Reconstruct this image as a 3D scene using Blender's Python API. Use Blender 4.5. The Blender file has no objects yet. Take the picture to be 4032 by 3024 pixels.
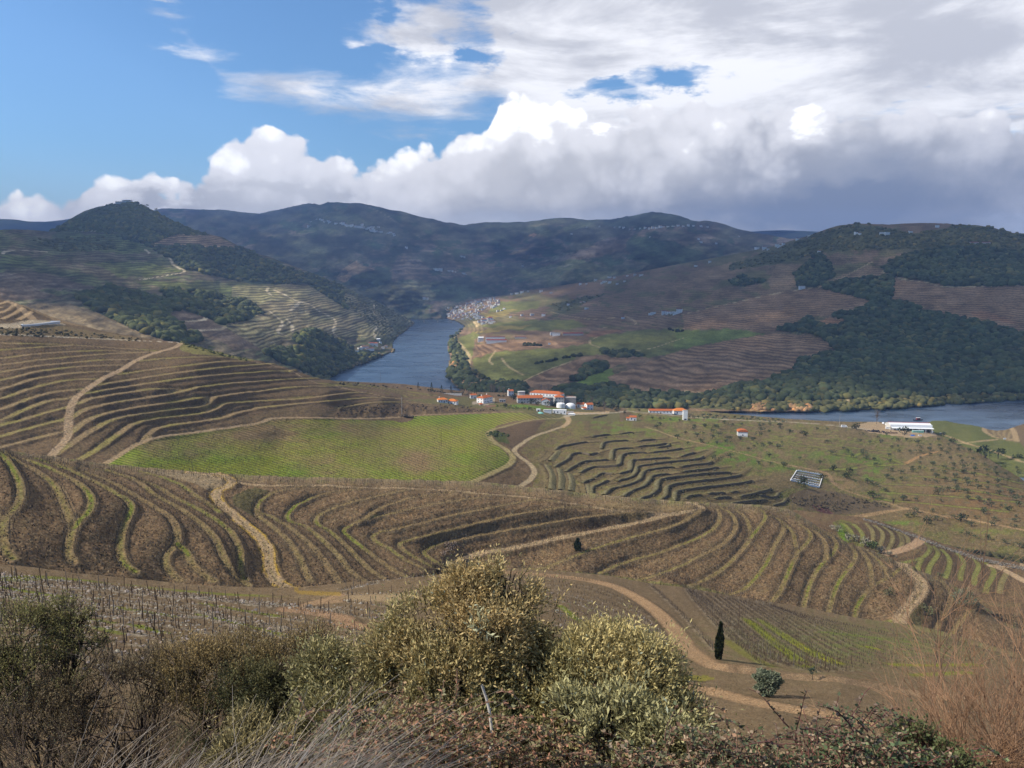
import bpy,math,random
import numpy as np
from mathutils import Vector,Matrix
random.seed(7);RNG=np.random.default_rng(11)
S=bpy.context.scene
R=math.radians
F=3030.0;CX=2016.0;CY=1512.0;W=4032.0
PITCH=math.atan(412.0/F)
cam_d=bpy.data.cameras.new("camera");cam=bpy.data.objects.new("camera",cam_d)
S.collection.objects.link(cam);S.camera=cam
cam.location=(0,0,0);cam.rotation_euler=(math.pi/2-PITCH,0,0)
cam_d.sensor_width=36.0;cam_d.lens=F/W*36.0
cam_d.clip_start=0.1;cam_d.clip_end=60000
SUN_DIR=Vector((-0.80,-0.14,0.64)).normalized()
sun_d=bpy.data.lights.new("sun",'SUN');sun=bpy.data.objects.new("sun",sun_d)
S.collection.objects.link(sun)
sun_d.energy=5.0;sun_d.angle=R(0.5);sun_d.color=(1.0,0.94,0.84)
sun.rotation_euler=SUN_DIR.to_track_quat('Z','Y').to_euler()
SKY_STRENGTH=0.12
S.view_settings.view_transform='Standard';S.view_settings.look='None'
S.view_settings.exposure=0.35;S.view_settings.gamma=1.0;S.view_settings.use_curve_mapping=False
def ray(px,py):
 cx=(px-CX)/F;cy=-(py-CY)/F
 sp,cp=math.sin(PITCH),math.cos(PITCH)
 return cx,cp+cy*sp,-sp+cy*cp
def slope(py):
 return np.tan(PITCH+np.arctan((np.asarray(py,float)-CY)/F))
def azel(px,py):
 x,y,z=ray(px,py)
 return math.atan2(x,y),math.atan2(z,math.hypot(x,y))
class NT:
 def __init__(s,tree):s.t=tree;s.n=tree.nodes;s.l=tree.links
 def node(s,typ,**kw):
  nd=s.n.new(typ)
  for k,v in kw.items():setattr(nd,k,v)
  return nd
 def inp(s,sock,v):
  if v is None:return
  if hasattr(v,'is_output')or isinstance(v,bpy.types.NodeSocket):s.l.new(v,sock)
  else:sock.default_value=v
 def math(s,op,a,b=None,c=None,clamp=False):
  nd=s.node('ShaderNodeMath',operation=op,use_clamp=clamp)
  s.inp(nd.inputs[0],a);s.inp(nd.inputs[1],b);s.inp(nd.inputs[2],c)
  return nd.outputs[0]
 def vmath(s,op,a,b=None,out=0):
  nd=s.node('ShaderNodeVectorMath',operation=op)
  s.inp(nd.inputs[0],a);s.inp(nd.inputs[1],b)
  return nd.outputs[out]
 def mix(s,f,a,b,mode='MIX'):
  nd=s.node('ShaderNodeMix',data_type='RGBA',blend_type=mode)
  s.inp(nd.inputs[0],f);s.inp(nd.inputs[6],a);s.inp(nd.inputs[7],b)
  return nd.outputs[2]
 def smooth(s,v,lo,hi,a=0.0,b=1.0):
  nd=s.node('ShaderNodeMapRange',interpolation_type='SMOOTHSTEP')
  s.inp(nd.inputs[0],v);nd.inputs[1].default_value=lo;nd.inputs[2].default_value=hi
  nd.inputs[3].default_value=a;nd.inputs[4].default_value=b
  return nd.outputs[0]
 def noise(s,vec,scale,detail=5.0,rough=0.55,dist=0.0,lac=2.0):
  nd=s.node('ShaderNodeTexNoise');s.inp(nd.inputs['Vector'],vec)
  nd.inputs['Scale'].default_value=scale;nd.inputs['Detail'].default_value=detail
  nd.inputs['Roughness'].default_value=rough;nd.inputs['Distortion'].default_value=dist
  nd.inputs['Lacunarity'].default_value=lac
  return nd.outputs[0]
 def curve(s,v,pts,lo,hi):
  nd=s.node('ShaderNodeFloatCurve')
  cm=nd.mapping;cm.use_clip=False
  cv=cm.curves[0]
  P=[((x-lo)/(hi-lo),y)for x,y in pts]
  while len(cv.points)<len(P):cv.points.new(0.5,0.5)
  for p,q in zip(cv.points,P):p.location=q;p.handle_type='AUTO'
  cm.update()
  t=s.math('DIVIDE',s.math('SUBTRACT',v,lo),hi-lo,clamp=True)
  s.inp(nd.inputs['Value'],t)
  return nd.outputs[0]
def build_world():
 w=bpy.data.worlds.new("World");S.world=w;w.use_nodes=True
 T=NT(w.node_tree);T.n.clear()
 out=T.node('ShaderNodeOutputWorld');bg=T.node('ShaderNodeBackground')
 T.l.new(bg.outputs[0],out.inputs[0]);bg.inputs[1].default_value=SKY_STRENGTH
 sky=T.node('ShaderNodeTexSky',sky_type='NISHITA');sky.sun_disc=False
 sky.sun_elevation=math.asin(SUN_DIR.z);sky.sun_rotation=math.atan2(SUN_DIR.x,SUN_DIR.y)
 sky.altitude=300;sky.air_density=1.15;sky.dust_density=0.35;sky.ozone_density=2.2
 base=T.mix(1.0,sky.outputs[0],(0.62,0.84,1.05,1),'MULTIPLY')
 tc=T.node('ShaderNodeTexCoord');d=T.vmath('NORMALIZE',tc.outputs['Generated'])
 sp=T.node('ShaderNodeSeparateXYZ');T.l.new(d,sp.inputs[0])
 x,y,z=sp.outputs
 az=T.math('ARCTAN2',x,y);el=T.math('ARCSINE',z)
 P=lambda px,py:azel(px,py)
 def cpts(L):
  return[P(a,b)for a,b in L]
 LO,HI=-0.95,0.95
 w0=T.node('ShaderNodeTexNoise');T.l.new(T.vmath('MULTIPLY',d,(1,1,2.2)),w0.inputs['Vector']);w0.inputs['Scale'].default_value=13.0;w0.inputs['Detail'].default_value=6.0;w0.inputs['Roughness'].default_value=.62
 cc0=T.node('ShaderNodeCombineXYZ');T.l.new(az,cc0.inputs[0]);T.l.new(el,cc0.inputs[1])
 aew=T.vmath('ADD',cc0.outputs[0],T.vmath('MULTIPLY',T.vmath('SUBTRACT',w0.outputs['Color'],(.5,.5,.5)),(.14,.07,0)))
 def blob(px,py,rx,ry,wgt):
  a,e=P(px,py)
  q=T.vmath('SUBTRACT',aew,(a,e,0));q=T.vmath('MULTIPLY',q,(F/rx,F/ry,0))
  r=T.vmath('LENGTH',q,out=1)
  return T.smooth(r,1.0,0.0,0.0,wgt)
 def addall(L):
  v=L[0]
  for q in L[1:]:v=T.math('ADD',v,q)
  return v
 n_big=T.noise(d,6.0,9,0.60);n_fine=T.noise(T.vmath('ADD',d,(3.1,1.7,.4)),22.0,7,0.62)
 n_wide=T.noise(T.vmath('ADD',d,(1.3,7.7,2.4)),3.2,4,0.5)
 st=T.vmath('MULTIPLY',d,(2.0,2.0,9.0));n_st=T.noise(st,3.4,9,0.62,0.35)
 st2=T.vmath('MULTIPLY',T.vmath('ADD',d,(5,2,1)),(1.6,1.6,6.0));n_st2=T.noise(st2,2.6,8,0.60,0.4)
 top=cpts([(-500,780),(-100,770),(150,758),(235,735),(262,690),(330,665),(430,655),(520,645),(600,655),(680,690),(740,668),(800,625),(880,570),(960,545),(1040,540),(1150,538),(1250,545),(1330,572),(1400,590),(1500,585),(1580,560),(1680,540),(1800,525),(1905,505),(1945,420),(1955,350),(2010,330),(2120,335),(2210,360),(2290,440),(2400,425),(2600,400),(2800,375),(3020,360),(3150,365),(3230,395),(3300,410),(3500,400),(3700,415),(3900,420),(4200,430)])
 top=[(-0.95,0.12),(-0.8,.10)]+top+[(0.8,0.18),(0.95,0.12)]
 e_top=T.curve(az,top,LO,HI)
 dist=T.math('SUBTRACT',e_top,el)
 def vor(vec,sc,sm=.35):
  nd=T.node('ShaderNodeTexVoronoi',feature='SMOOTH_F1');T.inp(nd.inputs['Vector'],vec);nd.inputs['Scale'].default_value=sc;nd.inputs['Smoothness'].default_value=sm
  return T.math('SUBTRACT',0.62,nd.outputs['Distance'])
 wn=T.node('ShaderNodeTexNoise');T.l.new(d,wn.inputs['Vector']);wn.inputs['Scale'].default_value=9.0;wn.inputs['Detail'].default_value=5.0
 dw=T.vmath('ADD',d,T.vmath('SCALE',T.vmath('SUBTRACT',wn.outputs['Color'],(.5,.5,.5))));dw.node.inputs[1].default_value=(0,0,0)
 sc_=dw.node.inputs[1]
 sv=T.node('ShaderNodeVectorMath',operation='SCALE');T.l.new(T.vmath('SUBTRACT',wn.outputs['Color'],(.5,.5,.5)),sv.inputs[0]);sv.inputs[3].default_value=0.055
 T.l.new(sv.outputs[0],sc_)
 b1=vor(dw,17.0);b2=vor(dw,34.0);b3=vor(dw,80.0)
 bil=addall([T.math('MULTIPLY',b1,.55),T.math('MULTIPLY',b2,.28),T.math('MULTIPLY',b3,.14)])
 nn=T.math('ADD',T.math('MULTIPLY',T.math('SUBTRACT',n_big,0.5),0.050),T.math('MULTIPLY',T.math('SUBTRACT',bil,0.24),0.085))
 nn=T.math('ADD',nn,T.math('MULTIPLY',T.math('SUBTRACT',n_fine,0.5),0.012))
 dens=T.math('ADD',dist,nn)
 dens=T.math('ADD',dens,addall([blob(2560,335,260,55,-0.06),blob(2250,330,120,60,-0.03)]))
 cum=T.smooth(dens,-0.002,0.007)
 body=T.math('ADD',T.math('MULTIPLY',dens,6.5),T.math('MULTIPLY',T.math('SUBTRACT',n_big,0.5),2.0))
 body=T.math('ADD',body,T.math('MULTIPLY',T.math('SUBTRACT',.27,bil),2.6));body=T.math('ADD',body,T.math('MULTIPLY',T.math('SUBTRACT',n_fine,0.5),0.5))
 body=T.math('ADD',body,addall([blob(2650,640,1100,260,0.30),blob(3500,640,1000,380,0.40),blob(2080,430,230,150,-0.85),blob(3190,440,90,120,-1.0),blob(2400,500,120,30,-0.6),blob(2600,780,190,75,-0.45),blob(2750,420,500,60,.25),blob(1050,640,420,110,-0.30),blob(1480,650,300,110,-0.35),blob(430,700,260,90,-0.30),blob(1750,590,260,80,-.35),blob(600,775,150,45,0.75),blob(1080,735,330,40,0.50),blob(800,790,140,40,0.65),blob(1300,760,120,30,.5),blob(2600,600,260,150,-0.20),blob(1900,700,330,110,0.15)]))
 g=T.smooth(body,0.40,1.35);g0=T.smooth(body,-.15,.40)
 k=1.0/SKY_STRENGTH
 gm=T.smooth(T.math('ADD',T.math('MULTIPLY',n_wide,.5),T.math('MULTIPLY',n_big,.5)),.36,.62)
 grey=T.mix(gm,(0.42*k,0.435*k,0.485*k,1),(0.66*k,0.665*k,0.70*k,1))
 col=T.mix(g,T.mix(g0,(1.18*k,1.18*k,1.18*k,1),(0.84*k,0.84*k,0.88*k,1)),grey)
 dark=addall([blob(3700,790,1400,300,1.1),blob(2900,830,900,130,0.65),blob(2050,850,600,80,0.45),blob(3300,560,500,100,0.12)])
 dark=T.math('MULTIPLY',dark,T.math('ADD',0.05,T.math('MULTIPLY',n_big,1.7)),clamp=True)
 col=T.mix(dark,col,(0.225*k,0.265*k,0.36*k,1))
 glow=addall([blob(4032,880,260,40,0.45),blob(2050,880,700,60,.3)])
 col=T.mix(glow,col,(0.58*k,0.66*k,0.82*k,1))
 lo_c=[(-0.95,0.7),(-0.6,0.42),(-0.40,0.30)]+cpts([(950,335),(1040,352),(1200,405),(1400,440),(1650,455),(1800,440),(1950,400),(2100,520),(2600,560),(3300,600),(4100,600)])+[(0.95,0.05)]
 up_c=[(-0.95,0.65),(-0.6,0.38),(-0.40,0.27)]+cpts([(950,322),(1040,308),(1200,305),(1400,300),(1600,280),(1750,245),(1830,215),(1900,120),(1935,20)])+[(0.02,0.60),(0.10,1.0),(0.3,1.5),(0.95,1.6)]
 e_lo=T.curve(az,lo_c,LO,HI);e_up=T.curve(az,up_c,LO,HI)
 ds=T.math('MINIMUM',T.math('SUBTRACT',e_up,el),T.math('MULTIPLY',T.math('SUBTRACT',el,e_lo),1.3))
 ds=T.math('ADD',ds,addall([blob(1720,40,330,190,0.085),blob(1480,160,230,90,0.055),blob(1700,190,160,70,0.045),blob(1180,50,210,130,0.03),blob(630,0,130,40,0.06),blob(2060,60,160,130,0.05),blob(2360,335,260,85,-0.112),blob(2680,305,330,75,-0.118),blob(2540,320,90,40,.03),blob(3040,315,200,35,-0.05),blob(2030,110,60,40,-0.10),blob(1900,230,130,60,-.07),blob(1560,60,60,120,-.03),blob(1350,240,260,60,-.05),blob(3660,320,90,20,-0.05),blob(1450,60,200,60,0.03),blob(1250,355,260,45,.012),blob(1600,370,330,60,.02)]))
 ds=T.math('ADD',ds,T.math('MULTIPLY',T.math('SUBTRACT',n_st,0.50),T.smooth(T.math('ABSOLUTE',ds),0.0,0.06,0.14,0.32)))
 sheet=T.smooth(ds,-0.022,0.040);sheet=T.math('MULTIPLY',sheet,T.smooth(y,-.25,.25))
 sh_g=T.smooth(T.math('ADD',n_st2,addall([blob(3600,100,1500,330,0.12),blob(2900,300,900,160,-0.15),blob(2300,150,500,120,-0.06)])),0.40,0.64)
 sh_col=T.mix(sh_g,(0.95*k,0.95*k,0.98*k,1),(0.53*k,0.54*k,0.59*k,1))
 c1=T.mix(T.math('MULTIPLY',sheet,0.97),base,sh_col)
 veil=T.math('MULTIPLY',T.smooth(el,0.16,0.02),0.35)
 c1=T.mix(veil,c1,(0.60*k,0.68*k,0.85*k,1))
 c2=T.mix(cum,c1,col)
 T.l.new(c2,bg.inputs[0])
 w.cycles.sampling_method='MANUAL';w.cycles.sample_map_resolution=1024
build_world()
S.cycles.max_bounces=5;S.cycles.diffuse_bounces=2;S.cycles.glossy_bounces=2
S.cycles.transmission_bounces=2;S.cycles.volume_bounces=0;S.cycles.transparent_max_bounces=24
S.cycles.caustics_reflective=False;S.cycles.caustics_refractive=False
try:S.cycles.use_denoising=True;S.cycles.denoiser='OPENIMAGEDENOISE'
except Exception:pass
def _h(ix,iy,seed):
 h=(ix.astype(np.int64)*374761393+iy.astype(np.int64)*668265263+seed*974711)&0xffffffff
 h=((h^(h>>13))*1274126177)&0xffffffff
 return((h^(h>>16))&0xffff)/65535.0
def vnoise(x,y,seed=0):
 x=np.asarray(x,float);y=np.asarray(y,float)
 ix=np.floor(x);iy=np.floor(y);fx=x-ix;fy=y-iy
 fx=fx*fx*(3-2*fx);fy=fy*fy*(3-2*fy)
 ix=ix.astype(np.int64);iy=iy.astype(np.int64)
 a=_h(ix,iy,seed);b=_h(ix+1,iy,seed);c=_h(ix,iy+1,seed);d=_h(ix+1,iy+1,seed)
 return(a*(1-fx)+b*fx)*(1-fy)+(c*(1-fx)+d*fx)*fy
def fbm(x,y,seed=0,octv=4,gain=0.5):
 v=0;a=1;t=0
 for i in range(octv):
  v=v+a*(vnoise(x,y,seed+i*17)-0.5);t+=a
  x=x*2.03+5.1;y=y*2.03+1.7;a*=gain
 return v/t*2.0
def sstep(v,lo,hi):
 t=np.clip((v-lo)/(hi-lo),0,1);return t*t*(3-2*t)
def crop(ox,oy,s):
 return lambda*pts:[(ox+x*s,oy+y*s)for x,y in pts]
s4=1008/2212.0;s6=1344/2212.0
cA=crop(0,1700,s4);cB=crop(1008,1700,s4);cC=crop(2016,1700,s4);cD=crop(3024,1800,s4)
cE=crop(0,1150,s4);cG=crop(1008,1250,s4)
k1=crop(0,700,s6);k2=crop(1344,700,s6);k3=crop(2688,800,s6);k5=crop(1344,1650,s6);k6=crop(2688,1650,s6)
kL=crop(0,2250,s6);kM=crop(1344,2100,s6);kR=crop(2688,2100,s6);kA=crop(0,1650,s6)
q1=crop(1600,1480,800/2212.0);q2=crop(2300,1540,800/2212.0);q3=crop(3300,1600,732/2212.0);q4=crop(1550,1130,600/2212.0)
def inpoly(px,py,poly):
 ins=np.zeros(np.shape(px),bool);n=len(poly)
 for i in range(n):
  x1,y1=poly[i];x2,y2=poly[(i+1)%n]
  if y1==y2:continue
  c=((y1>py)!=(y2>py))&(px<(x2-x1)*(py-y1)/(y2-y1)+x1)
  ins^=c
 return ins
def smooth_line(pts,step=6.0):
 P=np.array(pts,float)
 if len(P)<3:
  n=max(2,int(np.hypot(*(P[-1]-P[0]))/step));t=np.linspace(0,1,n)[:,None]
  return P[0]*(1-t)+P[-1]*t
 Q=np.vstack([2*P[0]-P[1],P,2*P[-1]-P[-2]]);out=[]
 for i in range(1,len(Q)-2):
  p0,p1,p2,p3=Q[i-1],Q[i],Q[i+1],Q[i+2]
  n=max(2,int(np.hypot(*(p2-p1))/step));t=np.linspace(0,1,n,endpoint=False)[:,None]
  out.append(0.5*((2*p1)+(-p0+p2)*t+(2*p0-5*p1+4*p2-p3)*t*t+(-p0+3*p1-3*p2+p3)*t**3))
 out.append(P[-1:]);return np.vstack(out)
class TPS:
 def __init__(s,pts,vals,lam=1e-4):
  P=np.array(pts,float)/1000.0;s.P=P;n=len(P)
  d2=((P[:,None]-P[None])**2).sum(-1);K=s.phi(d2)+np.eye(n)*lam
  A=np.zeros((n+3,n+3));A[:n,:n]=K;A[:n,n]=1;A[:n,n+1:]=P;A[n,:n]=1;A[n+1:,:n]=P.T
  b=np.zeros(n+3);b[:n]=vals
  s.w=np.linalg.solve(A,b)
 @staticmethod
 def phi(d2):return 0.5*d2*np.log(d2+1e-12)
 def __call__(s,x,y):
  sh=np.shape(x);X=np.stack([np.ravel(x),np.ravel(y)],1)/1000.0;n=len(s.P);o=np.empty(len(X))
  for i in range(0,len(X),20000):
   q=X[i:i+20000];d2=((q[:,None]-s.P[None])**2).sum(-1)
   o[i:i+20000]=s.phi(d2)@s.w[:n]+s.w[n]+q@s.w[n+1:]
  return o.reshape(sh)
MATS={}
def ground_material(name,grain,bump,row=True,fine=0.35):
 """terrain: colour comes from the fields painted per vertex, relief and grain from noise in metres"""
 m=bpy.data.materials.new(name);m.use_nodes=True;T=NT(m.node_tree)
 b=T.n['Principled BSDF'];b.inputs['Roughness'].default_value=0.95;b.inputs['Specular IOR Level'].default_value=0.08
 at=T.node('ShaderNodeAttribute',attribute_name='col');geo=T.node('ShaderNodeNewGeometry');pos=geo.outputs['Position']
 n1=T.noise(pos,1.0/grain,6,0.68);n2=T.noise(pos,0.13/grain,4,0.6);n3=T.noise(T.vmath('ADD',pos,(31,7,3)),0.6/grain,5,0.7)
 f=T.math('ADD',T.math('MULTIPLY',T.smooth(n1,0.30,0.70),fine*2),1.0-fine)
 f=T.math('MULTIPLY',f,T.math('ADD',T.math('MULTIPLY',n2,0.5),0.75))
 c=T.vmath('SCALE',at.outputs['Color']);c_node=c.node;T.l.new(f,c_node.inputs[3])
 hue=T.smooth(n3,0.42,0.66,0.0,0.5)
 c=T.mix(hue,c,T.mix(1.0,c,(1.22,1.02,0.80,1),'MULTIPLY'))
 if row:
  ra=T.node('ShaderNodeAttribute',attribute_name='rowc');rm=T.node('ShaderNodeAttribute',attribute_name='rowa')
  w=T.math('PINGPONG',ra.outputs['Fac'],0.5);w=T.smooth(w,0.05,0.42)
  g=T.math('ADD',T.math('MULTIPLY',w,0.95),0.50)
  g=T.math('ADD',1.0,T.math('MULTIPLY',rm.outputs['Fac'],T.math('SUBTRACT',g,1.0)))
  c=T.vmath('SCALE',c);T.l.new(g,c.node.inputs[3])
 T.l.new(c,b.inputs['Base Color'])
 bp=T.node('ShaderNodeBump');bp.inputs['Strength'].default_value=bump;bp.inputs['Distance'].default_value=grain*0.6
 T.l.new(n1,bp.inputs['Height']);T.l.new(bp.outputs[0],b.inputs['Normal'])
 MATS[name]=m;return m
def simple(name,col,rough=0.8,spec=0.3,grain=None,amt=0.25,bump=0.0,metal=0.0):
 m=bpy.data.materials.new(name);m.use_nodes=True;T=NT(m.node_tree);b=T.n['Principled BSDF']
 b.inputs['Roughness'].default_value=rough;b.inputs['Specular IOR Level'].default_value=spec;b.inputs['Metallic'].default_value=metal
 b.inputs['Base Color'].default_value=(*col,1)
 if grain:
  tc=T.node('ShaderNodeTexCoord');n=T.noise(tc.outputs['Object'],1.0/grain,5,0.65);g=T.smooth(n,0.3,0.7,1-amt,1+amt*0.6)
  c=T.vmath('SCALE',T.mix(0,(*col,1),(*col,1)));T.l.new(g,c.node.inputs[3]);T.l.new(c,b.inputs['Base Color'])
  if bump:
   bp=T.node('ShaderNodeBump');bp.inputs['Strength'].default_value=bump;bp.inputs['Distance'].default_value=grain
   T.l.new(n,bp.inputs['Height']);T.l.new(bp.outputs[0],b.inputs['Normal'])
 MATS[name]=m;return m
def attr_mat(name,rough=0.7,spec=0.15,trans=0.0):
 m=bpy.data.materials.new(name);m.use_nodes=True;T=NT(m.node_tree);b=T.n['Principled BSDF']
 b.inputs['Roughness'].default_value=rough;b.inputs['Specular IOR Level'].default_value=spec
 at=T.node('ShaderNodeAttribute',attribute_name='col');T.l.new(at.outputs['Color'],b.inputs['Base Color'])
 if trans>0:
  o=T.n['Material Output'];tr=T.node('ShaderNodeBsdfTranslucent');T.l.new(at.outputs['Color'],tr.inputs[0])
  ms=T.node('ShaderNodeMixShader');ms.inputs[0].default_value=trans
  T.l.new(b.outputs[0],ms.inputs[1]);T.l.new(tr.outputs[0],ms.inputs[2]);T.l.new(ms.outputs[0],o.inputs[0])
 MATS[name]=m;return m
def link(o,parent=None):
 S.collection.objects.link(o)
 if parent:o.parent=parent
 return o
def tag(o,label=None,cat=None,group=None,kind=None):
 if label:o['label']=label
 if cat:o['category']=cat
 if group:o['group']=group
 if kind:o['kind']=kind
 return o
def mesh_np(name,V,Fq,mat,cols=None,attrs=None,smooth=False,nper=None):
 """V (n,3), Fq (m,k) index array of equal-sized faces (k=3 or 4) or a list of such arrays"""
 me=bpy.data.meshes.new(name)
 Fs=Fq if isinstance(Fq,list)else[Fq]
 me.vertices.add(len(V));me.vertices.foreach_set('co',np.ascontiguousarray(V,dtype=np.float32).ravel())
 li=np.concatenate([f.ravel()for f in Fs]).astype(np.int32)
 tot=np.concatenate([np.full(len(f),f.shape[1])for f in Fs]).astype(np.int32)
 st=np.concatenate([[0],np.cumsum(tot)[:-1]]).astype(np.int32)
 me.loops.add(len(li));me.loops.foreach_set('vertex_index',li)
 me.polygons.add(len(tot));me.polygons.foreach_set('loop_start',st)
 try:me.polygons.foreach_set('loop_total',tot)
 except Exception:pass
 if smooth:me.polygons.foreach_set('use_smooth',np.ones(len(tot),bool))
 me.update(calc_edges=True)
 if cols is not None:
  a=me.attributes.new('col','FLOAT_COLOR','POINT')
  c=np.ones((len(V),4),np.float32);c[:,:3]=cols;a.data.foreach_set('color',c.ravel())
 for k,v in(attrs or{}).items():
  a=me.attributes.new(k,'FLOAT','POINT');a.data.foreach_set('value',np.ascontiguousarray(v,dtype=np.float32).ravel())
 if mat:me.materials.append(mat)
 return me
def obj_np(name,V,Fq,mat,parent=None,**kw):
 o=bpy.data.objects.new(name,mesh_np(name,V,Fq,mat,**kw));return link(o,parent)
def empty(name,loc=(0,0,0),rz=0.0):
 o=bpy.data.objects.new(name,None);o.location=loc;o.rotation_euler=(0,0,rz);o.empty_display_size=0.5
 return link(o)
def copy_tree(o,parent=None):
 c=o.copy();S.collection.objects.link(c)
 if parent is not None:c.parent=parent;c.matrix_parent_inverse=o.matrix_parent_inverse.copy()
 for ch in o.children:copy_tree(ch,c)
 return c
RIVER=-225.0;GAIN=np.array((1.27,1.19,1.02))
class Layer:
 def __init__(s,name,x0,x1,top,bottom,ctrl,contours=(),lam=2e-4,relief=(),roll=(0.0,30.0),cstep=12,water=None,ymin=None,ymax=None):
  s.name,s.x0,s.x1,s.relief,s.roll,s.water=name,x0,x1,relief,roll,water
  s.top=np.array(top,float);s.bot=np.array(bottom,float)
  P,V=[],[]
  for px,py,Y in ctrl:P.append((px,py));V.append(math.log(Y))
  for pts,h0,h1 in contours:
   L=smooth_line(pts,45);n=len(L)
   for i,(a,b)in enumerate(L):
    h=h0+(h1-h0)*i/max(1,n-1);P.append((a,b));V.append(math.log(h/float(slope(b))))
  s.tps=TPS(P,V,lam);s.ymin,s.ymax=ymin,ymax
  ya=min(s.top[:,1].min(),s.bot[:,1].min())-40;yb=s.bot[:,1].max()+60
  s.gx=np.arange(x0-60,x1+60+cstep,cstep);s.gy=np.arange(ya,yb+cstep,cstep)
  GX,GY=np.meshgrid(s.gx,s.gy);s.G=s.tps(GX,GY);s.cs=cstep
 def topy(s,px):return np.interp(px,s.top[:,0],s.top[:,1])
 def boty(s,px):return np.interp(px,s.bot[:,0],s.bot[:,1])
 def Y(s,px,py):
  px=np.asarray(px,float);py=np.asarray(py,float)
  u=np.clip((px-s.gx[0])/s.cs,0,len(s.gx)-1.001);v=np.clip((py-s.gy[0])/s.cs,0,len(s.gy)-1.001)
  i=u.astype(int);j=v.astype(int);fu=u-i;fv=v-j;G=s.G
  L=(G[j,i]*(1-fu)+G[j,i+1]*fu)*(1-fv)+(G[j+1,i]*(1-fu)+G[j+1,i+1]*fu)*fv
  ty=s.topy(px)
  L=L+s.roll[0]*np.exp(-np.clip(py-ty,0,None)/s.roll[1])
  for amp,sx,sy,seed,octv in s.relief:
   L=L+amp*fbm(px/sx,py/sy,seed,octv,0.5)
  Yv=np.exp(L)
  if s.ymin:Yv=np.clip(Yv,s.ymin,s.ymax)
  if s.water is not None:
   sl=slope(py);below=sl>1e-4
   hr=np.where(below,-RIVER/np.maximum(sl,1e-4),1e9)
   Yv=np.where(below&(Yv>hr*0.997),hr*0.997,Yv)
   w=np.zeros(px.shape,bool)
   for poly in s.water:w|=inpoly(px,py,poly)
   Yv=np.where(w,hr*1.022,Yv)
  return Yv
 def pos(s,px,py):
  Y=s.Y(px,py);cx,cy,cz=ray(np.asarray(px,float),np.asarray(py,float))
  return cx/cy*Y,Y,-slope(py)*Y
 def grid(s,dx,rows):
  n=int((s.x1-s.x0)/dx)+1
  cols=np.linspace(s.x0,s.x1,n);t=np.linspace(0,1,rows)if isinstance(rows,int)else rows
  ty=s.topy(cols);by=s.boty(cols);by=np.maximum(by,ty+2)
  s.PX=np.broadcast_to(cols,(len(t),n)).copy();s.PY=by[None]+(ty-by)[None]*t[:,None]
  s.X,s.Yw,s.Z=s.pos(s.PX,s.PY);s.Z=np.array(s.Z)
  s.col=np.zeros(s.PX.shape+(3,));s.rowc=np.zeros(s.PX.shape);s.rowa=np.zeros(s.PX.shape)
  s.cols=cols;s.dx=dx
  wn=7.0
  s.WX=s.PX+0*s.PX;s.WY=s.PY
  s.amp=np.ones(s.PX.shape)
 def warp(s,amt,sc):
  s.WX=s.PX+amt*fbm(s.PX/sc,s.PY/sc,91,3);s.WY=s.PY+amt*0.6*fbm(s.PX/sc,s.PY/sc,37,3)
 def poly(s,pts,colr,strength=1.0):
  m=inpoly(s.WX,s.WY,pts)*strength
  s.col=s.col*(1-m[...,None])+np.array(colr)*m[...,None];return m>0
 def blend(s,m,colr):
  s.col=s.col*(1-m[...,None])+np.array(colr)*m[...,None]
 def line(s,pts,hw,soft=0.5,R=60,flat=0.0,h=None,fw=None):
  """distance (m) to a polyline given in photo pixels; returns mask of half width hw; optionally flattens the ground"""
  L=smooth_line(pts,7.0);lx,ly,lz=s.pos(L[:,0],L[:,1])
  if h is not None:
   hh=np.linspace(h[0],h[1],len(L));lz=-hh
  D=np.full(s.PX.shape,1e6);ZL=np.zeros(s.PX.shape);TT=np.zeros(s.PX.shape)
  acc=0.0
  for i in range(len(L)-1):
   a=max(0,int((min(L[i,0],L[i+1,0])-R-s.x0)/s.dx));b=min(len(s.cols),int((max(L[i,0],L[i+1,0])+R-s.x0)/s.dx)+2)
   sl=math.hypot(lx[i+1]-lx[i],ly[i+1]-ly[i])
   if a>=b:acc+=sl;continue
   X=s.X[:,a:b];Y=s.Yw[:,a:b]
   ex,ey=lx[i+1]-lx[i],ly[i+1]-ly[i];l2=ex*ex+ey*ey+1e-9
   t=np.clip(((X-lx[i])*ex+(Y-ly[i])*ey)/l2,0,1)
   d=np.hypot(X-lx[i]-t*ex,Y-ly[i]-t*ey)
   d=np.where(np.abs(s.PY[:,a:b]-(L[i,1]+L[i+1,1])/2)<R+abs(L[i,1]-L[i+1,1]),d,1e6)
   cur=D[:,a:b];better=d<cur
   cur[better]=d[better];ZL[:,a:b][better]=(lz[i]+t*(lz[i+1]-lz[i]))[better];TT[:,a:b][better]=(acc+t*sl)[better]
   acc+=sl
  m=1-sstep(D,hw,hw*(1+soft))
  if flat>0:
   fw=fw or hw
   fm=(1-sstep(D,fw,fw*1.9))*flat
   s.Z=s.Z*(1-fm)+ZL*fm
  s.last=(L,lx,ly,lz,D,TT)
  return m
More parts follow.
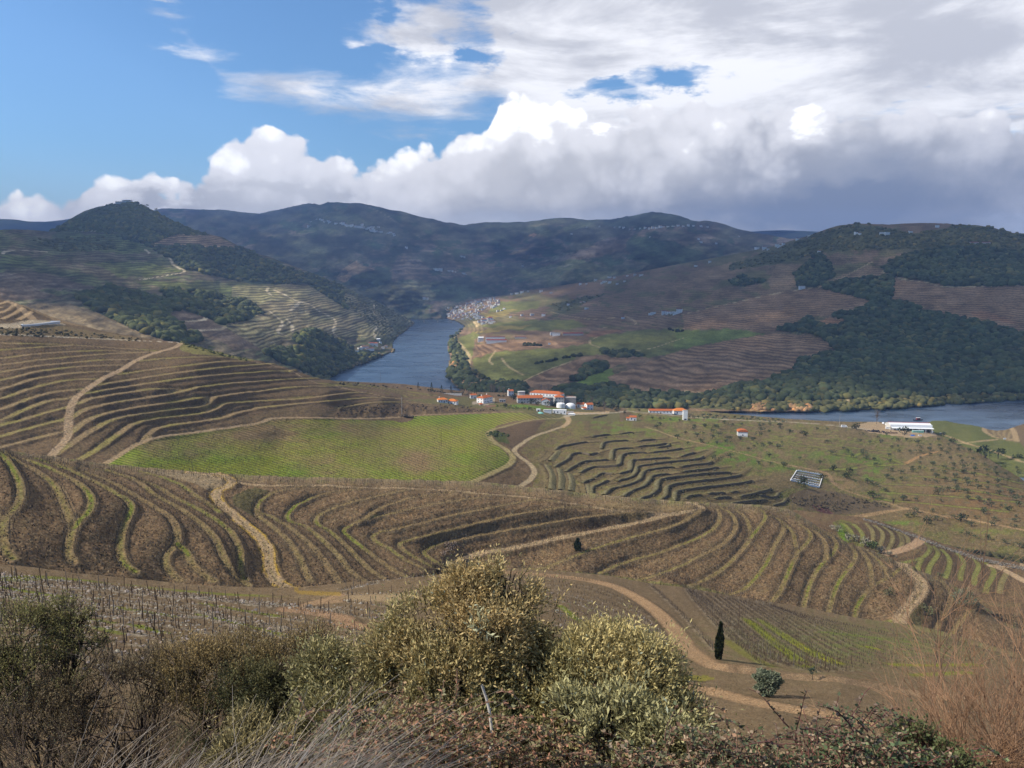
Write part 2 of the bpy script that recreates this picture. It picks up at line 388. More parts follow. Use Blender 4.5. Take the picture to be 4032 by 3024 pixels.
 def build(s,mat,rough=None,kind='structure',name=None,back=(0.02,0.05,0.10,0.18,0.30,0.5),drop=0.35):
  Z=s.Z
  if rough:
   for amp,sc,seed in rough:Z=Z+amp*fbm(s.X/sc,s.Yw/sc,seed,4,0.6)*s.amp
  X,Y=s.X,s.Yw
  V=np.stack([X,Y,Z],-1)
  col,rc,ra=s.col,s.rowc,s.rowa
  rowsV,rowsC,rc_,ra_=[V],[col],[rc],[ra]
  tx,ty,tz=X[-1],Y[-1],Z[-1]
  for k in back:
   q=k*k/(k+0.08)
   rowsV.append(np.stack([tx*(1+k),ty*(1+k),tz-drop*ty*q-0.02*ty*k],-1)[None])
   rowsC.append(col[-1:]);rc_.append(rc[-1:]);ra_.append(ra[-1:]*0)
  V=np.concatenate(rowsV);col=np.concatenate(rowsC);rc=np.concatenate(rc_);ra=np.concatenate(ra_)
  ny,nx=V.shape[:2];idx=np.arange(ny*nx).reshape(ny,nx)
  Fq=np.stack([idx[:-1,:-1],idx[:-1,1:],idx[1:,1:],idx[1:,:-1]],-1).reshape(-1,4)
  o=obj_np(name or s.name,V.reshape(-1,3),Fq,mat,cols=np.clip(col.reshape(-1,3)*GAIN,0.002,1),attrs={'rowc':rc,'rowa':ra},smooth=True)
  tag(o,kind=kind);return o
ground_material('earth_near',0.30,1.0,row=False,fine=0.55)
ground_material('earth_mid',0.9,1.0,row=False,fine=0.50)
ground_material('earth_field',1.3,0.9,row=True,fine=0.42)
ground_material('earth_far',5.0,0.9,row=True,fine=0.34)
ground_material('earth_hills',22.0,0.9,row=True,fine=0.36)
BROWN=(0.120,0.084,0.052);BROWN2=(0.098,0.070,0.046);DARKB=(0.060,0.044,0.030);TAN=(0.235,0.175,0.105);ROADC=(0.30,0.225,0.145)
GRASS=(0.125,0.150,0.026);GRASS2=(0.165,0.165,0.032);OLIVEG=(0.105,0.100,0.040);STONE=(0.24,0.215,0.18);OCHRE=(0.28,0.175,0.03)
FOREST=(0.022,0.032,0.018);SCRUB=(0.055,0.062,0.030);MAUVE=(0.088,0.070,0.056);FIELDG=(0.070,0.088,0.030)
def far_ridges():
 L0=Layer('distant_ridge',-400,4450,[(-400,872),(0,862),(60,864),(110,872),(180,873),(250,866),(300,856),(420,880),(900,900),(2600,930),(2930,914),(3000,909),(3080,906),(3160,909),(3220,912),(3300,922),(3900,930),(4450,925)],[(-400,1000),(4450,1000)],[(0,865,9600),(2000,900,9700),(4000,900,9700),(0,1000,8800),(2000,1000,9300),(4000,1000,8800)],relief=[(0.03,200,30,5,4)])
 L0.grid(14,24);n=fbm(L0.PX/60,L0.PY/20,4,4)
 L0.col[:]=FOREST;L0.blend(sstep(n,0.0,0.5)*0.6,MAUVE);L0.build(MATS['earth_hills'],name='distant_hills',back=(.02,.05))
 top=[(300,880),(500,850),(600,828),(640,820),(720,822),(800,824),(880,825),(950,835),(1020,841),(1060,834),(1100,825),(1150,812),(1185,804),(1215,800),(1235,803),(1260,805),(1290,797),(1345,797),(1420,801),(1480,812),(1540,825),(1590,833),(1640,850),(1700,863),(1760,875),(1830,885),(1900,876),(1960,874),(2000,876),(2060,874),(2100,868),(2130,865),(2190,858),(2240,858),(2290,862),(2330,866),(2360,866),(2400,864),(2440,858),(2480,850),(2530,841),(2570,836),(2600,836),(2640,843),(2680,852),(2720,866),(2745,870),(2780,868),(2810,874),(2850,884),(2900,900),(2960,912),(3020,925),(3100,938),(3300,950),(3700,960)]
 ctrl=[(300,880,9000),(640,820,8700),(1020,841,8600),(1345,797,6900),(1540,825,6900),(1830,885,7600),(2130,865,8300),(2240,858,8300),(2400,864,7800),(2590,836,6700),(2900,900,6200),(3300,950,5600),(3700,960,5200),(700,950,6800),(1000,1000,5600),(1200,1100,4700),(1400,1200,4350),(1600,1235,4150),(1500,1100,4600),(1500,950,5700),(1250,950,5900),(1700,1000,5300),(1800,1100,5000),(1900,1150,4900),(2010,1090,6000),(2010,1000,6900),(2010,940,7600),(1850,950,6700),(2200,1050,5300),(2300,950,6000),(2500,1000,4900),(2500,900,5900),(2750,1000,4500),(2900,980,4700),(2200,1150,4400),(2400,1150,4000),(2900,1100,3900),(3600,1100,4000),(1600,1300,4000),(2200,1300,3900),(600,1200,4700),(900,1250,4400),(300,1100,5500),(1750,1235,4250),(3400,1000,4600)]
 L1=Layer('mountain_range',300,3700,top,[(300,1150),(900,1300),(1640,1300),(3700,1150)],ctrl,lam=1e-3,roll=(0.05,18),relief=[(0.075,260,150,3,2),(0.030,90,55,8,3),(0.010,30,18,12,2)])
 L1.grid(7.5,110);L1.warp(26,50)
 px,py=L1.PX,L1.PY
 n=fbm(px/120,py/60,21,4);n2=fbm(px/40,py/18,23,4);n3=fbm(px/200,py/90,29,3)
 L1.col[:]=(0.040,0.040,0.028);L1.blend(sstep(n+n2*.4,-0.05,0.15),(0.068,0.055,0.045));L1.blend(sstep(n2+n*.5,0.16,0.24),FOREST)
 L1.blend(sstep(n3,0.1,0.4)*0.6,(0.062,0.066,0.034))
 L1.poly(k2((-60,640),(0,600),(100,545),(200,590),(210,600),(120,650),(0,670)),(0.12,0.085,0.055))
 L1.poly(k2((1100,480),(1170,460),(1220,450),(1215,470),(1130,488)),(0.11,0.085,0.055))
 L1.poly(k2((1200,380),(1240,368),(1270,375),(1240,392)),(0.13,0.085,0.06))
 L1.poly(k2((100,390),(300,420),(250,470),(100,420)),FOREST)
 L1.poly(k2((200,570),(330,600),(300,700),(60,700),(0,690),(80,640),(220,600)),FOREST)
 m=L1.poly(k2((290,680),(600,680),(640,730),(610,800),(400,830),(280,800)),(0.058,0.058,0.034));L1.rowa[m]=0.6
 m=L1.poly(k2((350,480),(550,560),(620,640),(600,670),(340,660),(300,560)),(0.075,0.058,0.046));L1.rowa[m]=0.5
 L1.poly(k2((600,700),(760,640),(950,700),(1000,760),(800,800),(640,800)),FOREST)
 L1.poly(k2((1780,440),(1900,380),(2212,430),(2400,520),(2400,600),(2100,600),(1900,500)),FOREST)
 L1.poly(k2((1130,610),(1500,520),(1700,560),(1500,600),(1200,640)),(0.066,0.070,0.036))
 L1.poly(k2((1750,390),(1880,390),(1800,470),(1500,540),(1300,560)),(0.078,0.062,0.050))
 L1.poly(k2((1420,330),(1550,280),(1660,290),(1500,370)),(0.060,0.068,0.036))
 L1.poly(k2((1640,270),(1800,250),(2030,215),(2200,240),(2300,290),(1900,330),(1700,310)),(0.026,0.034,0.024))
 L1.rowc=L1.Z/26.0+n2*0.6;L1.rowa=np.maximum(L1.rowa,sstep(n,0.0,0.2)*0.22)
 for ln in(k2((160,180),(300,250),(420,330),(560,420),(700,490)),k2((1150,590),(1350,530),(1600,450),(1750,420)),k2((1060,650),(1300,600),(1500,560)),k2((930,360),(1080,350),(1200,340))):
  L1.blend(L1.line(ln,5,R=20)*0.5,(0.16,0.14,0.11))
 L1.col*=(1.0+1.5*fbm(px/70,py/26,88,4)+.6*fbm(px/22,py/9,89,3)).clip(.35,2.4)[...,None]*2.2
 L1.build(MATS['earth_hills'],name='mountains',rough=[(10,160,3)],back=(.02,.05,.09))
 return L1
def left_hills():
 top=[(-500,930),(-100,905),(0,905),(60,903),(120,905),(190,912),(215,902),(260,872),(300,848),(330,832),(380,815),(430,806),(455,801),(500,800),(530,802),(560,810),(600,826),(640,848),(700,878),(760,902),(830,924),(880,935),(945,972),(1000,996),(1060,1010),(1100,1027),(1150,1045),(1200,1064),(1250,1082),(1300,1103),(1344,1122),(1400,1148),(1450,1172),(1490,1190),(1530,1212),(1560,1230),(1600,1250),(1630,1268),(1640,1276),(1660,1300)]
 hr=lambda py:222.0/float(slope(py))
 bank=[(1634,1276),(1615,1290),(1590,1308),(1560,1330),(1545,1355),(1545,1372),(1555,1385),(1530,1392),(1500,1400),(1470,1415),(1440,1430),(1405,1440),(1370,1452),(1330,1470),(1300,1490)]
 ctrl=[(x,y,hr(y))for x,y in bank]+[(490,800,3050),(215,902,3000),(640,848,3050),(850,930,3000),(1060,1010,3050),(1250,1082,3150),(1400,1148,3400),(1530,1212,3650),(0,905,2300),(-100,905,2300),(100,1000,2000),(0,1100,1500),(200,1150,1550),(300,1230,1350),(500,1300,1250),(650,1335,1250),(500,1000,2550),(450,900,2850),(700,950,2800),(900,1050,2650),(800,1100,2150),(600,1150,1900),(900,1200,1950),(1100,1150,2450),(1300,1200,2650),(1450,1250,2950),(1200,1300,1950),(1000,1300,1650),(1350,1350,2180),(900,1350,1450),(1150,1400,1650),(750,1300,1450),(-100,1250,1150),(0,1300,1100),(-450,1000,1900),(-450,1300,1000),(300,1000,2350),(1480,1330,2480),(1000,1400,1450),(1250,1450,1700),(800,1450,1250),(1300,1600,1350),(600,1500,1050),(100,1500,900)]
 water=[[(1634,1276),(1615,1290),(1590,1308),(1560,1330),(1545,1355),(1545,1372),(1557,1385),(1530,1392),(1500,1401),(1470,1415),(1440,1430),(1405,1440),(1370,1452),(1330,1470),(1302,1490),(1300,1600),(1900,1600),(1900,1200),(1640,1270)]]
 L2=Layer('left_hills',-400,1660,top,[(-400,1380),(0,1330),(700,1420),(1250,1540),(1660,1560)],ctrl,lam=5e-4,roll=(0.04,22),relief=[(0.030,170,90,43,3),(0.008,40,22,48,3)],water=water)
 L2.grid(4.8,165);L2.warp(14,26)
 px,py=L2.PX,L2.PY
 n=fbm(px/90,py/28,21,4);n2=fbm(px/26,py/9,23,4)
 L2.col[:]=(0.078,0.068,0.046);L2.blend(sstep(n,-0.05,0.2)*0.8,(0.062,0.072,0.030));L2.blend(sstep(n2+.4*n,0.22,0.34),SCRUB)
 L2.rowc=L2.Z/8.0+n2*0.35+.8*fbm(px/80,py/30,66,2);L2.rowa[:]=0.62
 green=(0.068,0.082,0.028);mv=(0.090,0.070,0.054)
 for p in[((0,620),(240,610),(600,700),(610,720),(240,725),(60,640)),((-20,610),(60,620),(250,730),(400,780),(100,795),(-20,790)),((1080,900),(1190,850),(1330,910),(1460,970),(1480,990),(1300,990),(1200,985)),((1220,990),(1480,985),(1620,1060),(1700,1110),(1500,1110),(1420,1060))]:
  m=L2.poly(k1(*p),mv);L2.rowa[m]=0.35
 m=L2.poly(k1((100,830),(440,810),(1160,1050),(1100,1070),(600,1010),(300,900)),(0.115,0.092,0.058));L2.rowa[m]=0.3
 for p in[((360,370),(800,370),(950,450),(900,490),(520,470)),((600,560),(820,540),(1000,560),(1180,600),(960,640),(760,640)),((0,500),(200,520),(240,560),(0,560)),((1300,720),(1700,690),(1820,740),(1700,830),(1500,780)),((850,660),(1300,690),(1250,720),(950,700))]:
  L2.poly(k1(*p),green,0.8)
 L2.poly(k1((300,355),(480,270),(650,190),(850,165),(1000,195),(1150,255),(1400,370),(1130,370),(980,420),(800,380),(480,340)),SCRUB)
 m=L2.poly(k1((970,420),(1130,370),(1400,370),(1570,450),(1100,440)),(0.16,0.115,0.075));L2.rowa[m]=0.9;L2.rowc[m]=L2.Z[m]/8.5
 forests=[k1((950,440),(1560,450),(1800,560),(2212,690),(2250,850),(2000,690),(1600,680),(1400,640),(1200,590),(1100,520)),k1((480,780),(700,700),(1000,770),(1200,850),(1050,880),(1120,940),(1300,1050),(1170,1090),(800,950),(600,850)),k1((1050,720),(1300,740),(1600,800),(1700,880),(1580,930),(1430,950),(1200,850),(1050,750)),k1((1880,1030),(2000,980),(2230,1060),(2280,1290),(2000,1270),(1800,1190),(1700,1130),(1950,1100)),k2((0,1060),(100,1120),(340,1115),(250,1150),(0,1250)),k1((800,390),(1000,340),(1130,370),(960,430),(830,410))]
 scrubs=[k1((300,355),(480,270),(650,190),(850,165),(1000,195),(1150,255),(1400,370),(1130,370),(980,420),(800,380),(480,340)),k2((0,690),(150,740),(280,820),(380,860),(480,930),(400,1000),(330,1060),(200,1000),(60,850)),k1((200,400),(700,380),(760,470),(400,480))]
 for p in forests:L2.poly(p,FOREST);
 for p in scrubs[1:]:L2.poly(p,SCRUB,0.7)
 fm=np.zeros(px.shape,bool)
 for p in forests+scrubs[:1]:fm|=inpoly(L2.WX,L2.WY,p)
 tz=inpoly(px,py,k1((1500,700),(1900,690),(2212,720),(2500,900),(2560,1000),(2400,1040),(1900,1010),(1700,1120),(1450,960),(1600,930),(1700,860),(1500,790)))&~fm
 L2.rowa[tz]=0.95;L2.rowc[tz]=(L2.Z[tz]/6.3+0.7*fbm(px[tz]/60,py[tz]/30,5,3));L2.col[tz]=L2.col[tz]*0.4+np.array((0.135,0.12,0.075))*0.6
 L2.rowa[fm]=0
 pale=(0.30,0.265,0.20)
 roads=[k1((940,465),(955,475),(968,490)),k1((1100,520),(1110,535),(1120,560),(1160,585),(1195,600),(1180,615),(1080,632),(950,655),(900,660)),k1((1740,710),(1728,730),(1755,760),(1780,770)),k1((1740,860),(1790,900),(1830,940),(1800,1000),(1850,1020)),k1((1860,920),(1895,960),(1890,1000)),k1((1780,730),(1850,760),(1930,800),(2010,820),(2060,860),(2170,920),(2160,1000),(2212,1050),(2300,1090)),k1((1880,860),(1930,820),(1940,800)),k2((215,820),(210,850),(212,885)),k2((235,960),(215,1000),(217,1040)),k2((160,780),(200,800),(230,830)),k2((380,870),(400,900),(440,930),(470,935)),k1((20,495),(30,478),(120,470),(300,480)),k1((1110,930),(1300,925),(1335,908)),k1((1210,988),(1400,985),(1460,970)),k1((490,345),(650,345),(780,352))]
 for r in roads:L2.blend(L2.line(r,2.6,soft=0.8,R=25)*0.85,pale)
 for r in[k1((0,810),(150,812),(400,790)),k1((260,735),(600,722)),k1((0,635),(60,620),(240,725),(400,780)),k1((430,830),(500,850),(800,960),(1160,1075))]:
  L2.blend(L2.line(r,2.2,R=25)*0.5,(0.15,0.13,0.10))
 sh=np.zeros(px.shape)
 L2.col*=(1.0+.9*fbm(px/40,py/12,88,4)).clip(.5,1.8)[...,None]*1.5
 L2.build(MATS['earth_far'],name='hillside',rough=[(1.5,18,3)])
 return L2,forests,scrubs
def right_valley():
 top=[(1520,1232),(1560,1222),(1600,1213),(1640,1204),(1700,1204),(1750,1215),(1790,1204),(1830,1190),(1850,1182),(1900,1172),(1950,1168),(2000,1160),(2060,1146),(2100,1140),(2150,1133),(2250,1118),(2350,1103),(2450,1084),(2550,1064),(2650,1044),(2750,1026),(2850,1008),(2920,995),(2980,983),(3050,968),(3110,950),(3170,932),(3220,915),(3260,900),(3300,888),(3370,880),(3440,882),(3500,884),(3560,880),(3620,878),(3680,878),(3730,880),(3780,886),(3840,886),(3880,892),(3920,898),(3960,912),(4000,919),(4040,924),(4200,950),(4500,990)]
 hr=lambda py,h=222.0:h/float(slope(py))
 shore=[(1590,1236),(1640,1241),(1690,1244),(1740,1250),(1790,1262),(1832,1284),(1812,1302),(1785,1318),(1768,1335),(1762,1370),(1772,1400),(1768,1440),(1764,1475),(1780,1505),(1812,1535),(1835,1560)]
 far_bank=[(2300,1606),(2600,1617),(2850,1622),(3100,1622),(3200,1620),(3400,1612),(3600,1600),(3800,1588),(4032,1576),(4300,1565)]
 ctrl=[(x,y,hr(y))for x,y in shore+far_bank]+[(2100,1578,hr(1578,218)),(1900,1560,hr(1560,221)),(1640,1204,4750),(1700,1215,4500),(1760,1222,4350),(1830,1195,4500),(1900,1180,4500),(2000,1162,4500),(2150,1135,4400),(2350,1103,4200),(2550,1064,4000),(2750,1026,3800),(2980,983,3400),(3170,932,3050),(3300,888,2850),(3500,884,2750),(3730,880,2700),(3900,895,2650),(4040,924,2600),(4400,990,2400),(1900,1220,4100),(1900,1260,3600),(1900,1300,2950),(2000,1300,2850),(2100,1250,3350),(2300,1200,3400),(2300,1300,2650),(2000,1350,2350),(1850,1400,hr(1400,217)),(2000,1400,2020),(2200,1400,1950),(2300,1350,2250),(1900,1480,hr(1480,215)),(2100,1480,1640),(2300,1500,1570),(2500,1400,1950),(2500,1500,1600),(2600,1300,2350),(2600,1200,2800),(2700,1100,3200),(2700,1400,1850),(2700,1500,1560),(2500,1560,1400),(2900,1100,2800),(2900,1200,2350),(2900,1300,2050),(2900,1400,1780),(2900,1500,1530),(3100,1000,2900),(3100,1150,2350),(3100,1300,1950),(3100,1450,1600),(3300,1000,2600),(3300,1150,2200),(3300,1300,1850),(3300,1450,1580),(3500,950,2550),(3500,1050,2300),(3500,1200,2000),(3500,1350,1740),(3500,1500,1500),(3800,950,2450),(3800,1100,2150),(3800,1250,1850),(3800,1400,1620),(3800,1500,1500),(4030,1100,2050),(4030,1300,1720),(4030,1480,1480),(4300,1200,1850)]
 water=[[(1560,1230)]+shore+[(1850,1600),(1200,1600),(1200,1290)],[(2700,1690),(2700,1620)]+far_bank[2:]+[(4500,1564),(4600,1800),(2700,1800)]]
 L3=Layer('right_valley',1540,4400,top,[(1540,1260),(1640,1290),(1700,1500),(1800,1600),(2100,1650),(2700,1680),(4400,1720)],ctrl,lam=5e-4,roll=(0.03,20),relief=[(0.022,200,110,63,3),(0.006,50,26,68,3)],water=water)
 L3.grid(5,180);L3.warp(10,24)
 px,py=L3.PX,L3.PY
 n=fbm(px/110,py/34,31,4);n2=fbm(px/30,py/10,33,4)
 mv=(0.098,0.076,0.056);gr=(0.078,0.092,0.034)
 L3.col[:]=mv;L3.blend(sstep(n,0.0,0.25)*0.7,(0.080,0.074,0.042));L3.blend(sstep(n2+.3*n,0.3,0.4)*0.8,SCRUB)
 L3.rowc=L3.Z/6.0+n2*0.5;L3.rowa[:]=0.32
 far=py<1290
 L3.blend((far&(n>0.05))*0.5,(0.070,0.078,0.040))
 for p in[((1610,1040),(1900,990),(2212,975),(2250,1100),(2212,1125),(2000,1165),(1700,1150),(1560,1150),(1200,1190),(860,1225),(850,1180),(1000,1130),(1400,1105),(1620,1075)),((860,1170),(1100,1135),(1560,1130),(1500,1180),(1300,1260),(1150,1330),(950,1300),(860,1240)),((740,1050),(850,1000),(900,1020),(860,1060),(850,1170),(830,1200),(770,1100)),((1000,800),(1300,800),(1280,850),(1050,880),(930,900)),((900,960),(1100,930),(1500,920),(1600,960),(1400,990),(1000,985))]:
  m=L3.poly(k2(*p),gr);L3.rowa[m]=0.15
 m=L3.poly(k2((1490,1345),(1700,1240),(1740,1230),(1770,1280),(1900,1320),(1905,1365),(1600,1350)),(0.075,0.115,0.030));L3.rowa[m]=0.12
 m=L3.poly(k3((-40,825),(300,815),(560,845),(300,885),(0,945),(-60,940)),(0.075,0.105,0.034));L3.rowa[m]=0.1
 for p in[k2((1560,1160),(1700,1155),(1980,1165),(1740,1230),(1490,1340),(1300,1380),(1160,1330),(1320,1260),(1500,1190)),k3((0,950),(300,885),(610,845),(820,855),(940,900),(1010,965),(760,1005),(700,1090),(500,1160),(200,1245),(-100,1280),(-420,1230),(-480,1120),(-300,1060)),k3((0,720),(200,670),(560,590),(780,560),(1000,560),(1220,640),(1150,690),(960,715),(800,750),(600,830),(300,810),(0,815)),k3((1370,490),(1590,515),(1750,545),(2300,530),(2300,850),(2200,850),(1900,760),(1560,700),(1470,650),(1350,630)),k2((860,1090),(1100,1050),(1500,1060),(1620,1070),(1400,1100),(1000,1125),(850,1175),(900,1140))]:
  m=L3.poly(p,(0.128,0.092,0.064));L3.rowa[m]=0.6;L3.rowc[m]=L3.Z[m]/4.2+0.8*fbm(px[m]/90,py[m]/40,77,3)
 for p in[k3((60,440),(400,370),(500,400),(300,460),(200,500),(0,520)),k3((880,540),(1200,400),(1290,430),(1370,470),(1200,470),(1000,500)),k3((600,400),(780,395),(710,460),(740,545),(560,585),(560,500))]:
  m=L3.poly(p,(0.125,0.098,0.070));L3.rowa[m]=0.4
 forests=[k3((610,820),(810,745),(845,778),(960,805),(1080,775),(960,720),(1150,690),(1230,640),(1340,630),(1470,650),(1560,700),(1900,760),(2212,850),(2400,900),(2400,1210),(2212,1220),(1600,1250),(1000,1280),(500,1280),(200,1280),(0,1275),(250,1210),(500,1165),(720,1095),(765,1010),(1010,970),(950,900),(850,850)),k3((890,550),(1000,500),(1200,475),(1370,480),(1350,635),(1230,640),(1100,600)),k3((710,460),(800,390),(900,320),(960,400),(990,480),(860,545),(750,540)),k3((1290,420),(1400,350),(1600,300),(1900,280),(2300,330),(2300,530),(1750,540),(1590,510),(1370,470)),k3((300,500),(400,470),(530,515),(400,540),(330,530)),k2((690,1040),(700,990),(740,965),(775,985),(740,1050),(790,1130),(825,1200),(830,1290),(920,1335),(1190,1340),(1200,1400),(860,1400),(770,1360),(700,1290),(690,1240),(722,1160),(700,1100)),k2((1560,1230),(1650,1200),(1740,1210),(1720,1245),(1600,1290),(1500,1330),(1540,1280)),k2((1680,1130),(1760,1115),(1960,1145),(1950,1160),(1750,1165)),k2((1380,1370),(1700,1350),(1860,1370),(1860,1400),(2240,1400),(2300,1440),(2212,1500),(1700,1490),(1400,1420))]
 scrubs=[k3((880,190),(1150,130),(1500,200),(1800,140),(2300,200),(2300,330),(1600,290),(1200,300),(900,320),(700,380),(300,440),(300,400),(600,300)),k3((0,1275),(500,1280),(1000,1290),(1600,1255),(2300,1230),(2300,1270),(1900,1290),(1400,1335),(900,1345),(200,1330),(0,1320)),k2((1330,830),(1500,790),(1750,740),(1600,800),(1450,870))]
 for p in forests:m=L3.poly(p,FOREST);L3.rowa[m]=0
 for p in scrubs:m=L3.poly(p,SCRUB);L3.rowa[m]=0.1
 L3.poly(k3((840,770),(950,745),(1080,768),(1000,795),(940,792)),(0.15,0.09,0.055));
 for p in[k2((930,985),(1050,960),(1250,960),(1000,1000),(850,1010)),k2((900,880),(1060,860),(1150,850),(1050,900),(940,910))]:L3.poly(p,(0.150,0.135,0.050),0.8)
 for p in[k2((1620,990),(1850,985),(1650,1035),(1560,1030)),k3((1850,700),(2000,710),(2212,790),(1900,740))]:L3.poly(p,(0.145,0.085,0.055),0.7)
 pale=(0.25,0.22,0.15)
 for r,w in[(k2((760,1010),(740,1040),(790,1100),(830,1160),(820,1230),(850,1290),(950,1335)),3.5),(k2((860,930),(880,950),(880,965)),5),(k2((1615,1050),(1610,1075),(1680,1100),(1750,1120),(1980,1110),(2212,1040)),2.4),(k2((1630,1045),(1660,1030)),2),(k2((1000,1120),(960,1180),(980,1210)),2),(k2((1040,1170),(1080,1220),(1180,1280)),2),(k2((1490,1190),(1300,1260),(1160,1330)),2),(k3((0,720),(200,675),(560,595),(760,560),(900,540),(1000,500),(1170,410),(1230,380)),2.0),(k3((1380,485),(1580,515),(1740,542),(2212,530)),2),(k3((1370,490),(1290,440)),2),(k3((1530,700),(1545,680),(1560,670)),2.5),(k3((800,1290),(1380,1265)),3.2),(k3((1700,1240),(2212,1213)),3.0),(k3((0,1215),(200,1230),(350,1180),(470,1155)),1.5),(k2((1720,1415),(2212,1430),(2400,1440)),2.2),(k2((1350,870),(1600,915),(1800,905)),2),(k2((1720,610),(1780,650)),4),(k2((1600,980),(1900,950),(1830,890)),1.6)]:
  L3.blend(L3.line(r,w,soft=0.8,R=25)*0.75,pale)
 for p in[k3((430,1318),(470,1306),(560,1312),(600,1345),(440,1347)),k3((690,1318),(740,1308),(820,1322),(840,1350),(700,1350)),k2((800,1330),(900,1320),(1000,1360),(1000,1400),(800,1400))]:
  L3.poly(p,(0.20,0.145,0.085))
 L3.col*=(1.0+.6*fbm(px/50,py/16,88,4)).clip(.5,1.8)[...,None]*np.array((1.85,1.68,1.5))
 L3.build(MATS['earth_far'],name='valley_floor',rough=[(1.2,14,3)])
 return L3,forests,scrubs
VINES=[]
def stations(L,lx,ly,lz,off,step,skip=0.0,z=None):
 """points every `step` metres along a world polyline, shifted sideways by off"""
 seg=np.hypot(np.diff(lx),np.diff(ly));acc=np.concatenate([[0],np.cumsum(seg)]);n=int(acc[-1]/step)
 if n<1:return np.zeros((0,5))
 t=(np.arange(n)+0.5)*step+RNG.uniform(-.12,.12,n)*step
 x=np.interp(t,acc,lx);y=np.interp(t,acc,ly);zz=np.interp(t,acc,lz);px=np.interp(t,acc,L[:,0]);py=np.interp(t,acc,L[:,1])
 dx=np.interp(t+.5,acc,lx)-np.interp(t-.5,acc,lx);dy=np.interp(t+.5,acc,ly)-np.interp(t-.5,acc,ly);q=np.hypot(dx,dy)+1e-9
 keep=RNG.random(n)>=skip
 return np.stack([x-dy/q*off,y+dx/q*off,zz,px,py],1)[keep]
TW=[((390,160),(420,135),(500,120),(600,100),(660,95)),((310,250),(350,210),(390,165)),((690,45),(850,30)),((950,20),(1050,10)),((785,150),(800,105),(850,90),(1010,80)),((1110,85),(1250,70)),((880,240),(885,170),(920,155),(1050,145)),((1090,135),(1270,120),(1350,105)),((380,310),(500,240),(520,205),(600,190),(680,205),(745,185)),((380,320),(400,400),(395,500)),((480,350),(560,300),(640,265),(840,250)),((470,360),(490,430),(480,510)),((600,360),(700,315),(850,305),(940,290),(965,210),(1050,190),(1165,185)),((1215,185),(1400,165),(1480,150)),((930,370),(1040,340),(1050,260),(1100,250),(1250,240),(1380,230)),((1480,215),(1590,185)),((730,400),(790,370),(870,370)),((920,435),(1040,400),(1090,360),(1100,310),(1200,290),(1400,265),(1620,240),(1665,215)),((620,450),(720,410)),((630,460),(650,540)),((710,545),(715,490),(800,450),(845,425)),((820,550),(880,500),(1000,470),(1120,420),(1160,350),(1300,320),(1410,315)),((1470,310),(1600,290),(1710,280),(1740,260)),((980,565),(1050,520),(1150,480),(1210,420),(1230,390),(1370,370)),((1480,355),(1650,335),(1790,315)),((1110,590),(1200,560),(1270,510),(1290,430),(1400,405),(1600,380),(1780,365),(1900,360)),((1300,595),(1350,560),(1370,480),(1500,450),(1750,420),(1960,390),(1985,370)),((1430,600),(1440,530),(1550,505),(1800,475),(2000,450),(2090,430)),((1510,580),(1560,560),(1650,560)),((1700,545),(1850,535)),((1760,585),(1900,575)),((1900,530),(1960,520)),((1980,570),(2100,545),(2190,525)),((1900,630),(2050,610),(2212,595)),((275,290),(320,380),(310,500))]
def field_rows(px,py):
 return(py-(0.24*px+0.5*0.00012*(px-500)**2))/9.5
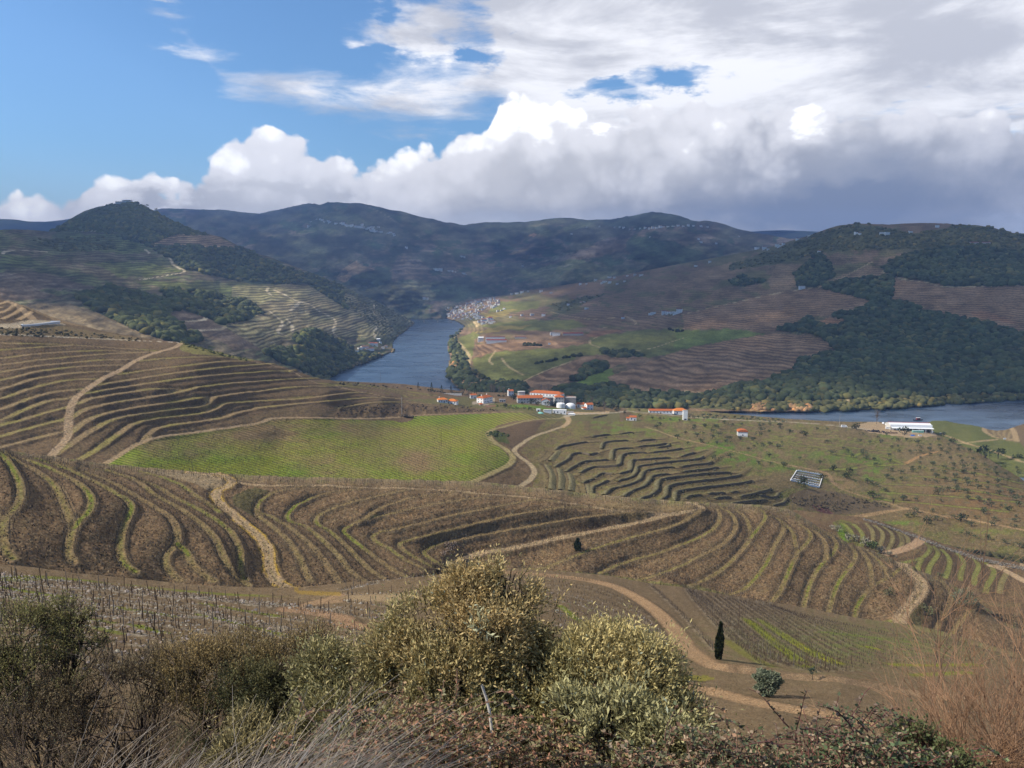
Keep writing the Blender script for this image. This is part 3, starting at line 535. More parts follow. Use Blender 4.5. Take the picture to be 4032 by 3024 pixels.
def estate_slope():
 top=[(-500,1130),(-200,1150),(0,1180),(50,1187),(100,1206),(150,1226),(200,1247),(250,1262),(330,1284),(400,1302),(480,1316),(600,1336),(690,1346),(760,1362),(850,1386),(920,1403),(1000,1417),(1080,1435),(1150,1455),(1210,1477),(1260,1494),(1330,1502),(1450,1507),(1560,1512),(1600,1515),(1700,1528),(1800,1540),(1880,1546),(2000,1548),(2150,1560),(2250,1580),(2330,1597),(2420,1607),(2560,1612),(2700,1616),(2800,1625),(2900,1634),(3000,1644),(3100,1652),(3200,1658),(3300,1663),(3450,1664),(3600,1672),(3660,1700),(3720,1728),(3780,1756),(3850,1786),(3900,1818),(3950,1850),(4032,1900),(4300,2020)]
 bottom=[(-400,1850),(0,1850),(400,1900),(800,1950),(1500,1960),(2100,1980),(2700,2080),(3000,2120),(3300,2200),(3600,2230),(4032,2350),(4300,2420)]
 ctrl=[(-400,1150,700),(0,1180,760),(0,1260,660),(150,1270,690),(250,1265,730),(0,1320,630),(0,1500,540),(-400,1500,540),(-400,1850,400),(0,1770,470),(0,1850,440),(330,1330,690),(480,1320,740),(700,1350,740),(700,1450,650),(400,1500,580),(250,1700,500),(430,1820,470),(700,1600,590),(800,1500,640),(1000,1417,780),(1000,1500,705),(1000,1600,640),(800,1700,570),(1080,1648,628),(1150,1600,668),(1260,1492,850),(1330,1502,905),(1300,1560,745),(1300,1630,688),(1500,1580,860),(1500,1640,770),(1700,1600,960),(1700,1640,850),(1500,1507,1130),(1700,1530,1150),(1880,1546,1180),(1600,1560,1040),(1850,1570,1120),(1900,1610,1020),(2000,1625,970),(2200,1636,980),(700,1850,480),(500,1900,440),(900,1900,480),(1100,1750,590),(1500,1750,640),(1500,1880,520),(1500,1960,470),(1900,1700,740),(1900,1850,545),(2050,1720,730),(2050,1880,560),(2150,1760,700),(2100,1650,880),(2100,1590,1100),(2300,1600,1130),(2250,1630,1010),(2400,1610,1130),(2500,1640,1040),(2300,1700,820),(2500,1720,810),(2300,1800,660),(2600,1850,600),(2300,1930,540),(2700,1780,710),(2700,1950,530),(2900,1980,540),(3000,1900,620),(2200,1850,600),(2700,2080,480),(3000,2050,540),(2700,1640,1090),(2900,1645,1110),(3100,1660,1110),(2920,1710,930),(2800,1700,900),(3300,1665,1110),(3580,1690,1075),(3300,1720,970),(3100,1760,850),(3000,1800,760),(3200,1850,740),(3200,1900,690),(3250,1990,625),(3100,2010,570),(3400,1800,860),(3500,1900,750),(3500,2000,660),(3450,2100,580),(3650,1710,1040),(3780,1760,950),(3900,1830,850),(3900,1950,720),(4032,1905,800),(4032,2050,640),(3800,2050,640),(4032,2200,545),(3800,2160,565),(3600,2080,600),(3600,2230,510),(4300,2250,520),(4300,2050,680),(4300,2420,450)]
 L5=Layer('estate_slope',-400,4200,top,bottom,ctrl,lam=3e-4,roll=(0.03,16),relief=[(0.006,160,60,83,3)])
 t=np.concatenate([np.linspace(0,.9,172,endpoint=False),np.linspace(.9,1,22)])
 L5.grid(3.7,t);L5.warp(5,22)
 px,py=L5.PX,L5.PY
 n=fbm(px/90,py/30,41,4);n2=fbm(px/22,py/9,43,4);n3=fbm(px/8,py/5,47,3)
 L5.col[:]=(0.115,0.083,0.052);L5.blend(sstep(n,0,.35)*.5,(0.10,0.078,0.046));L5.blend(sstep(n2,.15,.5)*.5,DARKB)
 tanz=L5.poly(cE((-900,-100),(0,70),(100,75),(300,170),(520,265),(900,330),(1300,400),(1600,440),(1600,400),(0,0)),(0.19,0.14,0.082))
 L5.poly(cE((-900,300),(0,300),(500,280),(800,340),(1200,395),(1150,425),(600,390),(0,365)),(0.135,0.105,0.058))
 L5.poly(cE((1540,440),(1600,430),(1800,480),(2100,560),(2240,590),(2100,590),(1900,555),(1650,530),(1560,500)),(0.155,0.145,0.055))
 fieldp=cE((920,1485),(1000,1440),(1200,1325),(1400,1260),(1700,1225),(2212,1150))+cG((150,885),(500,880),(900,888),(1180,890),(1230,905),(1300,905),(1360,880),(1350,855),(1800,838),(2212,822))+[(2140,1628),(2195,1636),(2190,1650),(2100,1650),(2020,1660),(1960,1675),(1925,1700),(1920,1715),(1945,1745),(1985,1775),(2010,1805),(1995,1830),(1930,1860),(1870,1890),(1800,1920),(1500,1970),(700,1970),(480,1880)]
 fm=inpoly(px,py,fieldp)
 g=0.5+0.5*fbm(px/260+3,py/80,51,3)
 gl=np.clip(1.7*g-0.15+.4*fbm(px/50,py/14,53,3),0,1)
 gl=np.clip(gl+0.7*np.exp(-(((px-850)/260)**2+((py-1850)/55)**2))+0.5*np.exp(-(((px-1750)/260)**2+((py-1660)/60)**2))-0.8*np.exp(-(((px-1640)/130)**2+((py-1820)/40)**2))-.5*np.exp(-(((px-1450)/200)**2+((py-1690)/30)**2))-.5*np.exp(-(((px-1000)/150)**2+((py-1720)/25)**2)),0,1)
 ye=np.clip(.5+.8*fbm(px/200,py/50,57,3),0,1)[...,None];fc=np.array((0.150,0.112,0.062))*(1-gl[...,None])+(np.array((0.105,0.150,0.022))*(1-ye)+np.array((0.150,0.165,0.028))*ye)*gl[...,None]
 L5.col=np.where(fm[...,None],fc,L5.col)
 L5.rowa=np.where(fm,0.55,0);
 L5.rowc=field_rows(px,py)
 L5.poly(cB((2212-60,-60),(2212+60,-90),(2212+20,90),(2150,60)),(0.13,0.10,0.06),0)
 L5.poly(k5((960,80),(1000,60),(1150,20),(1440,10),(1430,45),(1250,105),(1130,180),(1100,190),(1030,150)),(0.085,0.062,0.042))
 L5.poly(k5((985,70),(1060,90),(1090,160),(1020,150),(980,110)),(0.050,0.062,0.024))
 ter=[(2150,1650),(2230,1640),(2330,1650),(2420,1660),(2530,1655),(2640,1700),(2700,1740),(2810,1820),(2930,1890),(3050,1950),(3140,2010),(3150,2080),(2700,2100),(2100,1990),(2100,1900),(2110,1860),(2080,1800),(2050,1780)]
 L5.poly(ter,(0.118,0.094,0.052));tm=inpoly(px,py,ter);L5.blend(tm*sstep(n2+n3*.4,0.0,0.3)*0.55,(0.13,0.13,0.040));L5.blend(tm*sstep(-n2,0.1,0.4)*0.5,(0.095,0.075,0.045))
 oli=[(2440,1600),(2700,1600),(3300,1640),(3640,1660),(4300,2000),(4300,2500),(3450,2240),(3150,2080),(3140,2010),(2930,1890),(2810,1820),(2700,1740),(2540,1655)]
 om=inpoly(px,py,oli);L5.blend(om*1.0,(0.125,0.100,0.054));L5.blend(om*sstep(n2*.8+n*.8,-0.05,.35)*.8,(0.112,0.122,0.036));L5.blend(om*sstep(n3+n2*.5,.15,.4)*.5,(0.085,0.070,0.042))
 n4=fbm(px/5,py/3.4,59,2);L5.blend(om*sstep(n4,.1,.5)*.5,(0.19,0.145,0.085));L5.blend((om|tm)*sstep(-n4,.1,.5)*.45,(0.055,0.050,0.028))
 red=om*np.exp(-(((px-3850)/330)**2+((py-1980)/110)**2))*sstep(n2+.2,-.2,.3);L5.blend(red*.75,(0.155,0.093,0.052))
 for(a,b,w,h,s)in[(2830,1765,130,26,1),(2950,1810,110,22,1),(3080,1845,120,14,.6),(3290,1790,130,22,.6),(3430,1860,60,35,.9),(3400,1815,120,16,.6),(3465,1950,45,22,1.2),(3500,1715,60,14,.6),(3120,1790,90,14,.5),(2700,1650,160,10,.9),(2560,1700,130,20,.5),(2400,1690,60,18,.8),(2250,1640,60,8,.4),(3560,2060,90,8,.8),(3850,2090,140,12,.4),(2050,1600,200,10,.6),(2160,1610,120,10,.8),(2350,1660,90,8,.8)]:
  L5.blend(np.clip(s*np.exp(-(((px-a)/w)**2+((py-b)/h)**2))*sstep(n2,-.35,.3),0,1),(0.090,0.155,0.026))
 L5.poly([(3350,2075),(3420,2080),(3700,2140),(4032,2190),(4300,2250),(4300,2450),(3300,2300),(3300,2100)],(0.052,0.052,0.028),.75)
 L5.poly(k6((680,500),(800,450),(1000,470),(1200,530),(1400,590),(1250,600),(1000,620),(820,590),(740,560)),(0.100,0.078,0.052))
 L5.poly(k6((840,560),(900,560),(980,610),(960,630),(880,600)),(0.085,0.045,0.045))
 L5.poly([(1590,1575),(1900,1560),(1960,1585),(2010,1590),(2250,1612),(2440,1625),(2440,1660),(2160,1655),(2050,1625),(1990,1617),(1930,1602),(1700,1590)],(0.10,0.095,0.045))
 L5.poly(q1((1130,320),(1250,310),(1620,350),(1640,370),(1480,365),(1150,335)),(0.085,0.140,0.026))
 L5.poly(q1((860,240),(960,240),(960,300),(850,320),(720,310),(720,285)),(0.24,0.21,0.17))
 yard=[(3360,1672),(3440,1660),(3530,1680),(3680,1690),(3700,1710),(3660,1718),(3560,1706),(3480,1702),(3400,1690)]
 L5.poly(yard,(0.26,0.205,0.14))
 L5.poly(k3((1150,1460),(1250,1440),(1330,1440),(1400,1480),(1650,1490),(1650,1510),(1480,1520),(1200,1485)),(0.27,0.21,0.145))
 L5.poly(q1((1620,350),(1740,390),(1980,400),(2220,380),(2220,410),(1960,425),(1740,420)),ROADC)
 def road(p,w,c=ROADC,a=0.95,flat=.0,soft=.5):L5.blend(L5.line(p,w,soft=soft,R=30,flat=flat)*a*(0.8+0.2*sstep(n3,-.3,.3)),c)
 L5.benches=[]
 left=[((-700,430),(0,440),(300,445),(600,455),(900,475),(1200,495),(1380,510)),((-700,530),(0,500),(250,480),(600,460)),((-700,620),(0,570),(300,535),(600,515),(900,505),(1100,515),(1350,515)),((-700,700),(0,630),(300,590),(600,560),(900,535),(1250,520)),((-700,780),(0,690),(300,640),(600,610),(900,585),(1140,583)),((-700,870),(0,760),(300,690),(600,650),(900,632),(1060,630)),((-700,980),(0,835),(250,760),(500,715),(750,690),(980,683)),((-700,1090),(0,920),(250,835),(500,775),(700,752),(850,750)),((-600,1190),(0,1010),(250,920),(450,865),(700,840)),((-500,1260),(0,1110),(200,1020),(400,945),(630,908)),((-400,1250),(0,1150),(200,1100),(400,1040),(600,990)),((-400,1340),(0,1245),(200,1190),(400,1135),(560,1100)),((-300,1440),(0,1345),(200,1290),(400,1240),(560,1205)),((1160,600),(1400,575),(1700,560),(1950,560)),((1030,710),(1300,670),(1600,635),(1900,600),(2100,595)),((850,800),(1100,760),(1500,700),(1900,650),(2212,625),(2500,605)),((740,875),(1000,830),(1400,770),(1800,720),(2212,690),(2600,670)),((680,960),(800,915),(1100,865),(1350,835),(1590,840),(1750,815),(2000,785),(2212,770),(2600,740)),((620,1080),(750,1010),(1000,950),(1400,890),(1600,850),(1700,820)),((620,1210),(750,1110),(950,1040),(1200,990),(1500,950),(1700,915),(1850,905),(2000,880),(2212,855),(2700,810)),((480,1400),(600,1320),(800,1190),(1000,1090),(1300,1040),(1550,1005),(1750,985),(1820,940),(1850,905)),((700,1440),(850,1350),(1000,1240),(1150,1140),(1350,1090),(1700,1050),(1850,1010),(1950,960),(2212,940),(2700,900)),((1240,1300),(1280,1230),(1350,1180),(1500,1145),(1900,1090),(2050,1040),(2212,1010),(2600,960),(2900,940))]
 rightl=[cG((0,550),(300,530),(600,520)),cG((0,470),(150,460),(300,470)),cG((0,640),(300,600),(700,590)),cG((0,720),(400,700),(800,650),(1000,655)),cG((0,780),(500,730),(1000,690),(1250,700)),cG((700,840-60),(1000,735),(1250,730),(1500,745))]
 bl=[cE(*p)for p in left]+rightl
 for i,p in enumerate(bl):
  m=L5.line(p,1.9,soft=.8,R=26,flat=0.9,fw=2.4)
  gn=sstep(fbm(px/120+i,py/60,61,3),-.3,.4)*0.7
  c=np.array((0.185,0.142,0.085))*(1-gn[...,None])+np.array((0.165,0.160,0.045))*gn[...,None]
  k=(m*0.85)[...,None];L5.col=L5.col*(1-k)+c*k
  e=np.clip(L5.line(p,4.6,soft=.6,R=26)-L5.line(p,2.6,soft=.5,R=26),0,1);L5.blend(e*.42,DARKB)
  L,lx,ly,lz,D,TT=L5.last;L5.benches.append((L,lx,ly,lz))
  L5.rowa*=(1-m)
 for p in[cE((70,75),(20,95),(-200,140)),cE((130,110),(60,160),(-100,200)),cE((200,135),(120,190),(20,230)),cE((270,170),(210,210),(160,235)),cE((0,130),(-200,190))]:
  L5.blend(np.clip(L5.line(p,5.5,R=30)-L5.line(p,2.2,R=30),0,1)*.8,(0.075,0.055,0.035));L5.blend(L5.line(p,2.0,R=30,flat=.8)*.8,(0.28,0.21,0.13))
 road(cE((110,90),(180,140),(250,200),(310,250),(420,265),(510,268)),3.2)
 road(cE((-600,300),(0,295),(190,285),(300,262),(500,268)),5.0,(0.36,0.31,0.24))
 road(cE((-700,350),(0,366),(400,382),(800,400),(1100,415),(1400,428),(1560,436)),1.1,(0.36,0.33,0.28))
 road(cE((1570,436),(1540,460),(1500,482),(1380,515),(1270,550),(1160,600),(1030,680),(900,740),(780,820),(680,890),(620,970),(600,1060),(590,1150),(590,1230),(540,1310),(470,1380),(420,1460)),2.1,(0.27,0.205,0.14),flat=.8)
 road(cE((860,1510),(900,1490),(1000,1430),(1200,1308),(1400,1248),(1700,1210),(2212,1135))+cG((150,872),(500,866),(900,875),(1200,864),(1400,845),(1800,830),(2212,815))+[(2100,1624),(2180,1634)],1.8,(0.24,0.185,0.12),flat=.7)
 road(cG((0,385),(250,440),(420,525),(530,565),(620,585),(700,600),(900,640),(1150,690),(1300,720)),1.8,(0.24,0.18,0.11))
 road([(2225,1640),(2200,1648),(2130,1650),(2060,1660),(1985,1680),(1940,1692),(1922,1710),(1945,1740),(1990,1768),(2018,1796),(2008,1826),(1950,1856),(1870,1893),(1800,1930)],2.3,(0.20,0.175,0.09),flat=.8)
 road([(2225,1640),(2237,1660),(2213,1680),(2105,1717),(2055,1747),(2025,1772),(2043,1796),(2085,1826),(2104,1857),(2088,1887),(2055,1911),(2000,1950)],1.9,(0.27,0.225,0.155),flat=.8)
 road(q1((1740,430),(1770,470),(1760,510),(1700,560)),2.4)
 road([(2225,1640),(2260,1632),(2330,1628),(2420,1625),(2470,1618),(2500,1622),(2600,1632),(2700,1640),(2800,1648),(2950,1656),(3100,1662),(3250,1672),(3330,1682),(3420,1690)],3.0,(0.30,0.275,0.23))
 road(k6((0,130),(300,200),(600,280),(850,330),(940,352),(980,420),(1050,460),(1200,510),(1340,545),(1420,575),(1470,580)),1.7,(0.25,0.18,0.105))
 road([(2540,1680),(2600,1700),(2640,1715),(2688,1729)],1.7,(0.25,0.19,0.11))
 road(k6((1060,645),(1200,622),(1350,595),(1470,580),(1520,590),(1700,630),(1900,660),(2212,720),(2500,770)),2.2,(0.25,0.175,0.10))
 road(k6((1430,295),(1480,270),(1540,240),(1650,210)),1.8,(0.26,0.165,0.085))
 road(k6((920,350),(960,380),(1060,390),(1090,420),(1040,440),(980,410)),4.0,(0.22,0.15,0.09),.6)
 road(k6((1700,95),(1800,160),(1900,210),(2000,250),(2212,320)),2.2,(0.22,0.17,0.08))
 for p in[k6((640,90),(900,100),(1150,130),(1400,170)),k6((800,185),(1000,225),(1100,240),(1160,222),(1280,235),(1440,295)),k6((900,330),(1100,320),(1200,300),(1300,300),(1440,292)),k6((0,60),(300,90),(600,110),(900,130),(1200,160)),k6((300,150),(700,170),(1000,190)),k6((1300,420),(1700,440),(2100,500)),k6((1250,520),(1600,550),(2100,600)),k6((1200,470),(1700,500),(2200,540)),k6((1600,300),(1900,350),(2212,420)),k6((1500,370),(1800,390),(2212,460)),k6((0,15),(400,40),(800,60),(1000,75)),[(2560,1655),(2700,1665),(2850,1690),(3000,1700)],[(2600,1690),(2800,1710),(2960,1740)],k6((500,130),(700,150),(900,160),(1200,200),(1350,215))]:
  L5.blend(L5.line(p,1.3,soft=1,R=20,flat=.6)*.85*sstep(n2+.4,-.2,.4),(0.150,0.175,0.040));
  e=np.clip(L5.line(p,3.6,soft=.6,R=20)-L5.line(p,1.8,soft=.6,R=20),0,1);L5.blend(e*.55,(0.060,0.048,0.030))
 for w in TW:
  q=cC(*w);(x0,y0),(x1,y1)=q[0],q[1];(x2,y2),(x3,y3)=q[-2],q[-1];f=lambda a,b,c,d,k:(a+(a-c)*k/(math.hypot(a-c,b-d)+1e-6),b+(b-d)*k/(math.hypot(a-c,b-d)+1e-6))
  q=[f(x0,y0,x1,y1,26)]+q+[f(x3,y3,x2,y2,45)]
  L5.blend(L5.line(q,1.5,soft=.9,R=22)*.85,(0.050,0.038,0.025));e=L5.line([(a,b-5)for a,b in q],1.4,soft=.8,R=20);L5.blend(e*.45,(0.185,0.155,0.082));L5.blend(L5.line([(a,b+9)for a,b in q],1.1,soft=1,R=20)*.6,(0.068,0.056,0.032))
 for q in[cC((270,290),(322,400),(322,500)),cC((380,320),(400,410),(400,510)),cC((470,360),(500,440),(490,515)),cC((570,470),(580,540)),cC((620,450),(650,545)),cC((310,250),(360,200),(420,170)),cC((200,240),(260,215),(300,170)),cC((250,255),(310,225),(350,180))]:
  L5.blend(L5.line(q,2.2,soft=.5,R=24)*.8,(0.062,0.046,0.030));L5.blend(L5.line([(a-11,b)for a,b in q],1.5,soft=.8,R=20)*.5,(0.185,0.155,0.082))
 cb=inpoly(L5.WX,L5.WY,cG((660,860),(720,800),(900,780),(1180,760),(1400,760),(1900,790),(2100,800),(1800,820),(1400,838),(1200,855),(900,862)))
 L5.Z=L5.Z+cb*1.4*fbm(px/14,py/18,71,3);L5.blend(cb*sstep(fbm(px/9,py/14,73,3),-.3,.3)*.6,(0.060,0.042,0.028))
 L5.amp=np.where(fm,0.2,1.0)
 for p in[cG((560,570),(900,605),(1150,660)),cG((700,560),(1000,600),(1250,660),(1300,690)),cG((850,570),(1100,610),(1400,680)),cG((1000,590),(1250,630),(1500,675)),cG((1150,615),(1400,650),(1550,672))]:
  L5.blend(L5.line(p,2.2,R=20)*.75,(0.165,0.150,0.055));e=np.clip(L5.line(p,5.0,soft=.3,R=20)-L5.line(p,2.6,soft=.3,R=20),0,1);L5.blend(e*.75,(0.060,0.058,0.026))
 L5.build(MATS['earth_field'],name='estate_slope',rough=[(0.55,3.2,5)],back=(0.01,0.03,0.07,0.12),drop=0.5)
 return L5
def green_knoll():
 top=[(3500,1720),(3600,1690),(3640,1668),(3672,1657),(3720,1651),(3780,1650),(3840,1653),(3900,1660),(3960,1664),(4032,1655),(4300,1640)]
 ctrl=[(3500,1720,1090),(3672,1657,1180),(3780,1650,1230),(3900,1660,1230),(4032,1655,1210),(4300,1640,1240),(3700,1720,1060),(3850,1740,1010),(3850,1850,900),(4032,1800,930),(4032,1920,830),(3600,1740,1040),(4300,1900,860)]
 K=Layer('green_knoll',3480,4250,top,[(3480,1760),(3640,1780),(3850,1880),(4032,1990),(4250,2100)],ctrl,lam=3e-4,roll=(0.03,14))
 K.grid(4,70);K.warp(3,20);px,py=K.PX,K.PY;n=fbm(px/40,py/16,3,4)
 K.col[:]=(0.085,0.098,0.036);K.blend(sstep(n,0,.4)*.5,(0.105,0.110,0.045));K.rowc=(K.X*.8+K.Yw*.6)/3.5;K.rowa[:]=.18
 K.poly(k3((1960,1470),(1980,1430),(2010,1420),(2100,1435),(2160,1490),(2170,1550),(2100,1540),(2040,1520)),(0.125,0.098,0.06))
 K.poly(k3((2120,1430),(2250,1440),(2300,1600),(2212,1580),(2170,1540)),(0.115,0.09,0.058))
 K.poly([(3965,1640),(4300,1620),(4300,1760),(4032,1735),(3990,1700)],(0.115,0.088,0.058))
 for p,w in[(k3((2130,1530),(2050,1525),(1990,1500),(1955,1470),(1975,1435),(2010,1420),(2080,1428),(2140,1470),(2165,1545)),2.8),(k3((2050,1530),(1950,1540),(1880,1548),(1750,1560)),2.0),(k3((1690,1500),(1850,1560),(1960,1590),(2212,1680)),2.0)]:
  K.blend(K.line(p,w,R=20)*.9,(0.26,0.20,0.125))
 for p in[k3((2030,1450),(2010,1480),(2030,1510)),k3((2060,1455),(2045,1490),(2070,1520)),k3((2095,1465),(2080,1500),(2100,1530)),k3((2125,1480),(2110,1520),(2120,1540))]:
  K.blend(K.line(p,1.4,R=15)*.8,(0.20,0.16,0.095))
 K.build(MATS['earth_field'],name='green_knoll',rough=[(.3,4,5)],back=(0.01,0.03,0.06),drop=.6)
 return K
def second_spur():
 top=[(3000,2010),(3100,2010),(3200,2022),(3300,2034),(3400,2043),(3450,2055),(3520,2080),(3600,2107),(3700,2145),(3780,2172),(3850,2195),(3950,2215),(4032,2232),(4300,2300)]
 ctrl=[(3050,2020,560),(3300,2034,560),(3450,2055,552),(3600,2107,535),(3780,2172,510),(3950,2215,497),(4032,2232,490),(4300,2300,470),(3200,2100,500),(3400,2180,470),(3350,2100,515),(3500,2150,495),(3550,2240,452),(3700,2220,470),(3700,2330,432),(3850,2280,455),(3900,2400,415),(4032,2320,442),(4032,2450,405),(4300,2450,405),(3100,2150,480),(3600,2400,415),(3400,2270,445)]
 P=Layer('second_spur',2980,4250,top,[(2980,2060),(3200,2180),(3400,2270),(3600,2400),(3850,2520),(4250,2560)],ctrl,lam=3e-4,roll=(0.02,16))
 P.grid(3.4,130);P.warp(4,20);px,py=P.PX,P.PY;n=fbm(px/50,py/20,3,4);n3=fbm(px/8,py/6,9,3)
 P.col[:]=BROWN;P.blend(sstep(n,0,.4)*.5,(0.135,0.110,0.06));P.blend(sstep(n3,.1,.5)*.4,DARKB)
 P.poly(cD((560,560),(640,540),(720,560),(740,640),(700,760),(620,700)),(0.115,0.13,0.035),.7)
 P.poly(cD((620,570),(660,590),(690,680),(730,740),(650,720),(610,650)),(0.09,0.16,0.02),.8)
 P.benches=[]
 B=[((640,570),(700,620),(740,690),(760,740),(780,780)),((740,580),(800,640),(820,700),(800,780)),((850,570),(900,640),(910,720),(900,800)),((920,590),(980,640),(990,700),(950,810)),((1000,600),(1070,660),(1075,730),(1040,800)),((1060,610),(1140,670),(1160,740),(1120,800)),((1120,640),(1200,690),(1210,740)),((1160,915),(1250,895),(1330,870),(1390,820),(1400,780),(1360,740)),((1290,1000),(1300,940),(1330,880)),((1380,1010),(1400,940),(1450,870),(1470,820),(1430,770)),((1530,1040),(1560,970),(1570,900),(1550,850),(1500,800)),((1660,1060),(1670,980),(1690,910),(1670,870),(1620,820)),((1780,1100),(1790,1020),(1820,950),(1800,900),(1740,850)),((1880,1170),(1900,1100),(1950,1010),(1930,950),(1850,900)),((2000,1170),(2020,1080),(2060,1000),(2040,960))]
 for i,b in enumerate(B):
  p=cD(*b);m=P.line(p,1.15,soft=.7,R=26,flat=.85);gn=0.25+0.4*(i in(0,1,7,8,9,10,11,12,13))
  P.blend(m*.85,tuple(np.array((0.17,0.135,0.08))*(1-gn)+np.array((0.125,0.165,0.03))*gn))
  e=np.clip(P.line(p,4.2,soft=.6,R=26)-P.line(p,2.2,soft=.5,R=26),0,1);P.blend(e*.55,DARKB)
  L,lx,ly,lz,D,TT=P.last;P.benches.append((L,lx,ly,lz))
 P.blend(P.line(cD((1320,705),(1290,740),(1200,785),(1100,815),(1000,835)),2.8,R=40,flat=.8)*.95,(0.30,0.21,0.14))
 P.blend(P.line(cD((1930,940),(2050,980),(2212,1070),(2300,1110)),2.4,R=40,flat=.8)*.95,(0.30,0.225,0.15));P.blend(P.line(cD((1930,940),(2100,948),(2250,950)),2.2,R=40)*.95,(0.30,0.225,0.15))
 P.build(MATS['earth_mid'],name='second_spur',rough=[(.4,2.2,5)],back=(0.01,0.03,0.08),drop=.8)
 return P
def terraced_hills():
 top=[(-500,1740),(-100,1760),(0,1772),(60,1781),(130,1792),(200,1798),(300,1813),(400,1828),(470,1834),(550,1842),(640,1850),(720,1858),(830,1864),(930,1872),(1008,1876),(1200,1883),(1400,1888),(1600,1893),(1750,1897),(1900,1903),(2016,1916),(2150,1931),(2300,1947),(2500,1967),(2650,1978),(2750,1986),(2900,1990),(3020,1998),(3100,2010),(3150,2035),(3200,2070),(3250,2100),(3300,2128),(3350,2152),(3420,2175),(3480,2196),(3540,2222),(3600,2250),(3680,2282),(3740,2310),(3800,2345),(3850,2385),(3900,2420),(3960,2455),(4032,2480),(4300,2560)]
 bottom=[(-400,2330),(0,2330),(700,2400),(1200,2440),(1750,2440),(2200,2380),(2700,2440),(3200,2540),(3600,2660),(4032,2800),(4300,2860)]
 A={}
 C=[]
 def ct(p,h0,h1,g=.5,w=1.9,road=False):C.append((p,h0,h1,g,w if road else 1.4,road))
 ct(cA((-600,150),(-200,120),(0,190),(60,250),(150,400),(180,520),(160,620),(70,720),(25,830),(30,950),(60,1040),(120,1100)),72,78,1.0)
 ct(cA((-150,640),(-50,700),(0,735),(70,720)),75.5,76.5,.5)
 ct(cA((20,170),(150,260),(280,320),(400,400),(480,480),(550,620),(600,740),(630,830),(600,960),(590,1050),(640,1130)),77.5,85.5,.45)
 ct(cA((130,215),(330,275),(500,350),(640,420),(740,500),(790,590),(770,680),(700,760),(640,830)),80.5,83,1.0)
 ct(cA((300,225),(450,275),(600,330),(750,400),(900,470),(1000,530),(1100,590),(1135,660),(1100,760),(1060,860),(1040,970),(1045,1060),(1080,1140),(1170,1210)),84,92,1.0)
 ct(cA((450,260),(700,340),(900,410),(1050,480),(1200,570),(1350,660),(1470,740),(1530,860),(1520,970),(1440,1080),(1440,1170),(1500,1240),(1560,1290)),88.5,98.5,.3)
 ct(cA((1525,960),(1610,1040),(1660,1140),(1740,1220),(1850,1290)),96.5,99.5,.9)
 ct(cA((700,290),(1000,360),(1190,430),(1330,540),(1480,620),(1640,720),(1780,830),(1870,940),(1930,1080),(1990,1180),(2050,1260),(2150,1330)),92.5,104,.45)
 ct(cA((900,320),(1100,390),(1350,470),(1500,560),(1700,660),(1850,750),(1980,850),(2060,980),(2080,1100),(2080,1200),(2120,1280)),96.5,107,.75)
 ct(cA((1200,340),(1420,400),(1580,470),(1700,560),(1830,640),(1900,700)),100,104,.7)
 R1=cA((1640,350),(1800,352),(1950,390),(2010,430),(1960,475),(1880,510),(1870,570),(1920,640),(2000,700),(2100,790),(2212,880))+cB((60,950),(110,1050),(115,1150),(150,1250),(220,1320),(340,1370),(450,1390))
 ct(R1,101.5,112,.1,2.4,True)
 RT=[(905,1893)]+cB((0,461),(300,465),(600,466),(900,480),(1300,490),(1700,510),(2000,540),(2212,552))+cC((300,590),(640,640),(900,680),(1150,695),(1350,712))
 ct(RT,105,128,.1,1.5,True)
 ct(cB((470,1290),(420,1190),(370,1080),(290,960),(200,870),(100,790),(20,725),(12,660),(40,600),(120,540),(250,500),(430,470)),113,108,.6)
 ct(cB((720,1300),(640,1190),(560,1080),(470,980),(380,900),(280,820),(150,745),(30,700)),115.5,111,.35)
 ct(cB((960,1300),(850,1230),(780,1160),(700,1060),(600,960),(500,870),(400,810),(300,775),(270,730),(320,660),(420,600),(550,545),(700,510),(900,490)),117.5,111.5,.75)
 ct(cB((1100,1270),(980,1190),(900,1110),(820,1030),(720,930),(620,850),(545,810),(518,770),(560,710),(700,650),(900,590),(1100,545),(1300,505)),121,113.5,.75)
 ct(cB((1300,1260),(1190,1200),(1090,1130),(980,1050),(880,970),(800,905),(758,860),(800,820),(900,775),(1100,720),(1400,650),(1750,590),(2000,565)),125,117,1.0)
 ct(cB((860,790),(950,740),(1060,670),(1200,610),(1400,560),(1700,515)),119.5,115.5,.2)
 ct(cB((1500,1220),(1400,1160),(1280,1100),(1150,1010),(1050,960),(1008,910),(1060,870),(1200,840),(1450,780),(1700,720),(1900,680),(2212,620))+cC((190,590),(400,600)),128.5,119.5,.95)
 ct(cB((1600,1200),(1450,1130),(1350,1070),(1270,1020),(1243,965),(1330,930),(1500,890),(1700,840),(1950,780),(2212,720))+cC((200,685),(400,655),(640,645)),131.5,122.5,.85)
 ct(cB((1640,1160),(1530,1110),(1460,1060),(1470,1020),(1580,970),(1750,930),(2000,880),(2212,845))+cC((300,790),(600,740),(900,705),(1150,697)),134.5,127,.5)
 R2=cB((1750,1170),(1680,1140),(1850,1075),(2000,1040),(2212,1005))+cC((300,940),(600,880),(900,820),(1150,770),(1350,720),(1550,685),(1640,662),(1600,632),(1540,620))
 ct(R2,139,130,.1,2.0,True)
 ct(cB((1850,1160),(1950,1190),(2100,1220)),141.5,143,.6)
 ct(cC((100,1190),(250,1180),(380,1140),(500,1090),(700,1010),(900,950),(1150,880),(1400,810),(1550,730),(1640,670)),144,131.5,.5)
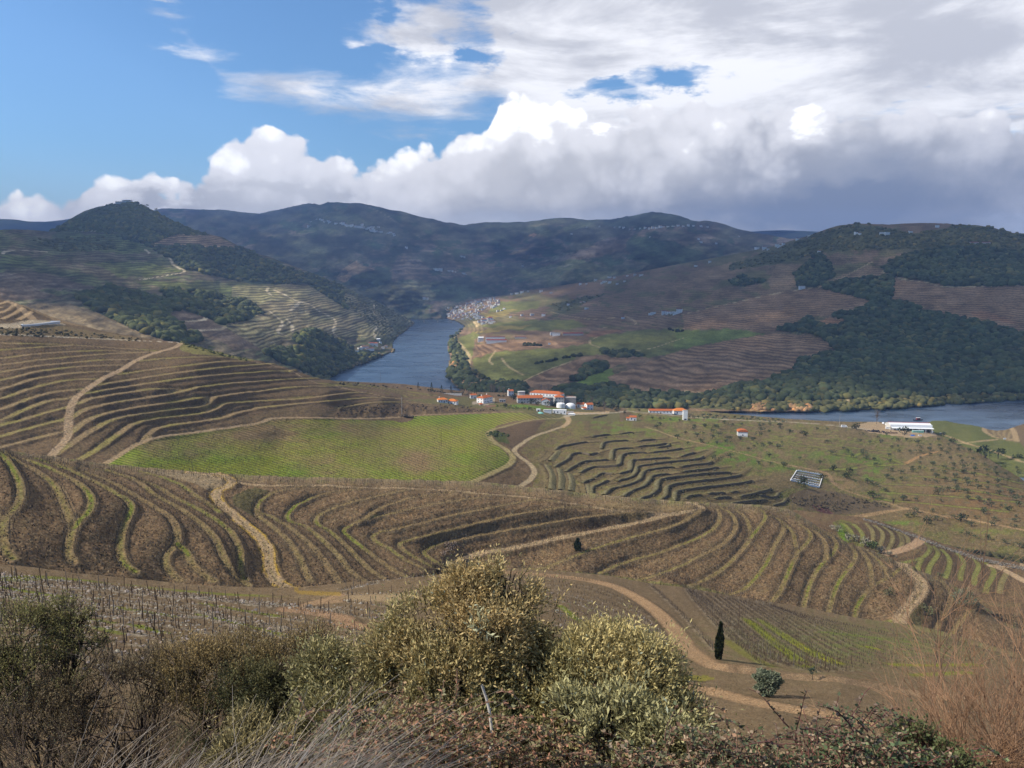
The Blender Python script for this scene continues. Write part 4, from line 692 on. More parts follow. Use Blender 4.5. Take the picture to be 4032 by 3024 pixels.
 ct(cC((760,1220),(1000,1120),(1250,1050),(1500,960),(1680,880),(1780,790),(1795,710),(1760,670),(1700,648)),146.5,134,.7)
 ct(cC((1100,1275),(1250,1240),(1450,1160),(1650,1060),(1830,960),(1920,860),(1930,770),(1880,700),(1800,660)),149,136,.75)
 ct(cC((1540,1330),(1700,1260),(1850,1160),(1980,1030),(2060,920),(2050,820),(2020,750),(1950,690),(1860,660)),151.5,138,.8)
 ct(cC((2060,920),(2130,830),(2190,740),(2170,690),(2100,655)),143.5,140,1.0)
 ct(cC((1880,1405),(2000,1360),(2100,1270),(2170,1180))+cD((0,890),(70,740),(130,640),(130,580),(80,530),(20,500)),154,142,.7)
 ct(cD((-60,1310),(0,1280),(60,1220),(120,1130),(170,1010),(210,920),(250,830),(230,720),(210,650),(150,580),(80,530)),156,145,.8)
 ct(cD((250,830),(330,750),(370,680),(340,630),(270,580)),149.5,147,.5)
 ct(cD((290,1350),(330,1200),(370,1080),(430,970),(500,890),(560,830),(592,760),(560,700),(480,640),(400,600)),158,149,1.0)
 ct(cD((500,885),(505,800),(480,720),(430,665),(370,620)),152,149.5,.3)
 ct(cD((500,1420),(540,1280),(590,1120),(660,1010),(730,920),(755,840),(710,760),(620,690),(540,655)),160,151,.8)
 ct(cD((740,1440),(770,1290),(840,1180),(900,1120),(1000,1060),(1100,1000),(1145,950),(1100,900),(1000,840),(900,780)),163,155,1.0)
 ct(cD((895,1120),(890,1000),(865,900),(800,810),(720,740)),159,154,.25)
 ct(cD((1030,1035),(1005,960),(950,890),(880,830)),158.3,156,.7)
 R3=cD((1150,935),(1230,990),(1310,1060),(1325,1140),(1260,1240),(1170,1340),(1140,1420),(1170,1490),(1250,1550),(1380,1600),(1500,1640))
 ct(R3,157.5,167,.1,2.8,True)
 ct(cD((1560,1600),(1620,1480),(1700,1380),(1760,1300),(1780,1250)),171,166,.8)
 ct(cD((1420,1560),(1500,1400),(1560,1280),(1580,1180),(1520,1100),(1420,1040)),169,162,.35)
 ctrl=[(-400,1745,330),(-400,2300,170),(300,1815,358),(640,1850,405),(930,1873,440),(1200,1884,445),(1500,1891,452),(1750,1898,462),(2016,1917,465),(2300,1948,465),(2600,1975,468),(2900,1991,472),(3100,2012,470),(3250,2100,440),(3420,2176,418),(3600,2250,405),(3800,2345,390),(4032,2480,372),(4300,2560,360),(0,2320,195),(600,2380,228),(1200,2430,262),(1750,2280,370),(1700,2440,330),(2200,2330,340),(2700,2440,340),(3200,2520,335),(3500,2600,330),(4032,2700,300),(4300,2800,290),(3900,2560,335)]
 H=Layer('terraced_hills',-400,4150,top,bottom,ctrl,contours=[(p,a,b)for p,a,b,g,w,r in C],lam=2.5e-3,roll=(0.02,14),cstep=9)
 H.grid(3.5,np.concatenate([np.linspace(0,.92,168,endpoint=False),np.linspace(.92,1,26)]));H.warp(4,20)
 px,py=H.PX,H.PY
 n=fbm(px/90,py/40,41,4);n2=fbm(px/24,py/12,43,4);n3=fbm(px/7,py/5,47,3)
 H.col[:]=(0.140,0.096,0.058);H.blend(sstep(n,0,.35)*.5,(0.102,0.077,0.048));H.blend(sstep(n2*.6+n3*.8,.02,.30)*.65,(0.072,0.051,0.033));H.blend(sstep(fbm(px/4.5,py/4,49,2),.15,.5)*.55,(0.215,0.165,0.105));H.blend(sstep(-n2,.25,.5)*.35,(0.150,0.120,0.066))
 crest=np.exp(-np.clip(py-H.topy(px),0,None)/16.0);H.blend(crest*.6,(0.17,0.145,0.095));H.blend(crest*sstep(n2,0,.4)*.5,(0.14,0.15,0.05))
 H.poly(cA((1150,330),(1600,350),(1950,380),(2020,430),(1900,500),(1780,500),(1700,450),(1500,400)),(0.19,0.155,0.105),.85)
 H.poly(cA((1640,345),(1950,375),(2030,430),(1960,490),(1890,520),(1850,470),(1920,430),(1850,395)),(0.29,0.225,0.145))
 H.poly(cC((600,650),(1350,700),(1600,680),(1560,640),(1400,640),(900,610)),(0.16,0.125,0.07),.6)
 H.poly(cC((0,1190),(760,1220),(1100,1280),(1600,1330),(1900,1410),(1900,1480),(1200,1420),(400,1260),(0,1240)),(0.115,0.125,0.045),.6)
 H.poly(cD((1130,1480),(1000,1470),(940,1440),(1060,1400),(1140,1420)),(0.12,0.15,0.04),.6)
 H.poly(cA((2000,560),(2130,500),(2212,480),(2320,520),(2240,640),(2200,740),(2120,690),(2020,630)),(0.055,0.060,0.026),.7)
 H.poly(cD((1210,1290),(1350,1280),(1330,1500),(1260,1500),(1220,1400)),(0.06,0.075,0.03),.5)
 H.benches=[]
 for i,(p,h0,h1,g,w,rd)in enumerate(C):
  m=H.line(p,w,soft=.35,R=75,flat=1.0,fw=w*1.1)
  L,lx,ly,lz,D,TT=H.last
  gn=np.clip(g*(0.65+0.9*fbm(TT/22+i*7,D*0,61,2)),0,1)*np.exp(-(D/(w*.68))**2)
  mi=L[:,0].argmin()
  if 1000<L[mi,0]<1800:gn=gn*(.18+.95*np.exp(-((px-L[mi,0])/130)**2))
  elif L[mi,0]>=1800:gn=gn*(.35+.75*np.exp(-((py-(L[:,1].min()+.62*np.ptp(L[:,1])))/(.25*np.ptp(L[:,1])+20))**2))
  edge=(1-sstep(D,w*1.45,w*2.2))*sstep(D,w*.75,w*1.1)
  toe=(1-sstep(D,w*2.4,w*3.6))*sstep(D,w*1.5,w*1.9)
  if rd:
   H.blend(m*.92,(0.235,0.180,0.120));rut=np.exp(-((D-w*.42)/.35)**2);H.blend(rut*.4*(D<w),(0.30,0.235,0.16));H.blend(np.exp(-(D/.45)**2)*.6*sstep(n3,-.4,.2),(0.135,0.125,0.055))
   if i==10:
    H.blend(np.exp(-((D-w*1.05)/.75)**2)*sstep(fbm(TT/6,D,5,3),-.35,.2)*.85,(0.30,0.205,0.02))
  else:
   base=np.array((0.150,0.114,0.066));k=(m*.9)[...,None];H.col=H.col*(1-k)+base*k
   gc=np.array((0.112,0.142,0.024));gc2=np.array((0.145,0.135,0.042));gcol=gc*np.clip(gn,0,1)[...,None]+gc2*(1-np.clip(gn,0,1))[...,None]
   k=np.clip(gn*1.35*sstep(n3+.5*n2,-.75,.05),0,.95)[...,None];H.col=H.col*(1-k)+gcol*k
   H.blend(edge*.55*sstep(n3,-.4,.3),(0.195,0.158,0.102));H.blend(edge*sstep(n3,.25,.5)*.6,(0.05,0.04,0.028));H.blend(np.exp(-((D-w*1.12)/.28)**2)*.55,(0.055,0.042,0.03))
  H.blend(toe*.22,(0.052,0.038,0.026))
  H.benches.append((L,lx,ly,lz,w,rd))
 bank=H.amp
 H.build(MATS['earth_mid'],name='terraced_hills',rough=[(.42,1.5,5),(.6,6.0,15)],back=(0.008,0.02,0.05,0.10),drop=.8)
 return H
def near_slope():
 top=[(-500,2190),(-200,2215),(0,2232),(100,2240),(200,2252),(300,2268),(400,2277),(520,2290),(650,2302),(760,2314),(900,2322),(1050,2326),(1150,2326),(1250,2318),(1350,2308),(1500,2296),(1650,2282),(1800,2262),(1900,2252),(2016,2247),(2150,2256),(2300,2268),(2400,2278),(2500,2298),(2600,2315),(2688,2324),(2800,2344),(2900,2362),(3000,2380),(3100,2395),(3200,2412),(3300,2436),(3400,2452),(3500,2466),(3600,2478),(3700,2500),(3800,2530),(3900,2560),(4032,2600),(4300,2680)]
 ctrl=[(-400,2200,130),(-400,2500,66),(-400,3024,22),(0,2232,132),(0,2300,108),(0,2400,86),(0,2500,68),(0,2800,34),(0,3024,21),(600,2300,146),(600,2400,108),(600,2600,66),(600,2900,32),(1150,2326,160),(1150,2450,118),(1150,2600,84),(1200,2900,40),(1650,2282,190),(1650,2450,132),(1700,2700,74),(1700,3024,34),(2016,2247,235),(2016,2400,170),(2200,2600,112),(2200,2900,52),(2400,2278,250),(2400,2450,185),(2500,2600,140),(2600,2700,114),(2688,2324,258),(2700,2500,190),(2830,2595,156),(3020,2740,114),(3000,2380,272),(3000,2550,185),(3200,2412,282),(3200,2600,176),(3300,2700,132),(3300,2850,90),(3500,2466,285),(3500,2600,200),(3600,2750,130),(3800,2530,262),(3800,2700,160),(4032,2600,230),(4032,2800,130),(4300,2680,210),(4300,3024,60),(3700,3024,52),(3000,3024,44),(2600,2900,62),(2400,3024,40),(0,3250,12.5),(1000,3250,16),(2000,3250,20),(3000,3250,24),(4032,3250,26),(2800,2850,84)]
 N=Layer('near_slope',-400,4150,top,[(-400,3240),(4150,3240)],ctrl,lam=2e-4,roll=(0.05,16))
 t=1-np.linspace(0,1,190)**1.35
 t=np.sort(t)
 N.grid(5.4,t);N.warp(5,30)
 px,py=N.PX,N.PY
 n=fbm(px/120,py/40,41,4);n2=fbm(N.X/2.2,N.Yw/2.2,43,4);n3=fbm(N.X/.7,N.Yw/.7,47,3)
 N.col[:]=(0.135,0.100,0.064);N.blend(sstep(n2,-.1,.4)*.5,(0.105,0.080,0.050));N.blend(sstep(n3,.1,.5)*.45,(0.19,0.15,0.10))
 N.rows=[]
 def row(p,g=0.,stone=.7,w=.9,gw=1.1,goff=2.1,gc=(0.125,0.150,0.022),dens=1.0):
  m=N.line(p,w,soft=.6,R=60)
  L,lx,ly,lz,D,TT=N.last
  N.blend(m*stone*.9*sstep(n3+n2*.4,-.3,.35),(0.255,0.225,0.185));N.blend(m*sstep(-n3,.1,.4)*.5,(0.055,0.045,0.038))
  N.rows.append((L,lx,ly,lz,stone,dens))
  if g>0:
   q=[(a,b)for a,b in p]
   sx=np.gradient(lx);sy=np.gradient(ly);s_=np.hypot(sx,sy)+1e-9
  return D,TT
 def aisle(p,g,w=1.1,gc=(0.125,0.150,0.022),R=50):
  m=N.line(p,w,soft=.7,R=R);L,lx,ly,lz,D,TT=N.last
  N.blend(m*min(1,g*1.3)*sstep(fbm(TT/8,D/1.5,8,3)+.45*g,-.25,.25),gc)
 rowsL=[kL((-300,-30),(0,18),(225,50),(420,65),(600,88),(800,108),(1000,135),(1220,155),(1450,180),(1700,205),(2000,235),(2212,250)),kL((-300,0),(0,50),(230,85),(480,108),(720,125),(1000,160),(1220,172),(1500,200),(1800,235),(2212,290)),kL((-300,60),(0,98),(220,130),(470,165),(730,192),(1080,222),(1330,262),(1580,320),(1850,372),(2212,440)),kL((-200,110),(0,140),(340,190),(690,240),(900,262),(1060,290),(1320,290+10),(1570,375),(1850,430),(2140,500),(2212,520)),kL((-200,140),(0,165),(340,230),(600,290),(770,290),(1060,350),(1340,400),(1700,450),(2130,560),(2212,590)),kL((-200,250),(0,290),(300,330),(680,370),(1050,440),(1500,560),(2120,640),(2212,670)),kL((0,400),(500,470),(1100,600),(1700,720),(2212,800)),kL((0,560),(600,660),(1300,800),(2212,960))]
 def mid(a,b,t=.5):
  def rs(p):q=smooth_line(p,10);d=np.concatenate([[0],np.cumsum(np.hypot(*np.diff(q,axis=0).T))]);u=np.linspace(0,d[-1],12);return np.stack([np.interp(u,d,q[:,0]),np.interp(u,d,q[:,1])],1)
  return[tuple(v)for v in rs(a)*(1-t)+rs(b)*t]
 for i in range(7):row(mid(rowsL[i],rowsL[i+1]),stone=.75,w=.8)
 for i,p in enumerate(rowsL):row(p,stone=.95 if i<6 else .6,w=1.5 if i<3 else 1.15)
 for p,g,w in[(kL((0,100),(150,125),(300,150),(420,170)),.7,1.0),(kL((780,235),(900,255),(1100,285)),.5,.9),(kL((1290,280),(1450,315),(1700,375),(1900,430)),1.0,.55),(kL((1330,210),(1500,240),(1800,290)),.6,.8),(kL((650,370),(760,400)),.6,.7),(kL((880,350),(1050,395)),.8,.7),(kL((2060,470),(2212,500))+kM((140,790)),1.0,.6),(kM((-60,740),(0,765),(140,800)),1.0,.6),(kL((-200,60),(300,40),(700,75),(1100,118),(1500,150),(1900,160)),.55,1.6),(kL((600,310),(720,330)),.6,.6)]:
  aisle(p,g,w)
 for p in[kM((0,400),(300,395),(500,410),(700,430)),kM((0,440),(250,470),(430,490)),kM((0,480),(250,520),(430,540)),kM((0,520),(300,570),(450,600)),kM((0,620),(250,660),(400,680)),kM((0,700),(250,720),(350,740)),kM((0,370),(300,310),(600,270),(900,245),(1200,265))]:row(p,stone=.55,w=.7)
 rowsR=[kM((1000,285),(1400,290),(1700,320),(1900,380)),kM((1100,320),(1500,350),(1750,420),(1960,560),(2100,700)),kM((1200,370),(1500,410),(1750,500),(1900,600),(2080,780)),kM((1300,420),(1560,470),(1780,590),(1950,720),(2100,850)),kM((1350,500),(1600,580),(1800,700),(1950,830)),kM((1400,600),(1650,700),(1850,830),(2000,900)),kM((1500,720),(1700,800),(1900,900))]
 for p in rowsR:row(p,stone=.5,w=.6)
 aisle(kM((1420,470),(1470,510),(1530,560)),.9,.9);aisle(kM((1960,720),(2050,780)),.7,1)
 rr=[]
 for i in range(15):
  a=(2080+i*95,2262+i*15.5 if i<3 else 2290+(i-3)*17)
 R_=[kR((-500,190),(-200,240),(0,350),(60,420),(200,580),(330,700),(520,860)),kR((-420,200),(-100,290),(80,400),(300,600),(480,760),(640,850)),kR((-350,205),(0,330),(200,470),(400,640),(600,790),(760,880)),kR((-250,210),(100,340),(350,530),(560,700),(760,830),(900,900)),kR((-150,250),(200,370),(450,550),(700,730),(900,850),(1000,900)),kR((0,280),(300,400),(550,560),(800,740),(1000,860),(1100,890)),kR((100,300),(420,440),(700,620),(950,790),(1200,880)),kR((220,330),(560,480),(850,660),(1100,800),(1400,880)),kR((350,380),(700,520),(1000,680),(1250,800),(1600,870)),kR((480,440),(850,570),(1150,700),(1400,790),(1750,850)),kR((620,480),(950,590),(1300,710),(1600,790),(1950,840)),kR((800,530),(1100,610),(1450,700),(1800,770),(2212,820)),kR((1000,580),(1300,640),(1600,700),(2212,770)),kR((1500,640),(1800,690),(2212,730)),kR((-550,230),(-280,300),(-120,420),(60,600),(200,760))]
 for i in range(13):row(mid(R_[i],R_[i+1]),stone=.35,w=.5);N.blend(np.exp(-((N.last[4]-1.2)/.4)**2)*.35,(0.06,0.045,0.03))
 for i in range(6):row(mid(rowsR[i],rowsR[i+1]),stone=.4,w=.5)
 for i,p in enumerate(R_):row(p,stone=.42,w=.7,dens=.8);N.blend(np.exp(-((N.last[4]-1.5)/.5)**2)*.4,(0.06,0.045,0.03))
 for p,g,c in[(kR((640,650),(820,760),(1000,840)),1.0,(0.24,0.235,0.02)),(kR((500,560),(700,690),(900,800)),.6,(0.15,0.17,0.03)),(kR((420,560),(640,740),(800,860)),.8,(0.155,0.17,0.025)),(kR((900,640),(1100,660),(1450,700)),.7,(0.12,0.15,0.035)),(kR((1350,850),(1600,855),(1900,850)),.9,(0.16,0.16,0.025)),(kR((300,700),(420,790),(560,860)),.5,(0.15,0.15,0.03)),(kR((1180,735),(1250,745)),1.0,(0.18,0.20,0.02)),(kR((1500,920),(1850,900)),.8,(0.14,0.15,0.03))]:
  aisle(p,g,1.5,c)
 N.blend(np.exp(-(((px-3420)/520)**2+((py-2540)/95)**2))*.8*sstep(n2,-.4,.4),(0.12,0.145,0.045))
 def road(p,w,c=(0.25,0.170,0.105)):
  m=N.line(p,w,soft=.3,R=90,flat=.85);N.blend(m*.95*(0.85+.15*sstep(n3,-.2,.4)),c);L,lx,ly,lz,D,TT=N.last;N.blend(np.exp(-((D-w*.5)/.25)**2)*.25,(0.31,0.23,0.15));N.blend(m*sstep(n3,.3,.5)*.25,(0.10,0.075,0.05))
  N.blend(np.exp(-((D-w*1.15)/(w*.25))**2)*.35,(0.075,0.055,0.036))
 road(kM((900,245),(1200,262),(1500,290),(1750,340),(1950,440),(2100,560),(2212,700))+kR((0,720),(100,800),(220,860),(420,890)),2.3)
 road(kM((2000,930),(2212,985))+kR((0,1000),(200,1030),(400,1080),(600,1120),(760,1150),(900,1170),(1200,1230)),1.9)
 road(kR((420,890),(700,930),(1000,950),(1300,1000),(1600,1050),(2212,1120)),2.2,(0.175,0.125,0.082))
 N.blend(np.clip(1.3*np.exp(-(((px-1500)/190)**2+((py-2353)/16)**2)),0,1)*(py>2335),(0.25,0.19,0.12));road(kL((2212,190),(2000,215),(1900,240))+kM((0,400)),1.2)
 road(kL((1850,245),(2000,262),(2212,300))+kM((60,600)),1.6,(0.20,0.13,0.085));road(kM((-20,590),(150,610),(330,650)),1.5,(0.20,0.13,0.085))
 N.poly(kL((1900,120),(2212,135),(2212,160),(1950,150)),(0.25,0.17,0.03),.6)
 N.poly(kR((0,920),(160,920),(220,945),(120,960),(0,945)),(0.17,0.165,0.025),.7);N.poly(kR((0,970),(40,975),(30,990),(0,990)),(0.30,0.25,0.02),.7)
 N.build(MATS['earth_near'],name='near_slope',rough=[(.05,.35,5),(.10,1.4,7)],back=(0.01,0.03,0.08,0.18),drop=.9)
 return N
def near_bank():
 """the roadside bank that drops from the camera's feet"""
 na,nr=180,70
 a=np.linspace(-1.15,1.15,na);r=np.concatenate([np.linspace(.2,3,8),np.linspace(3.3,46,nr-8)**1.0])
 Rr,A=np.meshgrid(r,a,indexing='ij');X=Rr*np.sin(A)*1.3;Y=Rr*np.cos(A)
 Z=np.interp(Rr,[0,1.6,2.4,6,12,25,46],[-1.75,-1.75,-2.2,-4.75,-9.6,-19.5,-36.5])+.25*fbm(X/1.6,Y/1.6,5,4)+.04*fbm(X/.25,Y/.25,6,3)
 Z=Z-sstep(np.abs(A),.75,1.15)*0
 n=fbm(X/.9,Y/.9,3,4);col=np.zeros(X.shape+(3,));col[:]=(0.105,0.075,0.050);k=sstep(n,-.1,.5)[...,None]*.6;col=col*(1-k)+np.array((0.16,0.13,0.09))*k
 idx=np.arange(X.size).reshape(X.shape);Fq=np.stack([idx[:-1,:-1],idx[:-1,1:],idx[1:,1:],idx[1:,:-1]],-1).reshape(-1,4)
 o=obj_np('roadside_bank',np.stack([X,Y,Z],-1).reshape(-1,3),Fq,MATS['earth_near'],cols=col.reshape(-1,3),attrs={'rowc':Z*0,'rowa':Z*0},smooth=True);tag(o,kind='structure')
def bank_z(x,y):
 r=math.hypot(x/1.3,y);return float(np.interp(r,[0,1.6,2.4,6,12,25,46],[-1.75,-1.75,-2.2,-4.75,-9.6,-19.5,-36.5]))
def water_and_base():
 m=bpy.data.materials.new('river_water');m.use_nodes=True;T=NT(m.node_tree);b=T.n['Principled BSDF']
 b.inputs['Base Color'].default_value=(0.018,0.036,0.060,1);b.inputs['Roughness'].default_value=0.12;b.inputs['IOR'].default_value=1.33
 geo=T.node('ShaderNodeNewGeometry');pos=geo.outputs['Position']
 n1=T.noise(T.vmath('MULTIPLY',pos,(1,.8,1)),0.22,6,.6);n2=T.noise(T.vmath('MULTIPLY',pos,(.35,1,1)),0.02,5,.6,.6)
 T.l.new(T.smooth(n2,.3,.7,.22,.38),b.inputs['Roughness'])
 n3=T.noise(T.vmath('MULTIPLY',pos,(.5,1,1)),0.06,5,.65,.4)
 T.l.new(T.mix(T.smooth(T.math('ADD',T.math('MULTIPLY',n2,.6),T.math('MULTIPLY',n3,.4)),.40,.62),(0.022,0.046,0.080,1),(0.075,0.120,0.180,1)),b.inputs['Base Color'])
 bp=T.node('ShaderNodeBump');bp.inputs['Strength'].default_value=.8;bp.inputs['Distance'].default_value=1.2;T.l.new(n1,bp.inputs['Height']);T.l.new(bp.outputs[0],b.inputs['Normal'])
 V=np.array([(-3500,600,RIVER),(6000,600,RIVER),(6000,9000,RIVER),(-3500,9000,RIVER)],float)
 o=obj_np('river',V,np.array([[0,1,2,3]]),m);tag(o,kind='structure')
 g=simple('base_ground',(0.06,0.06,0.035),.95,.05)
 s=10500.0;V=np.array([(-s,-s,RIVER-9),(s,-s,RIVER-9),(s,s,RIVER-9),(-s,s,RIVER-9)],float)
 o=obj_np('ground',V,np.array([[0,1,2,3]]),g);tag(o,kind='structure')
def ico():
 t=(1+5**.5)/2
 v=np.array([(-1,t,0),(1,t,0),(-1,-t,0),(1,-t,0),(0,-1,t),(0,1,t),(0,-1,-t),(0,1,-t),(t,0,-1),(t,0,1),(-t,0,-1),(-t,0,1)],float)
 v/=np.linalg.norm(v[0])
 f=np.array([(0,11,5),(0,5,1),(0,1,7),(0,7,10),(0,10,11),(1,5,9),(5,11,4),(11,10,2),(10,7,6),(7,1,8),(3,9,4),(3,4,2),(3,2,6),(3,6,8),(3,8,9),(4,9,5),(2,4,11),(6,2,10),(8,6,7),(9,8,1)])
 return v,f
ICO_V,ICO_F=ico()
def blobs(P,Rr,cols,flat=.8,jit=.28):
 """many uneven crowns in one mesh. P (n,3), Rr (n,), cols (n,3)"""
 n=len(P);V=ICO_V[None]*(1+RNG.uniform(-jit,jit,(n,12,1)));a=RNG.uniform(0,6.28,n);c,s=np.cos(a),np.sin(a)
 x=V[...,0]*c[:,None]-V[...,1]*s[:,None];y=V[...,0]*s[:,None]+V[...,1]*c[:,None]
 V=np.stack([x,y,V[...,2]*flat],-1)*Rr[:,None,None]+P[:,None]
 Fq=(ICO_F[None]+(np.arange(n)*12)[:,None,None]).reshape(-1,3)
 C=np.repeat(cols,12,0)*RNG.uniform(.75,1.25,(n*12,1))
 return V.reshape(-1,3),Fq,C
def leaf_quads(P,D,ln,wd,cols):
 """pointed leaves: base P, direction D (unit), length ln, width wd"""
 n=len(P);q=RNG.normal(size=(n,3));s=np.cross(D,q);s/=np.linalg.norm(s,axis=1,keepdims=True)+1e-9
 nrm=np.cross(D,s);ln=np.asarray(ln)[:,None];wd=np.asarray(wd)[:,None]
 a=P;b=P+D*ln*.45+s*wd*.5+nrm*ln*.06;c=P+D*ln;d=P+D*ln*.45-s*wd*.5+nrm*ln*.06
 V=np.stack([a,b,c,d],1).reshape(-1,3);Fq=(np.array([[0,1,2,3]])[None]+(np.arange(n)*4)[:,None,None]).reshape(-1,4)
 return V,Fq,np.repeat(cols,4,0)
def tubes(paths,sides=3):
 Vs,Fs,Cs,o=[],[],[],0
 ang=np.arange(sides)*2*math.pi/sides
 for pts,r0,r1,col in paths:
  pts=np.asarray(pts,float);n=len(pts)
  d=np.gradient(pts,axis=0);d/=np.linalg.norm(d,axis=1,keepdims=True)+1e-9
  up=np.array([0.3,0.2,0.93])if abs(d[0,2])<.9 else np.array([1.,0.1,0])
  s=np.cross(d,up);s/=np.linalg.norm(s,axis=1,keepdims=True)+1e-9;t=np.cross(d,s)
  r=np.linspace(r0,r1,n)[:,None,None]
  V=pts[:,None]+r*(np.cos(ang)[None,:,None]*s[:,None]+np.sin(ang)[None,:,None]*t[:,None])
  idx=np.arange(n*sides).reshape(n,sides)+o;nx=np.roll(idx,-1,1)
  Fs.append(np.stack([idx[:-1],nx[:-1],nx[1:],idx[1:]],-1).reshape(-1,4));Vs.append(V.reshape(-1,3));Cs.append(np.tile(col,(n*sides,1)));o+=n*sides
 return np.concatenate(Vs),np.concatenate(Fs),np.concatenate(Cs)
class MB:
 """collects boxes, prisms and roofs with per-face material slots"""
 def __init__(s):s.V,s.F,s.M,s.mats=[],[],[],[]
 def mi(s,m):
  if m not in s.mats:s.mats.append(m)
  return s.mats.index(m)
 def faces(s,V,Fc,m):
  o=len(s.V);s.V+=[tuple(v)for v in V];k=s.mi(m)
  for f in Fc:s.F.append([i+o for i in f]);s.M.append(k)
 def box(s,x0,x1,y0,y1,z0,z1,m,top=True):
  V=[(x0,y0,z0),(x1,y0,z0),(x1,y1,z0),(x0,y1,z0),(x0,y0,z1),(x1,y0,z1),(x1,y1,z1),(x0,y1,z1)]
  Fc=[(0,1,5,4),(1,2,6,5),(2,3,7,6),(3,0,4,7),(3,2,1,0)]+([(4,5,6,7)]if top else[])
  s.faces(V,Fc,m)
 def gable(s,x0,x1,y0,y1,z0,h,m,wallm=None,ov=.4,th=.18):
  """ridge along x; wall triangles closed with wallm"""
  ym=(y0+y1)/2
  if wallm:s.faces([(x0,y0,z0),(x0,y1,z0),(x0,ym,z0+h),(x1,y0,z0),(x1,y1,z0),(x1,ym,z0+h)],[(0,2,1),(3,4,5)],wallm)
  k=h/(ym-y0)*ov;X0,X1=x0-ov,x1+ov
  for a,b in((y0-ov,ym),(y1+ov,ym)):
   V=[(X0,a,z0-k+.02),(X1,a,z0-k+.02),(X1,b,z0+h+.02),(X0,b,z0+h+.02)];V2=[(x,y,z+th)for x,y,z in V]
   s.faces(V+V2,[(0,1,2,3),(7,6,5,4),(0,4,5,1),(1,5,6,2),(2,6,7,3),(3,7,4,0)],m)
 def hip(s,x0,x1,y0,y1,z0,h,m,ov=.5,th=.18):
  X0,X1,Y0,Y1=x0-ov,x1+ov,y0-ov,y1+ov;ym=(Y0+Y1)/2;k=min((Y1-Y0)/2,(X1-X0)/2)
  V=[(X0,Y0,z0),(X1,Y0,z0),(X1,Y1,z0),(X0,Y1,z0),(X0,Y0,z0+th),(X1,Y0,z0+th),(X1,Y1,z0+th),(X0,Y1,z0+th),(X0+k,ym,z0+th+h),(X1-k,ym,z0+th+h)]
  s.faces(V,[(3,2,1,0),(0,1,5,4),(1,2,6,5),(2,3,7,6),(3,0,4,7),(4,5,9,8),(5,6,9),(6,7,8,9),(7,4,8)],m)
 def shed(s,x0,x1,y0,y1,z0,z1,m,ov=.4,th=.15):
  X0,X1,Y0,Y1=x0-ov,x1+ov,y0-ov,y1+ov
  V=[(X0,Y0,z0),(X1,Y0,z0),(X1,Y1,z1),(X0,Y1,z1)];V2=[(x,y,z+th)for x,y,z in V]
  s.faces(V+V2,[(3,2,1,0),(4,5,6,7),(0,1,5,4),(1,2,6,5),(2,3,7,6),(3,0,4,7)],m)
 def cyl(s,x,y,z0,z1,r0,r1,m,n=10,cap=True):
  a=[2*math.pi*i/n for i in range(n)]
  V=[(x+r0*math.cos(t),y+r0*math.sin(t),z0)for t in a]+[(x+r1*math.cos(t),y+r1*math.sin(t),z1)for t in a]
  Fc=[(i,(i+1)%n,n+(i+1)%n,n+i)for i in range(n)]+([tuple(range(n,2*n))]if cap else[])
  s.faces(V,Fc,m)
 def dome(s,x,y,z0,r,h,m,n=16,k=5):
  V=[];Fc=[]
  for j in range(k):
   t=j/k*math.pi/2;V+=[(x+r*math.cos(t)*math.cos(2*math.pi*i/n),y+r*math.cos(t)*math.sin(2*math.pi*i/n),z0+h*math.sin(t))for i in range(n)]
  V.append((x,y,z0+h))
  for j in range(k-1):
   for i in range(n):Fc.append((j*n+i,j*n+(i+1)%n,(j+1)*n+(i+1)%n,(j+1)*n+i))
  for i in range(n):Fc.append(((k-1)*n+i,(k-1)*n+(i+1)%n,k*n))
  s.faces(V,Fc,m)
 def mesh(s,name):
  me=bpy.data.meshes.new(name);me.from_pydata(s.V,[],s.F)
  for m in s.mats:me.materials.append(m)
  me.polygons.foreach_set('material_index',s.M);me.update();return me
 def build(s,name,parent=None):
  return link(bpy.data.objects.new(name,s.mesh(name)),parent)
simple('white_wall',(0.82,0.80,0.76),.9,.1,grain=1.2,amt=.14);simple('old_wall',(0.60,0.57,0.51),.95,.05,grain=1.0,amt=.4,bump=.3);simple('grey_wall',(0.25,0.235,0.215),.95,.05,grain=.8,amt=.35)
def tile_mat(name,c1,c2):
 m=bpy.data.materials.new(name);m.use_nodes=True;T=NT(m.node_tree);b=T.n['Principled BSDF'];b.inputs['Roughness'].default_value=.9;b.inputs['Specular IOR Level'].default_value=.1
 tc=T.node('ShaderNodeTexCoord');n=T.noise(tc.outputs['Object'],.9,6,.7);w=T.node('ShaderNodeTexWave',wave_type='BANDS');w.inputs['Scale'].default_value=1.3;T.l.new(tc.outputs['Object'],w.inputs['Vector'])
 T.l.new(T.mix(T.smooth(T.math('ADD',n,T.math('MULTIPLY',w.outputs[1],.12)),.35,.72),(*c1,1),(*c2,1)),b.inputs['Base Color']);MATS[name]=m
tile_mat('orange_tiles',(0.52,0.150,0.045),(0.36,0.105,0.040));tile_mat('new_tiles',(0.66,0.215,0.050),(0.55,0.165,0.04));tile_mat('old_tiles',(0.30,0.13,0.085),(0.19,0.095,0.07));tile_mat('red_tiles',(0.36,0.085,0.055),(0.26,0.07,0.05));tile_mat('grey_roof',(0.34,0.31,0.28),(0.24,0.215,0.195))
simple('dark_glass',(0.03,0.032,0.036),.25,.5);simple('wood',(0.11,0.075,0.05),.9,.1,grain=.1,amt=.4);simple('grey_wood',(0.17,0.145,0.12),.9,.1,grain=.1,amt=.4);simple('concrete',(0.36,0.34,0.31),.9,.1,grain=.5,amt=.2)
